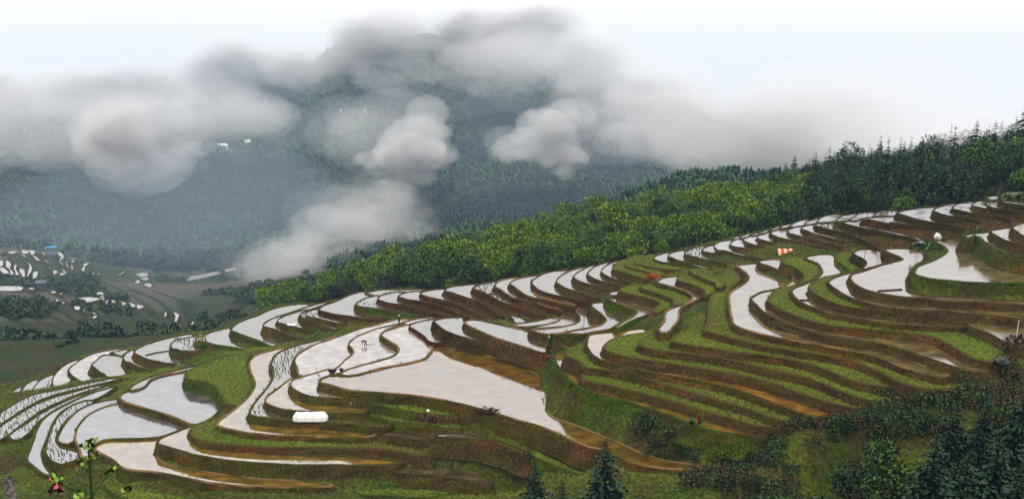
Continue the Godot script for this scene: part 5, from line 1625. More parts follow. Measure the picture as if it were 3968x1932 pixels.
	terrace("c17", "w", "r", "k", 50.18, "broad bright pool under the reddish mud bank left of the standing person", "crescent terraces climbing the skyline ridge", [-38.38, -166.21, -38.51, -168, -38.04, -170.06, -36.81, -171.69, -36.03, -173.12, -34.9, -176.29, -33.36, -179.05, -31.61, -180.08, -28.94, -177.03, -29.9, -174.57, -30.75, -171.69, -30.62, -167.1, -29.82, -163.15, -26.48, -161.04, -23.86, -160, -25.03, -159.59, -27.62, -160.41, -30.31, -161.67, -31.96, -162.51, -34.35, -163.24, -36.15, -164.67])
	terrace("c18", "w", "o", "k", 50.37, "thin flooded strip on the ridge top behind the standing person", "crescent terraces climbing the skyline ridge", [-31.41, -178.89, -29.89, -179.66, -27.88, -180.96, -24.02, -181.06, -19.33, -181.22, -18.98, -180.44, -19.64, -178.89, -23.62, -177.87, -26.2, -176.87, -28.49, -175.87, -29.45, -176.87])
	terrace("u1", "g", "g", "v", 50.50, "upper grassy ledge on the bank below the largest pond", "mud fields and pools in the centre", [-20.52, -118.7, -19.39, -119.91, -16.25, -118.94, -12.33, -117.05, -7.66, -116.12, -6.13, -114.76, -8.44, -114.09, -12.1, -114.67, -15.9, -116.12, -18.64, -117.28])
	terrace("p4", "m", "o", "t", 50.53, "long smooth pale mud field left of the bending person", "mud fields and pools in the centre", [-36.03, -136.27, -36.15, -139.43, -34.88, -143.39, -33.31, -146.5, -31.22, -149.74, -33.76, -145.45, -31.07, -149.01, -28.32, -153.12, -25.19, -155.84, -22, -159.07, -18.55, -161.15, -16.73, -161.57, -16.07, -161.15, -19.46, -158.25, -22.62, -154.66, -25.72, -151.6, -27.55, -148.65, -27.69, -146.15, -27.2, -142.71, -26.57, -140.4, -27.31, -135.05, -28.26, -132.37, -30.57, -130.64, -32.66, -128.67, -32.89, -129.22, -33.63, -129.79, -34.88, -133.25])
	terrace("p7", "m", "o", "t", 50.79, "small pale mud field left of the largest pond", "mud fields and pools in the centre", [-33.76, -125.03, -33.84, -127.34, -32.55, -128.67, -28.96, -131.8, -28.96, -130.82, -27.23, -129.26, -28.19, -128, -28.23, -125.3, -26.34, -122.69, -23.29, -120.68, -22.97, -119.94, -26.55, -119.89, -29.69, -120.43, -31.28, -121.58, -32.98, -123.46])
	terrace("c19", "s", "g", "k", 51.15, "weedy flooded crescent above the green bank, left of and behind the standing person", "crescent terraces climbing the skyline ridge", [-31.12, -166.53, -31.17, -167.9, -30.48, -170.32, -28.83, -173.11, -27.75, -173.84, -26.69, -170.23, -25.69, -166.08, -23.67, -163.41, -20.95, -161.68, -17.58, -159.15, -18.42, -158.94, -21.47, -160.83, -24.21, -162.76, -26.64, -163.94, -28.57, -164.96, -30.32, -165.54])
	terrace("p3", "m", "o", "t", 51.23, "pale churned mud field where the bending person works", "mud fields and pools in the centre", [-28.47, -129.51, -27.74, -131.97, -27.27, -134.97, -26.52, -138.42, -27.25, -140.71, -28.16, -142.72, -27.98, -144.79, -27.59, -146.38, -26.39, -148.73, -24.49, -151.34, -21.29, -153.73, -19.57, -154.24, -22.63, -150.59, -22.51, -147.27, -19.96, -143.4, -18.87, -140.05, -19.11, -136.83, -20.42, -134.82, -24.58, -131.53, -26.37, -129.08, -27.42, -128.24, -28.37, -128.52])
	terrace("p2b", "m", "o", "t", 51.33, "thin wet strip behind the standing person's bund", "mud fields and pools in the centre", [-20.57, -153.71, -19.14, -155.69, -16.91, -157.31, -14.55, -158.13, -13.34, -158.13, -13.86, -157.1, -16.14, -155.69, -18.34, -153.9, -19.1, -153.24])
	terrace("c20", "w", "r", "k", 51.97, "first flooded crescent rightwards on the skyline ridge behind the standing person", "crescent terraces climbing the skyline ridge", [-27.02, -168.3, -26.97, -169.72, -26.44, -171.4, -24.93, -172.87, -22.52, -173.71, -21.92, -173.12, -22.22, -170.2, -21.76, -166.44, -21.16, -164.63, -18.57, -162.84, -15.83, -160.24, -13.54, -157.71, -13, -157.09, -13.87, -157.3, -16.41, -159.81, -19.17, -162.62, -22.46, -164.4, -24.13, -165.08, -25.72, -166.44])
	terrace("p1", "w", "o", "t", 52.00, "largest pond in the centre, ochre water along its far bank and right tail", "mud fields and pools in the centre", [-28.8, -122.73, -28.74, -124.74, -27.72, -125.94, -24.88, -125.5, -22.2, -127.15, -17.67, -130.63, -14.26, -133.14, -13.21, -137.7, -11.96, -138.16, -7.84, -137.19, -2.45, -133.44, 1.66, -129.88, 4.16, -125.39, 4.94, -120.17, 5.12, -115.34, 4.83, -112.6, 5.77, -109.99, 9.03, -107.07, 12.09, -103.9, 13.56, -102.38, 15.64, -99.82, 17.71, -97.88, 22.06, -96.18, 28.43, -94.7, 28.52, -93.89, 24.67, -94.21, 21.45, -94.7, 18.04, -95.19, 14.97, -96.18, 13.02, -97.88, 10.91, -100.36, 9.38, -101.09, 6.33, -104.37, 3.93, -106.87, 0.55, -109.14, -1.19, -110.5, -4.78, -113.14, -10.39, -116.28, -14.22, -117.81, -18.79, -118.68, -23.83, -119.77, -27.54, -122.21])
	terrace("p2", "m", "o", "t", 52.08, "pale churned mud field right of the bending person", "mud fields and pools in the centre", [-26.49, -125.74, -26.19, -127.26, -24.22, -129.67, -20.36, -133.08, -19.05, -134.92, -18.82, -137.29, -19.55, -139.58, -21.71, -142.62, -22.95, -145.07, -22.76, -146.87, -21.19, -148.71, -18.72, -151.17, -18, -150.98, -17.71, -148.34, -15.66, -145.07, -14.39, -142.28, -13.1, -138.92, -13.04, -136.97, -13.85, -133.23, -14.39, -132.48, -17.23, -130.4, -20.06, -128.81, -23.57, -125.88, -24.94, -125.33])
	terrace("c21", "w", "r", "k", 52.53, "second flooded crescent rightwards on the skyline ridge behind the standing person", "crescent terraces climbing the skyline ridge", [-22.81, -167.73, -22.66, -169.16, -21.66, -171.09, -20.18, -171.83, -18.49, -172.07, -17.94, -169.16, -17.57, -165.41, -15.46, -163.14, -12.73, -160.07, -10.07, -156.69, -8.64, -154.64, -9.23, -154.64, -11.36, -157.94, -14.09, -161.59, -16.09, -163.14, -18.44, -164.72, -20.1, -165.41, -21.79, -166.8])
	terrace("m3", "w", "x", "k", 52.66, "small pool above the dark red bank beside the churned mud", "mud fields and pools in the centre", [-18.36, -148.2, -18.15, -149.33, -16.29, -151.44, -14.51, -152.42, -13.8, -152.42, -13.79, -149.52, -13.61, -146.17, -12.86, -142.6, -11.5, -139.19, -12, -138.8, -14.04, -139.86, -14.8, -142.08, -16.15, -144.54, -17.8, -147.27])
	terrace("c22", "w", "r", "k", 53.09, "third flooded crescent rightwards on the skyline ridge behind the standing person", "crescent terraces climbing the skyline ridge", [-18.35, -167.63, -18.27, -169.31, -16.9, -170.62, -14.13, -171.91, -12.92, -171.51, -12.67, -166.21, -11.85, -163.45, -9.69, -160.77, -7.72, -158.18, -5.77, -154.42, -3.65, -150.06, -4.59, -150.64, -6.35, -154.02, -8.3, -157.54, -10.27, -160.12, -12.66, -162.55, -14.93, -164.36, -16.97, -165.98])
	terrace("c23", "w", "r", "k", 54.00, "fourth flooded crescent rightwards on the skyline ridge behind the standing person", "crescent terraces climbing the skyline ridge", [-13.48, -166.99, -13.33, -168.44, -12.16, -170.17, -9.63, -171.42, -7.29, -171.93, -7.25, -167.71, -7.21, -163.46, -5.97, -160.29, -4.67, -157.67, -3.02, -153.47, -1.86, -151.04, -1.33, -149.47, -2.03, -149.86, -3.36, -153.06, -4.88, -156.81, -6.56, -159.63, -8.1, -161.19, -9.81, -163, -11.85, -165.56])
	terrace("z1", "w", "o", "k", 54.10, "small triangular pool at the foot of the red brown crescent banks", "mud fields and pools in the centre", [-0.53, -150.32, 0.05, -150.12, 1.65, -148.76, 2.98, -146.65, 3.2, -146.09, 0.72, -145.35, 0.16, -147.99])
	terrace("m2", "w", "d", "k", 54.17, "rounded pool between the long elliptical pool and the dark red bank", "mud fields and pools in the centre", [-13.77, -146.42, -13.46, -147.37, -11.94, -148.33, -9.11, -148.71, -7.73, -148.52, -8.58, -147.37, -8.03, -145.49, -7.84, -141.85, -6.93, -138.73, -5.25, -136.71, -3.74, -135.72, -4.89, -135.4, -6.27, -135.89, -7.6, -137.21, -9.62, -138.9, -10.21, -139.58, -11.53, -141.32, -12.86, -144.2])
	terrace("c24", "s", "r", "k", 54.89, "flooded crescent with scattered weeds where the ridge meets the bright green trees", "crescent terraces climbing the skyline ridge", [-7.77, -165.17, -7.47, -166.86, -6.25, -168.59, -4.36, -170.09, -3.33, -170.85, -2.29, -170.34, -2.45, -163.51, -1.66, -158.94, 0.76, -153.76, 3.05, -150.49, 5.27, -147.72, 6.11, -146, 4.15, -148.11, 0.16, -153.14, -2.1, -155.88, -3.47, -158.5, -4.5, -160.51, -6.07, -163.28, -7.36, -164.46])
	terrace("m1", "w", "b", "t", 55.07, "long elliptical pool right of the mud fields, pointing down right", "mud fields and pools in the centre", [-8.19, -142.46, -7.94, -143.93, -7.08, -144.49, -5.51, -144.19, -3.25, -142.65, 0.04, -140.13, 2.71, -138.32, 5.32, -136.62, 6.14, -136.02, 5.83, -133.39, 5.29, -130.25, 5.39, -127.53, 4.69, -127.23, 3.04, -128.87, 1.06, -130.87, -0.99, -132.82, -3.09, -135.02, -5.28, -137.88, -7.23, -140.67])
	terrace("q1", "w", "o", "t", 55.16, "thinnest flooded strip at the centre hollow below the crescent tails", "mud fields and pools in the centre", [0.04, -140.92, 1.14, -141.99, 3.91, -143.27, 6.18, -144.95, 8.35, -145.89, 9.02, -145.7, 8.35, -143.83, 6.61, -141.99, 4.39, -140.74, 2.2, -140.03, 0.58, -140.2])
	terrace("q2", "w", "o", "t", 55.32, "second flooded strip at the centre hollow, with a lobed right end", "mud fields and pools in the centre", [1.97, -139.01, 3.82, -139.71, 6.03, -141.13, 7.97, -142.95, 8.54, -145.19, 9.08, -146.91, 10.89, -148.48, 11.44, -148.28, 11.41, -144.81, 11.31, -141.85, 10.34, -140.59, 7.58, -139.53, 4.87, -138.83, 2.5, -138.48])
	terrace("c25", "w", "r", "t", 55.73, "first in the fan of seven bright crescents below the bright green trees", "crescent terraces climbing the skyline ridge", [-3.52, -163.99, -3.36, -165.69, -2.51, -168.17, -0.73, -169.95, 0.83, -170.62, 1.34, -169.69, 0.55, -165.2, 0.91, -160.46, 1.96, -156.42, 4.29, -153.82, 6.56, -151.72, 8.48, -148.47, 8.93, -146.31, 8.19, -147.29, 5.93, -150.28, 3.57, -153.19, 1.11, -154.59, -1.04, -158.42, -2.55, -162.09])
	terrace("g8", "w", "g", "k", 55.89, "narrow white headed pool running right as an ochre strip under the grass strips", "long terraces stepping down the lower right slope", [6.16, -122.91, 6.33, -124.62, 7.82, -125.19, 8.12, -123.76, 8.56, -118.82, 10.05, -114.24, 12.68, -110.44, 17.48, -107.73, 21.98, -104.72, 26.08, -101.08, 29.25, -98.02, 30.84, -96.56, 29.93, -95.49, 27.88, -95.77, 25.59, -96.38, 23.66, -97.36, 21.08, -99.99, 17.68, -103.56, 13.96, -106.64, 9.87, -109.88, 8.31, -112.4, 7.15, -116.75, 6.32, -120.43])
	terrace("m4", "w", "g", "t", 56.17, "small square pool behind the leaning bamboo pole", "mud fields and pools in the centre", [5.54, -131.7, 5.89, -132.67, 6.84, -133.32, 10.36, -133.49, 10.25, -132.02, 9.57, -129.49, 9.18, -126.74, 8.66, -126.29, 7.72, -126.89, 6.8, -128.25, 6.01, -130.74])
	terrace("q3", "w", "b", "t", 56.21, "flooded terrace with the tall thin pole standing in front", "mud fields and pools in the centre", [2.97, -135.2, 5.29, -135.88, 7.96, -136.91, 10.29, -138.48, 11.29, -140.44, 11.43, -142.28, 11.1, -144.54, 11.38, -146.87, 12.58, -148.46, 13.52, -148.86, 13.62, -146.08, 13.8, -143.02, 14.26, -138.65, 14.48, -137.6, 10.48, -135.2, 7.68, -133.53, 6, -132.88, 4.17, -133.7])
	terrace("c26", "w", "r", "t", 56.58, "second in the fan of seven bright crescents below the bright green trees", "crescent terraces climbing the skyline ridge", [-0.51, -162.52, -0.2, -164.46, 1.07, -166.45, 3.39, -168.48, 4.88, -169.1, 5.45, -168.73, 4.3, -163.97, 4.17, -158.76, 4.77, -154.29, 6.59, -152.57, 8.83, -150.88, 11, -148.82, 11.24, -147.41, 10.38, -148.01, 7.65, -150.26, 5.41, -152.14, 4.14, -152.65, 2.53, -154.51, 1.37, -157.62, 0.17, -160.85])
	terrace("g7", "g", "b", "v", 56.94, "second grass strip below the long orange brown strip", "long terraces stepping down the lower right slope", [9.77, -111.05, 9.79, -113.47, 11.3, -114.47, 16.26, -111.52, 20.84, -107.81, 25.05, -103.89, 28.99, -100.22, 31.37, -97.53, 31.5, -96.42, 29.41, -96.05, 27.51, -97.53, 24.24, -100.22, 20.14, -103.89, 15.67, -107.13, 12.53, -109.17, 10.9, -110.1])
	terrace("c27", "w", "r", "k", 57.32, "largest pool in the fan of seven bright crescents, ducks at its right edge", "crescent terraces climbing the skyline ridge", [3.6, -160.45, 3.89, -162.37, 5.09, -165.6, 7.25, -168.94, 9.23, -170, 11.13, -170.37, 11.67, -169.73, 9.61, -165.09, 8.85, -160.21, 8.85, -155.6, 9.47, -152.08, 11.1, -150.38, 13.23, -148.3, 13.92, -147.08, 12.93, -147.48, 11.01, -149.12, 8.55, -151.22, 6.6, -152.94, 5.03, -155.15, 4.04, -158.33])
	terrace("g6", "g", "b", "v", 57.88, "bright grassy strip directly below the long orange brown strip", "long terraces stepping down the lower right slope", [10.19, -113.21, 9.57, -115.51, 7.9, -117.63, 7.85, -119.82, 9.32, -122.09, 10.83, -122.09, 11.93, -117.63, 13.47, -114.99, 18.04, -111.97, 22.74, -109.09, 27.21, -106.34, 31.01, -102.03, 33.77, -98.03, 34.7, -96.14, 32.83, -95.04, 30.95, -96.33, 28.61, -99.01, 24.73, -102.66, 20.54, -106.34, 16.07, -110.27, 12.82, -112.22])
	terrace("q4", "w", "o", "t", 57.95, "flooded terrace with an ochre pool under the green bank, centre right", "mud fields and pools in the centre", [7.37, -128.23, 10.07, -129.83, 13.24, -131.64, 14.51, -133.15, 15.16, -134.87, 14.84, -137.35, 13.65, -141.79, 13.3, -143.34, 13.93, -144.91, 15.53, -145.31, 15.84, -145.11, 15.61, -141.79, 15.97, -138.07, 18, -135.57, 17.33, -133.49, 16.07, -131.47, 15.31, -130.16, 12.68, -128.87, 10.89, -127.6, 9.73, -127.91, 5.96, -127.6])
	terrace("c28", "w", "b", "k", 58.22, "fourth in the fan of seven bright crescents below the bright green trees", "crescent terraces climbing the skyline ridge", [8.17, -157.79, 8.45, -159.69, 9.18, -162.13, 10.89, -165.66, 12.99, -168.54, 14.87, -169.61, 15.36, -169.34, 12.63, -163.62, 11.73, -159.69, 11.47, -155.93, 11.84, -152.78, 13.44, -151.03, 14.97, -148.89, 15.42, -147.64, 14.55, -148.06, 12.76, -149.74, 10.95, -151.81, 9.55, -153.67, 8.64, -156.39])
	terrace("g5", "w", "o", "k", 58.74, "boot shaped white pool running right into a long orange brown strip", "long terraces stepping down the lower right slope", [11, -123.09, 11.66, -125.21, 16.29, -126.77, 20.22, -128.17, 20.8, -126.77, 15.78, -122.5, 14.32, -119.61, 14.26, -115.77, 18.19, -113.16, 24.63, -110.17, 30.51, -106.41, 34.29, -102.45, 37.18, -99.15, 39.29, -96.42, 38.95, -95.1, 37.88, -94.62, 35.37, -94.73, 33.54, -96.04, 31.35, -98.95, 28.02, -103.09, 23.78, -106.09, 19.22, -108.64, 16.08, -110.56, 13.23, -112.91, 12.25, -113.67, 11.15, -116.3, 10.71, -119.61])
	terrace("c29", "w", "b", "k", 59.23, "fifth in the fan of seven bright crescents below the bright green trees", "crescent terraces climbing the skyline ridge", [11.36, -157.22, 11.83, -159.64, 12.87, -162.13, 14.61, -165.22, 16.01, -166.81, 16.21, -166.28, 14.51, -159.64, 14.18, -155.81, 14.52, -153.04, 15.75, -151.25, 17.29, -149.49, 18.49, -149.06, 17.31, -148.63, 15.62, -149.93, 13.5, -152.68, 12.51, -154.18, 11.8, -155.81])
	terrace("q5", "w", "g", "t", 59.38, "angular terrace with a small white right corner, centre right", "mud fields and pools in the centre", [16.04, -143.13, 16.46, -143.93, 18.38, -144.34, 18.79, -142.33, 20.54, -139.22, 22.75, -136.24, 22.78, -134.44, 21.32, -133.02, 18.81, -130.28, 16.83, -127.32, 15.8, -126.05, 15.55, -126.36, 17.22, -129.61, 19.33, -132.68, 20.11, -134.61, 19.85, -135.69, 18.32, -138.47, 16.68, -140.96, 16.16, -142.13])
	terrace("q5b", "w", "o", "k", 59.68, "tiny white pool at the left tip of the green grass steps, centre right", "mud fields and pools in the centre", [16.47, -144.1, 17.09, -145.76, 18.76, -146.6, 18.52, -143.7, 17.59, -143.29, 16.73, -143.49])
	terrace("c30", "w", "b", "k", 59.81, "sixth in the fan of seven bright crescents below the bright green trees", "crescent terraces climbing the skyline ridge", [13.94, -157.36, 14.35, -159.32, 15.64, -162.86, 17.13, -165.48, 18.53, -166.82, 19.04, -166.82, 17.41, -160.82, 16.89, -156.88, 16.97, -153.12, 18.05, -151.3, 19.62, -149.97, 20.13, -149.53, 18.48, -149.09, 16.32, -151.84, 15.26, -153.58, 14.39, -155.69])
	terrace("g4", "g", "b", "v", 59.88, "rounded light green grass terrace above the boot shaped white pool", "long terraces stepping down the lower right slope", [12.76, -115.48, 13.38, -117.97, 14.71, -119.98, 17.55, -121.75, 20.46, -122.35, 20.05, -119.69, 18.7, -116.85, 20.11, -114.41, 24.96, -112.05, 29.56, -109.54, 33.57, -105.73, 37.18, -101.72, 39.78, -97.99, 42.07, -95.64, 42.36, -94.87, 40.35, -94.31, 38.69, -95.06, 36.98, -96.6, 34.78, -99.21, 32.52, -102.15, 29.96, -104.59, 24.09, -107.84, 19.42, -110.13, 16.18, -111.54, 13.95, -113.35])
	terrace("c31", "w", "b", "k", 60.40, "seventh in the fan of seven bright crescents below the bright green trees", "crescent terraces climbing the skyline ridge", [16.47, -157.02, 16.85, -158.99, 18.01, -162.05, 19.22, -164.04, 20.7, -165.48, 21.1, -165.21, 19.56, -159.49, 19.04, -156.05, 18.89, -152.74, 19.71, -150.91, 20.69, -149.56, 20, -149.56, 18.21, -151.82, 17.34, -153.44, 16.68, -155.57])
	terrace("q6", "g", "b", "v", 60.56, "lower bright grass step in the centre right", "mud fields and pools in the centre", [18.14, -142.57, 18.58, -144.43, 20.35, -146.13, 21.99, -145.91, 21.52, -142.57, 23.79, -139.77, 26.05, -137.45, 26.04, -134.46, 24, -131.59, 22.26, -130.2, 21.98, -131.59, 23.77, -134.46, 23.76, -136.31, 22.49, -138.21, 20.16, -140.56])
	terrace("g3", "g", "b", "v", 60.91, "long grass terrace third below the keyhole pool", "long terraces stepping down the lower right slope", [17.29, -114.13, 18.27, -116.62, 19.85, -118.63, 21.83, -119.51, 24.2, -121.31, 23.9, -117.76, 23.73, -114.95, 26.93, -113.32, 31.51, -110.7, 36.05, -108.68, 39.62, -104.38, 41.83, -99.54, 43.27, -95.87, 45.01, -94.32, 43.28, -93.75, 41.61, -94.13, 39.51, -96.26, 37.85, -99.32, 35.71, -102.35, 33.04, -104.15, 29.02, -107.6, 24.48, -109.93, 21.27, -111.11, 18.85, -112.26])
	terrace("c32", "g", "b", "v", 61.06, "first grassy unflooded step on the ridge crest above the seven bright crescents", "dry grassy terraces on the ridge crest", [18.47, -155.35, 19.22, -158.82, 20.5, -162.44, 21.9, -163.77, 23.58, -162.44, 22.35, -157.81, 23.51, -153.43, 24.52, -150.17, 23.79, -148.37, 22.81, -150.17, 20.56, -153.19, 19.48, -154.86])
	terrace("q7", "g", "b", "v", 61.32, "upper bright grass step in the centre right", "mud fields and pools in the centre", [21.74, -141.65, 22.17, -143.52, 23.18, -144.36, 24.57, -144.79, 25.18, -141.85, 27.9, -139.03, 28.64, -136.31, 28.05, -133.31, 26.62, -132.22, 25.03, -131.87, 25.66, -133.68, 25.65, -135.92, 24.51, -137.85, 22.77, -140.23])
	terrace("c33", "g", "b", "v", 61.48, "second grassy unflooded step on the ridge crest above the seven bright crescents", "dry grassy terraces on the ridge crest", [20.98, -156.62, 21.68, -160.18, 22.58, -163.36, 24.01, -164.72, 25.38, -165.54, 25.6, -162.82, 24.52, -159.66, 25.27, -156.62, 26.49, -153.21, 27.21, -149.93, 26.3, -149.93, 24.56, -152.02, 23.1, -153.93, 21.77, -155.38])
	terrace("c34", "g", "b", "v", 61.83, "third grassy unflooded step on the ridge crest above the seven bright crescents", "dry grassy terraces on the ridge crest", [22.86, -158.21, 24.14, -161.33, 25.68, -163.48, 27.42, -164.31, 27.81, -161.33, 27.3, -158.21, 28.75, -156.18, 30.28, -154.21, 30.47, -152.76, 28.71, -152.66, 26.52, -153.48, 24.96, -154.7, 23.76, -156.18, 22.89, -156.68])
	terrace("g2", "g", "b", "v", 61.88, "long olive grass terrace second below the keyhole pool", "long terraces stepping down the lower right slope", [21.58, -112.62, 22.42, -114.82, 24.1, -117.11, 25.9, -120.7, 28.28, -125.82, 29.06, -123.21, 27.18, -117.11, 28.6, -113.16, 32.97, -109.97, 37.44, -107.94, 41.4, -105.01, 43.4, -101.78, 44.93, -97.88, 45.78, -96.64, 44.24, -96.24, 42.29, -96.64, 40.5, -98.3, 38.15, -102.68, 35.08, -105.73, 30.66, -107.69, 26.12, -109.87, 23.33, -111.28])
	terrace("q8", "w", "o", "t", 62.08, "S shaped pool below the red earth mound", "mud fields and pools in the centre", [24.21, -143.42, 25.34, -145.59, 27.08, -146.7, 28.99, -147.37, 30.65, -147.82, 28.5, -142.36, 29.55, -139.47, 31, -136.29, 31.1, -134.38, 30.22, -133.62, 27.8, -130.69, 26.02, -128.22, 25.06, -125.18, 24.15, -121.32, 22.85, -118.27, 21.63, -115.93, 20.62, -115.79, 20.38, -117.09, 22, -121.32, 22.75, -125.18, 23.93, -127.53, 26.73, -130.33, 28.06, -132.51, 28.76, -134.75, 28.47, -136.68, 27.1, -139.47, 25.6, -141.31])
	terrace("c35", "w", "o", "k", 62.31, "small flooded crescent just above the three grassy steps on the crest", "crescent terraces climbing the skyline ridge", [26.49, -159.29, 26.92, -160.88, 28.03, -162.77, 30.21, -164.71, 30.84, -164.71, 29.72, -159.82, 29.29, -156.71, 29.73, -155.2, 28.88, -155.7, 27.59, -156.46, 26.69, -158.25])
	terrace("c36", "w", "o", "k", 62.72, "flooded crescent second above the grassy steps on the crest", "crescent terraces climbing the skyline ridge", [29.05, -159.15, 29.55, -161.02, 30.92, -163.21, 33.1, -164.89, 33.67, -164.61, 32.59, -159.68, 31.88, -156.03, 32.91, -153.53, 34.34, -152.06, 35.53, -150.14, 34.45, -149.91, 32.61, -152.06, 31.45, -155.02, 30.24, -156.8, 29.62, -158.62])
	terrace("g1", "g", "b", "v", 62.80, "grass terrace with a bright green patch, directly below the keyhole pool", "long terraces stepping down the lower right slope", [26.41, -114.59, 27.46, -117.81, 29.03, -124.12, 30.96, -131.1, 34.11, -140.5, 38.42, -149.36, 38.62, -143.05, 35.08, -135.64, 32.65, -124.12, 31.52, -116.62, 34.38, -111.53, 38.51, -108.36, 42.62, -105.84, 45.36, -102.49, 47.37, -98.04, 49.24, -95.54, 51.43, -93.93, 49.53, -93.07, 46.74, -93.34, 45.18, -94.81, 43.5, -99.87, 41.58, -103.05, 37.55, -105.45, 31.96, -108.98, 28.49, -112.18])
	terrace("q9", "g", "b", "v", 62.95, "grass step above the S shaped pool by the red earth mound", "mud fields and pools in the centre", [27.45, -141.58, 28.16, -143.09, 30.12, -144.18, 30.91, -143.74, 31.37, -140.74, 32.43, -138.25, 32.76, -135.06, 31.13, -132.39, 29.98, -131.27, 30.69, -133.14, 30.43, -136.24, 28.9, -139.07])
	terrace("c37", "s", "o", "k", 63.37, "pool speckled with stubble behind a thick olive bank on the crest", "crescent terraces climbing the skyline ridge", [32.19, -159.02, 32.74, -160.64, 34.16, -162.86, 35.99, -165.13, 37.29, -166, 36.51, -161.19, 35.58, -156.9, 36.08, -154.84, 37.84, -152.33, 38.06, -150.86, 37.43, -151.59, 35.74, -153.32, 34.37, -155.09, 32.97, -156.9, 32.34, -157.95])
	terrace("q10", "g", "b", "v", 63.58, "olive grass step topmost beside the bright green slope, centre right", "mud fields and pools in the centre", [30.22, -144.84, 30.94, -146.21, 32.59, -146.67, 34.01, -143.05, 34.53, -138.35, 33.58, -134.33, 32.38, -133.55, 32.89, -136.71, 31.64, -139.61])
	terrace("r11", "w", "b", "t", 63.67, "big keyhole shaped pool bounded on its left by bright green grass", "winding terraces of the right hand hollow", [38.97, -147.93, 39.34, -148.73, 42.67, -150.17, 43.49, -149.83, 41.91, -144.92, 42.76, -140.95, 43.77, -137.18, 43.8, -135.56, 42.75, -133.79, 40.71, -132.06, 37.88, -129.45, 36.41, -126.93, 35.29, -123.49, 34.37, -118.03, 34.44, -115.03, 34.67, -112.72, 37.28, -109.96, 40.13, -108.36, 43.54, -106.3, 46.42, -103.34, 48.18, -100.07, 50.39, -96.56, 50.53, -95.31, 49.24, -94.49, 48.2, -95.1, 46.34, -97.64, 44.75, -101.22, 42.45, -103.44, 39.24, -105.8, 36.53, -107.58, 33.77, -109.58, 31.11, -112.44, 30.29, -114.73, 30.5, -116.51, 31.76, -122.82, 32.91, -128.36, 33.92, -131.11, 37.75, -136.98, 39.04, -139.88, 39.46, -142.69, 39.39, -145.38])
	terrace("c39", "w", "o", "k", 63.88, "small oval pool right of the stubble speckled pool on the crest", "crescent terraces climbing the skyline ridge", [35.63, -159.48, 36.29, -161.41, 37.39, -163.11, 38.76, -164.25, 39.38, -164.25, 38.42, -160.58, 37.8, -157.86, 37.02, -157.06, 36.12, -157.86, 35.64, -158.39])
	terrace("c40", "w", "o", "k", 64.09, "flooded crescent above the dark green bank left of the red striped cover", "crescent terraces climbing the skyline ridge", [38.33, -161.87, 38.91, -163.87, 40.44, -166.21, 41.98, -167.41, 43.59, -168.32, 44.15, -168.01, 42.55, -163.58, 40.93, -158.01, 41.72, -156.4, 43.25, -153.29, 44.57, -151.78, 43.42, -151.78, 41.7, -154.06, 40.01, -157.2, 39.44, -158.28, 38.42, -158.55])
	terrace("c42", "w", "b", "k", 64.58, "first small flooded crescent climbing towards the red striped cover", "crescent terraces climbing the skyline ridge", [41.17, -161.07, 41.91, -163.37, 43.43, -165.73, 45.32, -167.24, 45.87, -166.93, 44.61, -163.08, 43.58, -159.11, 44.49, -158.01, 43.7, -157.74, 42.77, -158.56, 41.77, -159.11, 41.33, -160.23])
	terrace("r12", "w", "b", "k", 64.62, "flooded crescent with a rusty red bank right of the keyhole pool", "winding terraces of the right hand hollow", [35.07, -123.96, 36.02, -125.71, 37.77, -127.87, 39.95, -128.98, 41.63, -130.29, 40.03, -128.24, 38.01, -123.61, 37.23, -120.26, 37.11, -116.77, 37.88, -113.46, 39.77, -112.59, 42.43, -110.33, 46.45, -107.61, 49.92, -106.05, 52.26, -104.02, 53.58, -100.17, 54.58, -96.15, 54.84, -94.66, 53.96, -93.83, 52.64, -93.83, 51.16, -95.3, 49.51, -98.12, 47.35, -101.97, 45.07, -104.17, 43.01, -105.12, 39.7, -107.35, 36.9, -111.45, 35.91, -114.2, 35.09, -117.55, 35.06, -120.76, 34.99, -122.59])
	terrace("b1", "w", "o", "k", 64.63, "first tiny pool in the skyline back row, counting from the green crest rightwards", "tiny pools in the skyline back row", [42.75, -165.79, 43.44, -167.3, 44.92, -169.15, 45.09, -168.84, 44.3, -166.7, 43.24, -165.49])
	terrace("r10", "w", "b", "t", 64.64, "small flooded S terrace with a brown margin right of the big keyhole pool", "winding terraces of the right hand hollow", [42.58, -146.78, 43.72, -148.46, 46.87, -149.19, 46.92, -147.49, 45.87, -143.29, 46.21, -140.18, 47.11, -138.03, 46.76, -134.72, 45.4, -132.73, 43.84, -130.98, 42.36, -130.41, 41.67, -130.41, 42.93, -131.94, 44.25, -133.92, 45.2, -135.94, 45.54, -138.03, 45.14, -140.18, 44.51, -141.27, 43.54, -144.67])
	terrace("b2", "w", "o", "k", 64.83, "second tiny pool in the skyline back row, counting from the green crest rightwards", "tiny pools in the skyline back row", [44.37, -166.06, 45.16, -167.89, 47.11, -170.26, 47.23, -169.76, 46.4, -167.58, 45.04, -165.75])
	terrace("c43", "w", "b", "k", 64.99, "second small flooded crescent climbing towards the red striped cover", "crescent terraces climbing the skyline ridge", [44.11, -162.91, 44.84, -164.99, 46.44, -166.8, 48.34, -168.22, 48.71, -167.73, 47.13, -162.91, 46.02, -158.92, 46.79, -157.81, 45.67, -158.08, 44.93, -159.76, 44.41, -161.46])
	terrace("b3", "w", "o", "k", 65.04, "third tiny pool in the skyline back row, counting from the green crest rightwards", "tiny pools in the skyline back row", [46.58, -166.87, 47.25, -168.42, 49.03, -170.31, 49.2, -169.99, 48.51, -168.42, 46.95, -166.38])
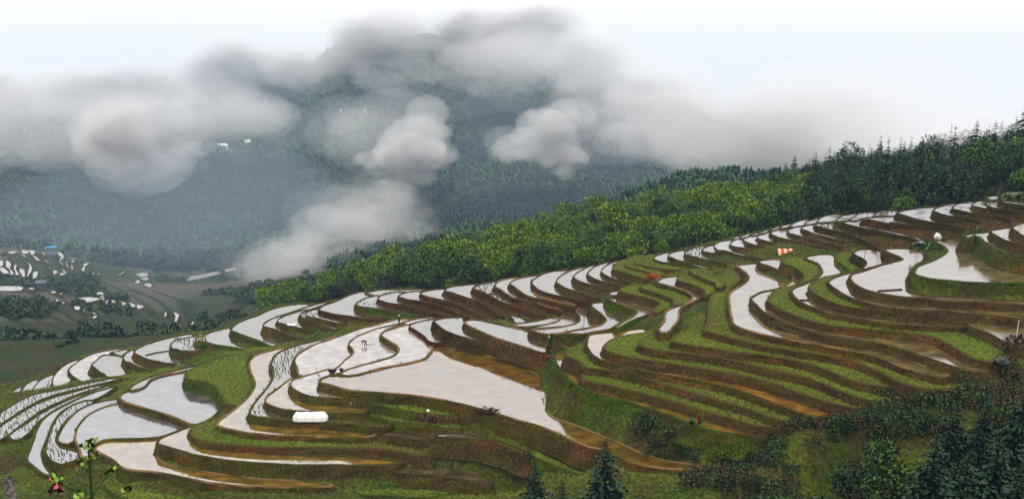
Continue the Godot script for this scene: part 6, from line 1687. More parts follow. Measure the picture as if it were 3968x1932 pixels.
	terrace("r13", "g", "b", "v", 65.48, "green grass terrace sweeping right into a wide flat meadow", "winding terraces of the right hand hollow", [36.48, -120.27, 37.58, -122.65, 39.16, -125.48, 41.4, -127.12, 43.49, -128.81, 42.73, -125.84, 41.45, -125.12, 40.64, -121.62, 40.48, -117.66, 41.54, -115.46, 42.11, -114.54, 46.02, -110.99, 50.42, -109.29, 54.11, -108.19, 58.48, -107.92, 59.67, -106.04, 59.64, -101.49, 57.89, -97.73, 54.73, -94.66, 53.41, -95.52, 53.07, -98.42, 52.8, -101.97, 52.15, -103.97, 48.84, -105.62, 44.45, -106.94, 40.31, -109.29, 37.61, -113.63, 36.77, -117.34])
	terrace("c44", "w", "b", "k", 65.53, "third small flooded crescent climbing towards the red striped cover", "crescent terraces climbing the skyline ridge", [46.53, -162.44, 47.29, -164.54, 49.18, -167.3, 50.93, -168.56, 51.47, -168.24, 49.92, -163.33, 48.85, -159.26, 48, -158.81, 47.53, -160.12, 46.96, -161.56])
	terrace("b4", "w", "o", "k", 65.58, "fourth tiny pool in the skyline back row, counting from the green crest rightwards", "tiny pools in the skyline back row", [47.95, -165.82, 49.09, -168.31, 50.99, -170.55, 51.06, -169.91, 50.14, -168, 48.51, -165.82])
	terrace("r10g", "g", "o", "v", 65.79, "grassy tongue of land between two S shaped pools", "winding terraces of the right hand hollow", [45.01, -141.78, 45.61, -143.41, 47.25, -145.54, 48.9, -145.54, 49.91, -144.59, 50.4, -140.87, 49.64, -136.48, 47.75, -132.73, 45.81, -129.96, 43.71, -128.04, 42.88, -127.29, 44.72, -129.96, 46.02, -133.96, 46.03, -138.2])
	terrace("r6g", "g", "g", "v", 66.06, "steep bright grass ledge between the pole pool and the S shaped pool", "winding terraces of the right hand hollow", [54.31, -143.47, 56.37, -147.34, 58.05, -148.85, 59.43, -148.34, 58.77, -143.47, 58.47, -140.23, 56.35, -136.7, 54.09, -135.42, 54.14, -138.89])
	terrace("r7", "w", "b", "k", 66.18, "S shaped pool with floating debris in its upper end", "winding terraces of the right hand hollow", [49.39, -143.42, 51.09, -145.59, 54.97, -146.57, 55.19, -145.34, 52.89, -138.39, 52.05, -133.26, 51, -132.04, 48.86, -130.83, 45.82, -127.72, 44.39, -125.48, 42.64, -120.52, 41.86, -116.56, 42, -114.36, 42.99, -112.23, 44.91, -110.47, 48.36, -109.04, 52.83, -107.37, 57.91, -106.28, 57.55, -105.59, 52.16, -105.91, 47.49, -107.26, 44.54, -109.49, 41.92, -111.64, 40.88, -114.17, 40.37, -115.29, 40.05, -117.04, 40.1, -120.35, 40.63, -122.95, 41.46, -124.38, 45.33, -128.3, 47.27, -130.83, 48.99, -134.09, 49.33, -135.35, 50.09, -139.73])
	terrace("c45", "w", "b", "k", 66.20, "flooded crescent directly above the red striped cover, with a long bank below", "crescent terraces climbing the skyline ridge", [49.42, -163.47, 50.38, -165.93, 52.26, -168.47, 54.94, -169.77, 55.35, -169.44, 53.08, -163.77, 51.91, -159.61, 52.45, -157.88, 53.91, -155.09, 55.31, -152.38, 57.05, -150.8, 58.17, -151.06, 56.77, -150.02, 55.04, -151.59, 53.63, -154.26, 52.09, -156.75, 50.87, -158.74, 49.92, -160.19, 49.47, -161.96])
	terrace("b5", "w", "o", "k", 66.25, "fifth tiny pool in the skyline back row, counting from the green crest rightwards", "tiny pools in the skyline back row", [50.18, -166.31, 50.95, -167.9, 53.15, -170.63, 53.27, -170.17, 52.53, -168.54, 50.81, -166.13])
	terrace("b6", "w", "o", "k", 66.55, "sixth tiny pool in the skyline back row, counting from the green crest rightwards", "tiny pools in the skyline back row", [52.35, -167.37, 53.38, -169.31, 55.58, -171.51, 55.67, -170.97, 54.67, -168.99, 53.07, -167.05])
	terrace("r14", "w", "b", "k", 66.60, "murky yellow pool at the right edge with a thin white pole", "winding terraces of the right hand hollow", [57.19, -104.96, 58.85, -106.31, 64.55, -105.5, 67.22, -104.96, 61.28, -95.02, 59.36, -96.82, 58.45, -98.45, 58.13, -101.86])
	terrace("c46", "w", "b", "k", 66.70, "first flooded crescent rightwards from the red striped cover", "crescent terraces climbing the skyline ridge", [52.3, -162.53, 53.31, -165.01, 54.77, -166.91, 56.7, -168.2, 56.99, -167.55, 55.43, -163.15, 54.38, -159.54, 55.17, -157.22, 57.14, -154.41, 58.08, -150.63, 58.97, -149.06, 58.18, -149.06, 56.56, -152.77, 55.19, -155.52, 53.44, -158.66, 52.86, -160.43, 52.38, -161.62])
	terrace("b10", "w", "o", "k", 66.75, "seventh tiny pool in the skyline back row, counting from the green crest rightwards", "tiny pools in the skyline back row", [54.36, -167.63, 55.8, -170.59, 58.19, -173.65, 59.95, -175.05, 60.12, -174.35, 58.36, -170.59, 57.08, -168.6, 55.06, -167.43])
	terrace("r8", "g", "b", "v", 67.06, "light green grass terrace following the S shaped pool's lower bend", "winding terraces of the right hand hollow", [42.51, -121.15, 44.06, -123.85, 45.9, -125.9, 49.67, -128.6, 48.78, -125.9, 46.19, -122.93, 45.37, -120.1, 45.42, -116.73, 46.23, -114.15, 47.86, -111.68, 49, -110.78, 49.89, -109.6, 49.57, -108.85, 47.26, -110.19, 45.06, -111.08, 43.38, -113.52, 42.63, -116.4, 42.39, -119.41])
	terrace("c47", "w", "b", "k", 67.33, "second flooded crescent rightwards from the red striped cover", "crescent terraces climbing the skyline ridge", [54.81, -162.49, 55.66, -164.37, 56.93, -165.97, 58.63, -166.95, 58.91, -166.3, 57.5, -162.49, 56.59, -159.45, 57.83, -156.51, 59.15, -153.68, 60.63, -151.48, 59.48, -151.48, 57.23, -154.8, 55.63, -158.74, 55.45, -160.35, 55.1, -161.88])
	terrace("b11", "w", "o", "k", 67.38, "eighth tiny pool in the skyline back row, counting from the green crest rightwards", "tiny pools in the skyline back row", [56.97, -166.69, 58.4, -169.68, 60.1, -171.72, 61.61, -173.11, 61.51, -172.07, 60.08, -169, 59.01, -167.35, 57.62, -166.56])
	terrace("r6", "w", "d", "k", 67.56, "small pool with a thin pole standing in it", "winding terraces of the right hand hollow", [56.44, -140.83, 57.5, -142.76, 58.73, -143.99, 61.56, -143.99, 61.8, -143.25, 59.6, -137.13, 58.25, -133.61, 57.49, -132.75, 54.09, -130.25, 53.95, -130.66, 55.71, -133.61, 56.28, -134.91, 56.53, -138.04])
	terrace("r15", "w", "b", "k", 67.59, "thin murky terrace above the murky yellow pool at the right edge", "winding terraces of the right hand hollow", [55.36, -108.14, 57.22, -109.9, 61.97, -109.3, 68.99, -108.14, 66.02, -103.17, 63.76, -104.34, 60.2, -105.99, 56.68, -107.11])
	terrace("r9", "w", "b", "k", 67.73, "narrow flooded crescent between the light green grass and the broad hooked pool", "winding terraces of the right hand hollow", [45.45, -121.5, 46.15, -122.96, 48, -125.21, 51.42, -127.94, 53.41, -129.55, 51.15, -125.98, 49.48, -123.33, 47.93, -119.72, 46.71, -115.32, 47.06, -113.07, 49.24, -111.52, 50.5, -110, 55.01, -108.82, 55.45, -107.66, 51.28, -107.95, 48.18, -109.29, 45.66, -113.71, 45.28, -116.48, 45.15, -118.85])
	terrace("c48", "s", "d", "k", 68.01, "terrace densely striped with rice stubble, upper right ridge", "crescent terraces climbing the skyline ridge", [57.24, -162.24, 58.13, -164.15, 59.32, -165.45, 61.79, -166.1, 64.03, -166.1, 64.41, -165.45, 61.82, -159.15, 60.93, -156.75, 61.69, -154.43, 62.47, -150.51, 62.1, -146.78, 61.11, -142.73, 60.88, -143.22, 61.55, -146.78, 61.34, -150.51, 61.03, -153.29, 59.88, -156.46, 58.6, -158.84, 57.9, -160.99])
	terrace("b7", "w", "o", "k", 68.11, "first of three white pools in a row on the skyline above the dense stubble", "tiny pools in the skyline back row", [58.77, -164.6, 60.87, -169.62, 62.49, -171.71, 66.18, -173.7, 66.36, -173.13, 63.81, -168.25, 62.46, -165.91, 59.39, -164.6])
	terrace("r5", "w", "b", "k", 68.52, "broad hooked pool with a dark divider line across its lower end", "winding terraces of the right hand hollow", [48.36, -121.4, 49.11, -122.89, 50.01, -124.03, 50.73, -124.41, 52.92, -126.37, 55.92, -129, 59.55, -131.74, 61.01, -133.04, 61.08, -134.37, 60.75, -139.22, 61.53, -140.32, 67.03, -140.52, 66.85, -138.98, 64.64, -133.04, 60.85, -127.98, 57.12, -121.77, 54.74, -116.78, 53.7, -113.45, 54.73, -112.49, 56.86, -111.54, 59.96, -110.91, 63.7, -109.99, 67.89, -109.08, 66.59, -106.86, 64.21, -107.89, 60.54, -108.78, 56.35, -109.08, 55.2, -109.83, 53.09, -110.76, 51.79, -111.07, 50.23, -112.01, 48.97, -113.13, 47.95, -114.93, 47.72, -116.61, 47.73, -118.52])
	terrace("c49", "w", "d", "k", 69.16, "long terrace winding from a small white pool right of the dense stubble", "crescent terraces climbing the skyline ridge", [61.33, -158.73, 62.32, -160.43, 64.3, -161.52, 66.41, -162.56, 66.56, -161.39, 64.46, -156.39, 65.82, -153.4, 67.8, -149.97, 69.14, -146.68, 69.34, -143.52, 67.2, -140.49, 65.5, -140.24, 66.38, -141.74, 68.26, -143.52, 68.12, -145.87, 66.63, -148.3, 64.77, -152.24, 62.93, -154.58, 62.23, -156.08, 61.62, -157.92])
	terrace("b8", "w", "o", "k", 69.21, "second of three white pools in a row on the skyline above the dense stubble", "tiny pools in the skyline back row", [60.54, -160.17, 62.69, -164.41, 64.43, -166.79, 67.14, -167.97, 67.33, -167.48, 65.15, -163.75, 63.79, -161.78, 61.38, -160.17])
	terrace("b9", "w", "o", "k", 69.36, "third of three white pools in a row on the skyline above the dense stubble", "tiny pools in the skyline back row", [63.24, -160.35, 65.84, -164.96, 68.04, -168.06, 71.09, -168.76, 70.92, -167.71, 69.03, -164.28, 67.9, -163.28, 66.41, -162.62, 64.44, -160.35])
	terrace("r4", "w", "g", "v", 70.00, "large hourglass shaped pool with a broad brown margin at the right", "winding terraces of the right hand hollow", [56.06, -118.39, 56.78, -119.69, 58.81, -122.75, 60.85, -124.54, 64.03, -127.85, 66.57, -130.89, 67.58, -132.46, 68.46, -135.23, 68.77, -139.36, 69.81, -140.21, 74.67, -140.62, 73.07, -136.66, 70.58, -130.23, 69.78, -126.8, 69.95, -123.54, 70.75, -121.59, 71.79, -118.94, 73.24, -118.57, 69.57, -112.29, 68.14, -112.55, 66.15, -112.62, 63.96, -112.69, 61.69, -112.96, 59.57, -113.9, 56.69, -115.18, 55.81, -117.12])
	terrace("c50", "w", "d", "k", 70.22, "long terrace above a very dark bank, ending beside the white dome cover", "crescent terraces climbing the skyline ridge", [63.68, -156.14, 64.78, -158.03, 65.98, -158.68, 68.15, -159.32, 71.13, -160.44, 71.12, -159, 69.76, -155.82, 71.47, -153.37, 72.68, -150.99, 73.58, -148.11, 73.42, -144.79, 72.2, -141.62, 70.57, -139.57, 70.6, -140.08, 72.49, -142.66, 73.27, -145.61, 72.46, -148.11, 70.46, -151.11, 68.76, -153.49, 68.28, -154.28, 67.14, -153.07, 66.26, -154.71, 65.22, -156.76])
	terrace("c51", "s", "d", "k", 70.32, "stubble striped terrace on the skyline, upper right", "crescent terraces climbing the skyline ridge", [66.98, -159.11, 68.57, -162.43, 70.4, -164.83, 73.66, -165.53, 73.86, -164.83, 71.6, -160.42, 70.6, -159.77, 68, -158.98])
	terrace("c52", "w", "d", "k", 71.38, "widest bright pool on the upper right skyline", "crescent terraces climbing the skyline ridge", [70.07, -156.64, 71.13, -158.29, 74.07, -160.65, 77.03, -162.38, 80.03, -163.09, 80.19, -162.38, 76.15, -155.35, 73.63, -149.77, 74.29, -147.41, 75.37, -145.12, 75.6, -142.36, 75.15, -140.22, 73.46, -138.13, 72.27, -136.61, 72.32, -137.12, 74.25, -139.69, 74.96, -142.36, 74.56, -145.69, 72.4, -148.58, 71.35, -150.67, 70.79, -153.76, 70.37, -155.99])
	terrace("r1", "w", "g", "k", 72.32, "thin curved pool above the tall bright green grassy bank at the right edge", "winding terraces of the right hand hollow", [69.21, -131.16, 70.92, -133.35, 72.64, -134.35, 75.4, -135.36, 75.51, -134.6, 73.6, -130.69, 71.32, -125.21, 70.81, -121.38, 71.49, -118.95, 72.33, -118.16, 71.65, -116.99, 70.82, -117.77, 70.02, -119.15, 69.65, -121.79, 70.51, -126.54, 71.54, -130.69, 71.84, -132.61, 70.2, -131.16])
	terrace("c53", "w", "d", "k", 72.43, "first flooded crescent right of the widest bright skyline pool", "crescent terraces climbing the skyline ridge", [74.99, -153.12, 76.45, -155.75, 79.44, -158.81, 82.8, -161.27, 83.1, -160.92, 79.04, -153.44, 76.86, -149.02, 77.94, -147.2, 78.62, -144.26, 78.09, -141.44, 77.04, -139.25, 75.09, -137.12, 75.16, -137.65, 76.91, -139.79, 78.15, -142.55, 78.22, -144.55, 77.24, -146.91, 75.68, -148.11, 75.07, -149.95, 74.99, -152.15])
	terrace("c54", "w", "d", "k", 73.18, "second flooded crescent right of the widest bright skyline pool", "crescent terraces climbing the skyline ridge", [77.39, -151.18, 79.25, -154.49, 80.96, -156.54, 84.73, -158.64, 85.02, -158.29, 81.8, -152.49, 79.6, -148.01, 80.94, -146.78, 82.37, -144.37, 82.69, -142.04, 81.34, -138.68, 79.61, -136.52, 78.6, -135.99, 80.81, -138.68, 82.16, -142.04, 81.83, -144.37, 80.23, -146.48, 78.5, -147.27, 77.95, -149.58])
	terrace("r2", "w", "b", "k", 73.44, "flooded terrace stepping up behind the thin curved pool at the right edge", "winding terraces of the right hand hollow", [72.67, -130.1, 73.52, -131.34, 75.25, -132.34, 77.96, -133.62, 78.07, -133.11, 74.68, -127.23, 72.32, -122.7, 72.38, -120.76, 72.84, -119.29, 72.48, -118.67, 72.02, -120.12, 71.57, -122.26, 71.57, -124.7, 72.18, -127.93])
	terrace("c55", "w", "d", "k", 73.92, "third flooded crescent right of the widest bright skyline pool", "crescent terraces climbing the skyline ridge", [80.28, -150.26, 82.11, -153.27, 83.29, -154.65, 85.38, -155.55, 85.55, -154.99, 81.55, -147.68, 80.79, -147.17, 80.67, -148.96])
	terrace("c56", "w", "d", "k", 74.06, "fourth flooded crescent right of the widest bright skyline pool", "crescent terraces climbing the skyline ridge", [83.12, -151.42, 84.66, -153.79, 86.18, -154.7, 87.6, -155.18, 87.61, -154.14, 83.18, -146.24, 84.23, -145, 85.27, -143.47, 85.55, -142.57, 84.93, -142.87, 83.82, -144.26, 82.51, -145.93, 82.32, -147.5, 82.35, -149.43])
	terrace("c58", "w", "o", "k", 74.42, "small white pool beside the round bush at the upper right skyline", "crescent terraces climbing the skyline ridge", [85.04, -154.8, 86.53, -156.95, 88.65, -157.83, 86.85, -154.1, 85.83, -153.05, 85.17, -153.75])
	terrace("r3", "w", "b", "k", 74.51, "uppermost flooded terrace cut by the right edge, behind two stepped pools", "winding terraces of the right hand hollow", [74.29, -127.29, 75.68, -129.26, 77.23, -130.79, 78.95, -132.08, 80.45, -132.61, 73.84, -121.24, 72.9, -121.91, 73.7, -124.89])
	terrace("c57", "w", "d", "k", 74.90, "thin white pool sliver at the far upper right under the bushes", "crescent terraces climbing the skyline ridge", [84.04, -148.82, 85.11, -150.17, 86.23, -149.16, 86.81, -147.83, 87.34, -145.88, 86.61, -144.6, 84.98, -146.52, 84.05, -147.83])
	terrace("c59", "w", "o", "k", 75.02, "highest thin pool at the right edge under the dark trees", "crescent terraces climbing the skyline ridge", [87.85, -155.43, 89.74, -158.02, 91.83, -158.4, 94.92, -158.02, 93.84, -156.16, 91.3, -155.8, 88.9, -153.99])
	divider("c09", [-71.59, -161.93, -70.05, -163.43, -68.09, -164.46])
	divider("r5", [49.54, -114.07, 53.14, -114.93])
	divider("r7", [40.35, -117.81, 41.49, -117.71])
	divider("c24", [-4.52, -161.46, -3.47, -161.23])
	divider("c07", [-82.36, -169.97, -79.87, -168.22])
	build_hill([-63.72, 45.75, -99.32, -88.78, 37.45, -120.91, -52.71, 40.75, -110.02, -39.63, 39.21, -113.27, -23.75, 41.33, -107.4, 0.54, 43.19, -104, 19.53, 46.43, -98.07, 34.76, 51.7, -88.41, 49.68, 57.7, -77.44, 56.86, 59.29, -76.1, 25.11, 43.91, -109.15, 32.52, 47.47, -105.08, 47.71, 49.08, -114.45, 60.8, 53.69, -112.64, 66.58, 57.45, -106.97, 57.64, 57.49, -91.33, 46.25, 52.98, -95.38, 36.39, 51.29, -97.43, 76.41, 58.17, -105.17, 0, 48.55, -80, -41.87, 43.59, -85.28, 33.18, 56.24, -66.15, 45.51, 61.66, -59.61, -66.16, 43.49, -87.88, -92.69, 35.13, -165.86, -98.04, 34.45, -156.88, -107.89, 32.54, -156.4, -70.64, 38.27, -163.38, -54.93, 42.17, -162.99, -43, 44.17, -166.54, -33.79, 44.89, -172.73, -77.11, 40.12, -128.67, -71.28, 40.68, -114.65, -91.5, 36.66, -131.25, -103.48, 30.21, -173.55, -108.6, 25.21, -182.14, -114.74, 19.71, -192.45, -101.15, 31.21, -174.79, -106.16, 26.21, -183.44, -112.17, 20.71, -193.83, -95.67, 33.01, -181.37, -100.33, 28.01, -190.22, -105.93, 22.51, -200.83, -88.21, 33.72, -186.76, -92.48, 28.72, -195.81, -97.61, 23.22, -206.66, -86.48, 33.87, -185.82, -90.7, 28.87, -194.88, -95.77, 23.37, -205.76, -70.77, 37.82, -184.73, -74.35, 32.82, -194.06, -78.64, 27.32, -205.27, -61.41, 40.29, -181.44, -64.62, 35.29, -190.91, -68.47, 29.79, -202.28, -49.41, 41.5, -194.86, -51.87, 36.5, -204.56, -54.82, 31, -216.19, -41.44, 42.98, -192.03, -43.55, 37.98, -201.8, -46.08, 32.48, -213.53, -33.34, 45.68, -189.93, -35.07, 40.68, -199.78, -37.14, 35.18, -211.6, -29.4, 45.87, -190.84, -30.92, 40.87, -200.72, -32.75, 35.37, -212.58, -14.95, 48.59, -181.88, -15.77, 43.59, -191.84, -16.75, 38.09, -203.8, -7.72, 49.5, -181.92, -8.14, 44.5, -191.91, -8.65, 39, -203.9, -3.53, 50.39, -180.85, -3.73, 45.39, -190.85, -3.96, 39.89, -202.85, 0.88, 51.23, -180.62, 0.93, 46.23, -190.62, 0.99, 40.73, -202.62, 5.17, 52.08, -179.09, 5.46, 47.08, -189.09, 5.8, 41.58, -201.08, 11.78, 52.82, -180.35, 12.43, 47.82, -190.33, 13.21, 42.32, -202.3, 15.74, 53.72, -179.57, 16.61, 48.72, -189.53, 17.66, 43.22, -201.49, 16.96, 54.73, -176.76, 17.92, 49.73, -186.72, 19.07, 44.23, -198.66, 20.17, 55.31, -176.76, 21.3, 50.31, -186.7, 22.66, 44.81, -198.62, 21.94, 55.9, -175.41, 23.18, 50.9, -185.33, 24.67, 45.4, -197.24, 23.23, 56.56, -173.68, 24.55, 51.56, -183.59, 26.15, 46.06, -195.49, 29.07, 57.33, -174.17, 30.72, 52.33, -184.03, 32.69, 46.83, -195.87, 32.68, 57.81, -174.53, 34.52, 52.81, -184.36, 36.72, 47.31, -196.16, 35.06, 58.22, -174.69, 37.03, 53.22, -184.5, 39.39, 47.72, -196.26, 41.71, 59.38, -173.98, 44.04, 54.38, -183.7, 46.84, 48.88, -195.37, 46.1, 59.59, -178, 48.61, 54.59, -187.68, 51.62, 49.09, -199.29, 47.48, 60.13, -178.82, 50.05, 55.13, -188.48, 53.13, 49.63, -200.08, 49.78, 60.33, -179.9, 52.45, 55.33, -189.54, 55.65, 49.83, -201.11, 51.8, 60.54, -179.92, 54.57, 55.54, -189.53, 57.89, 50.04, -201.06, 53.86, 61.08, -180.14, 56.72, 56.08, -189.72, 60.16, 50.58, -201.21, 56.13, 61.75, -180.18, 59.1, 56.75, -189.73, 62.67, 51.25, -201.19, 58.67, 62.05, -181.02, 61.75, 57.05, -190.53, 65.45, 51.55, -201.95, 63.19, 62.25, -184.51, 66.43, 57.25, -193.97, 70.32, 51.75, -205.32, 64.96, 62.88, -182.54, 68.31, 57.88, -191.96, 72.34, 52.38, -203.26, 69.74, 63.61, -183.05, 73.3, 58.61, -192.39, 77.57, 53.11, -203.61, 70.85, 64.71, -177.25, 74.56, 59.71, -186.54, 79.01, 54.21, -197.68, 74.98, 64.86, -177.98, 78.86, 59.86, -187.19, 83.52, 54.36, -198.25, 77.73, 65.82, -174.67, 81.8, 60.82, -183.8, 86.67, 55.32, -194.77, 84.44, 66.88, -172.06, 88.84, 61.88, -181.04, 94.13, 56.38, -191.81, 87.37, 67.93, -170.17, 91.93, 62.93, -179.06, 97.42, 57.43, -189.74, 89.44, 68.68, -167.46, 94.16, 63.68, -176.28, 99.81, 58.18, -186.87, 90.19, 69.42, -164.32, 95.01, 64.42, -173.09, 100.78, 58.92, -183.6, 93.54, 69.92, -166.55, 98.44, 64.92, -175.27, 104.32, 59.42, -185.73, 100.07, 70.52, -166.59, 105.22, 65.52, -175.17, 111.4, 60.02, -185.45])
	build_far()
	pool(-5.88, "small pale flooded field in the far valley terraces on the left", "small flooded fields of the far valley", [-266.97, -443.6, -265.35, -442.86, -261.11, -436.31, -258.57, -430.64, -258.77, -429.24, -260.91, -430.64, -267.5, -442.13])
	pool(-6.80, "small pale flooded field in the far valley terraces on the left", "small flooded fields of the far valley", [-266.34, -447.46, -261.6, -443.02, -257.05, -435.8, -254.41, -430.18, -249.27, -423.35, -245.09, -416.73, -245.83, -415.42, -252.77, -426.06, -258.5, -432.97, -261.88, -438.66])
	pool(-6.16, "small pale flooded field in the far valley terraces on the left", "small flooded fields of the far valley", [-259.47, -430.41, -255.9, -427.64, -250.09, -420.85, -247.36, -416.87, -248.36, -414.91, -251.47, -417.53, -256.99, -424.9])
	pool(-7.55, "small pale flooded field in the far valley terraces on the left", "small flooded fields of the far valley", [-256.43, -436.03, -258.24, -441.75, -255.97, -438.87, -251.64, -430.44, -245.83, -422.31, -242.58, -416.4, -244, -415.75, -248.71, -423.65])
	pool(-7.85, "small pale flooded field in the far valley terraces on the left", "small flooded fields of the far valley", [-251.43, -433.02, -249.74, -433.02, -241.78, -420.83, -239.27, -415.62, -238.74, -410.53, -242.31, -418.21, -247.99, -426.17])
	pool(-8.78, "small pale flooded field in the far valley terraces on the left", "small flooded fields of the far valley", [-261.09, -454.24, -257, -451.23, -249.42, -441.01, -244.34, -431.21, -241.88, -424.46, -237.98, -416.62, -237.89, -414.06, -244.65, -427.13, -249.18, -436.75, -251.91, -442.44, -256.9, -449.75])
	pool(-8.84, "small pale flooded field in the far valley terraces on the left", "small flooded fields of the far valley", [-242.92, -430.1, -241.63, -431.46, -236.65, -422.06, -232.17, -411.78, -233.75, -410.53, -237.88, -419.45])
	pool(-10.14, "small pale flooded field in the far valley terraces on the left", "small flooded fields of the far valley", [-275.05, -485.74, -272.43, -485.74, -268.11, -479.04, -266.46, -472.5, -270.55, -477.39])
	pool(-9.14, "small pale flooded field in the far valley terraces on the left", "small flooded fields of the far valley", [-277.03, -481.34, -272.85, -480.5, -269.35, -474.7, -270.15, -471.44, -273.39, -474.7])
	pool(-12.04, "small pale flooded field in the far valley terraces on the left", "small flooded fields of the far valley", [-272.78, -492.39, -268.71, -488.98, -264.52, -483.12, -263.13, -479.01, -266.83, -483.95])
	pool(-13.97, "small pale flooded field in the far valley terraces on the left", "small flooded fields of the far valley", [-266.84, -498.26, -263.71, -497.4, -254.47, -483.15, -252.7, -475.91, -244.69, -464.31, -247.46, -466.58, -253.81, -475.91, -256.94, -483.96, -263.42, -492.28])
	pool(-11.84, "small pale flooded field in the far valley terraces on the left", "small flooded fields of the far valley", [-249.83, -454.91, -245.84, -451.97, -241.48, -446.2, -237.61, -443.36, -235.83, -439.17, -236.47, -436.42, -240.37, -443.36, -245.79, -450.52])
	pool(-12.78, "small pale flooded field in the far valley terraces on the left", "small flooded fields of the far valley", [-236.79, -444.26, -232.29, -440.78, -233.65, -437.34])
	pool(-13.43, "small pale flooded field in the far valley terraces on the left", "small flooded fields of the far valley", [-241.4, -453.96, -239.26, -452.51, -232.58, -443.29, -233.96, -443.99])
	pool(-9.74, "small pale flooded field in the far valley terraces on the left", "small flooded fields of the far valley", [-266.35, -472.39, -261.61, -467.59, -254.52, -458.26, -255.94, -458.26, -262.21, -466.01])
	pool(-11.10, "small pale flooded field in the far valley terraces on the left", "small flooded fields of the far valley", [-258.67, -468.59, -254.06, -463.91, -248.73, -457.06, -250.18, -457.81, -256.67, -465.46])
	pool(-8.21, "small pale flooded field in the far valley terraces on the left", "small flooded fields of the far valley", [-270.73, -467.4, -264.59, -463.42, -262.11, -459.51, -266.32, -462.64])
	pool(-14.46, "small pale flooded field in the far valley terraces on the left", "small flooded fields of the far valley", [-249.86, -476.4, -249.14, -477.19, -247.15, -471.7, -242.28, -464.06, -242.25, -462.56, -246.91, -469.38])
	pool(-15.35, "small pale flooded field in the far valley terraces on the left", "small flooded fields of the far valley", [-250.01, -483.28, -247.72, -481.67, -246.48, -475.34, -240.13, -464.62, -239.02, -460.17, -244.17, -469.16])
	pool(-17.54, "small pale flooded field in the far valley terraces on the left", "small flooded fields of the far valley", [-244.02, -484.37, -241.77, -485.97, -239.54, -476.53, -235.57, -467.43, -234.53, -463, -237.21, -465.94, -241.02, -476.53])
	pool(-18.33, "small pale flooded field in the far valley terraces on the left", "small flooded fields of the far valley", [-262.77, -501.48, -254.94, -498.96, -253.75, -497.29, -258.78, -498.12])
	pool(-3.45, "wide white pool at the left edge of the valley", "small flooded fields of the far valley", [-233.3, -382.05, -226.05, -382.97, -221.06, -381.48, -218.76, -377.54, -218.69, -375, -229.24, -375])
	pool(-4.92, "small pale flooded field in the far valley terraces on the left", "small flooded fields of the far valley", [-220.87, -385.77, -217.55, -384.62, -216.34, -382.35, -219.03, -382.35])
	pool(-18.03, "small pale flooded field in the far valley terraces on the left", "small flooded fields of the far valley", [-228.94, -460.57, -230.37, -468.64, -227.37, -459.13])
	pool(-19.11, "small pale flooded field in the far valley terraces on the left", "small flooded fields of the far valley", [-227.64, -463.31, -228.17, -469.17, -226.5, -464.76])
	pool(-7.46, "small pale flooded field in the far valley terraces on the left", "small flooded fields of the far valley", [-278.5, -469.79, -274.31, -471.43, -272.06, -467.36, -273.25, -464.95])
	pool(-32.25, "pale flat field at the right foot of the valley terraces, split from two below", "small flooded fields of the far valley", [-231.98, -518.47, -224.17, -520.11, -220.68, -512.02, -225.99, -510.44])
	pool(-30.28, "small pale flooded field in the far valley terraces on the left", "small flooded fields of the far valley", [-219.39, -499.74, -216.76, -502.84, -213.05, -495.15, -214.93, -493.64])
	pool(-24.46, "small pale flooded field in the far valley terraces on the left", "small flooded fields of the far valley", [-209.81, -470.88, -210.16, -475.23, -205.76, -467.32, -207.43, -465.21])
	pool(-23.29, "rounded pale pool lowest at the right end of the far valley terraces", "small flooded fields of the far valley", [-199.1, -456.69, -200.65, -462.21, -198.13, -462.21, -194.64, -456.69, -194.6, -452.62, -197.08, -452.62])
	pool(-24.91, "small pale flooded field in the far valley terraces on the left", "small flooded fields of the far valley", [-227.84, -479.87, -227, -488.16, -227.37, -495.15, -232.16, -499.91, -227.52, -495.94, -225.1, -491.24, -225.7, -484.36, -226.63, -478.84])
	pool(-8.53, "large pale wedge shaped pool in the middle of the valley", "small flooded fields of the far valley", [-197.36, -381.29, -193.7, -382.38, -188.66, -381.83, -185.17, -379.45, -186.45, -376.45, -189.12, -372.76, -190.96, -371.72, -192.86, -377.51])
	pool(-6.00, "small pale flooded field in the far valley terraces on the left", "small flooded fields of the far valley", [-187.5, -359.55, -185.38, -359.55, -183.11, -356.59, -182.59, -353.19, -184.21, -353.67])
	pool(-6.42, "small pale flooded field in the far valley terraces on the left", "small flooded fields of the far valley", [-182.9, -357.52, -181.36, -356.05, -179.84, -353.15, -180.53, -353.15])
	pool(-7.39, "small pale flooded field in the far valley terraces on the left", "small flooded fields of the far valley", [-178.49, -355.38, -174.81, -353.46, -174.98, -352.04, -175.81, -352.04])
	pool(-6.74, "small pale flooded field in the far valley terraces on the left", "small flooded fields of the far valley", [-173.83, -348.52, -172.46, -348.52, -171.29, -344.82, -172.06, -343])
	pool(-6.15, "small pale flooded field in the far valley terraces on the left", "small flooded fields of the far valley", [-209.77, -383.31, -207.66, -383.87, -206.25, -380.52, -207.75, -379.97])
	pool(-6.53, "small pale flooded field in the far valley terraces on the left", "small flooded fields of the far valley", [-205.21, -381.33, -204.28, -382.44, -202.57, -380.22, -203.21, -379.13])
	pool(-7.22, "small pale flooded field in the far valley terraces on the left", "small flooded fields of the far valley", [-201.27, -381.04, -199.48, -381.04, -199.67, -379.61])
	pool(-4.70, "small pale flooded field in the far valley terraces on the left", "small flooded fields of the far valley", [-198.7, -365.76, -195.77, -364.2, -195.01, -362.15, -196.17, -361.64])
	pool(-4.80, "small pale flooded field in the far valley terraces on the left", "small flooded fields of the far valley", [-193.81, -361.98, -191.88, -360.97, -191.19, -358.45, -192.28, -358.95])
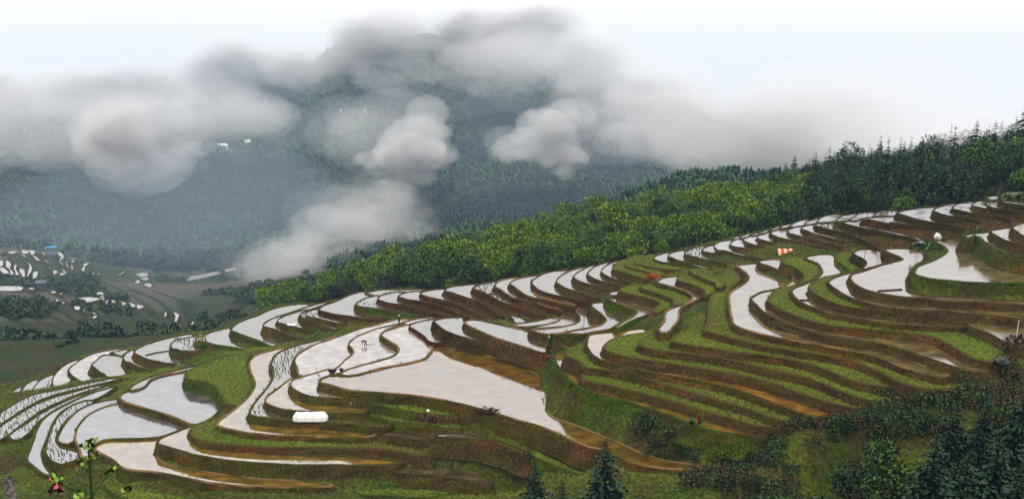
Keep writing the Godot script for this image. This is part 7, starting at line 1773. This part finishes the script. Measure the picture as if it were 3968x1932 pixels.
	pool(-11.59, "small pale flooded field in the far valley terraces on the left", "small flooded fields of the far valley", [-187.08, -387.8, -183.98, -388.35, -181.56, -385.62, -182.05, -381.32, -183.9, -380.79])
	pool(-13.19, "small pale flooded field in the far valley terraces on the left", "small flooded fields of the far valley", [-183.89, -392.27, -181.1, -391.17, -177.62, -387.35, -178.35, -384.13, -180.53, -388.43])
	pool(-14.28, "small pale flooded field in the far valley terraces on the left", "small flooded fields of the far valley", [-180.05, -393.82, -177.58, -392.72, -173.22, -386.76, -175.35, -384.63, -176.87, -388.91])
	pool(-15.64, "small pale flooded field in the far valley terraces on the left", "small flooded fields of the far valley", [-176.72, -395.51, -174.27, -394.09, -171.07, -390.82, -172.43, -387.08])
	pool(-16.51, "small pale flooded field in the far valley terraces on the left", "small flooded fields of the far valley", [-170.68, -392.66, -169.22, -392.12, -168.45, -389.44, -169.26, -388.06, -169.19, -390.51])
	pool(-16.91, "small pale flooded field in the far valley terraces on the left", "small flooded fields of the far valley", [-168.57, -393.48, -166.57, -390.79, -166.31, -387.08, -167.1, -386.04, -167.07, -389.72])
	pool(-18.03, "small pale flooded field in the far valley terraces on the left", "small flooded fields of the far valley", [-162.48, -391.84, -159.87, -388.67, -158.44, -382.98, -159.2, -381.46, -160.19, -385.55])
	pool(-18.91, "longest pale crescent pool low on the valley slope", "small flooded fields of the far valley", [-161.52, -394.78, -158.75, -393.18, -155.14, -390.53, -152.98, -384.32, -151.05, -374.37, -151.94, -370.52, -153.12, -378.29, -156.11, -387.4, -158.45, -391.59])
	pool(-18.47, "pale hooked pool nearest the ridge in the valley", "small flooded fields of the far valley", [-147.64, -381.38, -143.7, -377.88, -141.71, -371.05, -141.33, -366.31, -142.53, -367.25, -143.78, -373.95, -144.59, -377.88])
	pool(-15.15, "small pale flooded field in the far valley terraces on the left", "small flooded fields of the far valley", [-143.05, -356.97, -143.49, -361.59, -142.38, -359.73, -142.37, -357.42])
	pool(42.69, "small triangular pool among the trees behind the ridge crest", "small flooded fields of the far valley", [-11.88, -217.73, -9.6, -223.61, -9.75, -219.04, -9.3, -214.64, -10.14, -215.92])
	build_trees()
	build_things()
	build_cover()
	build_mist()
	env.volumetric_fog_enabled = true
	env.volumetric_fog_density = 0.0
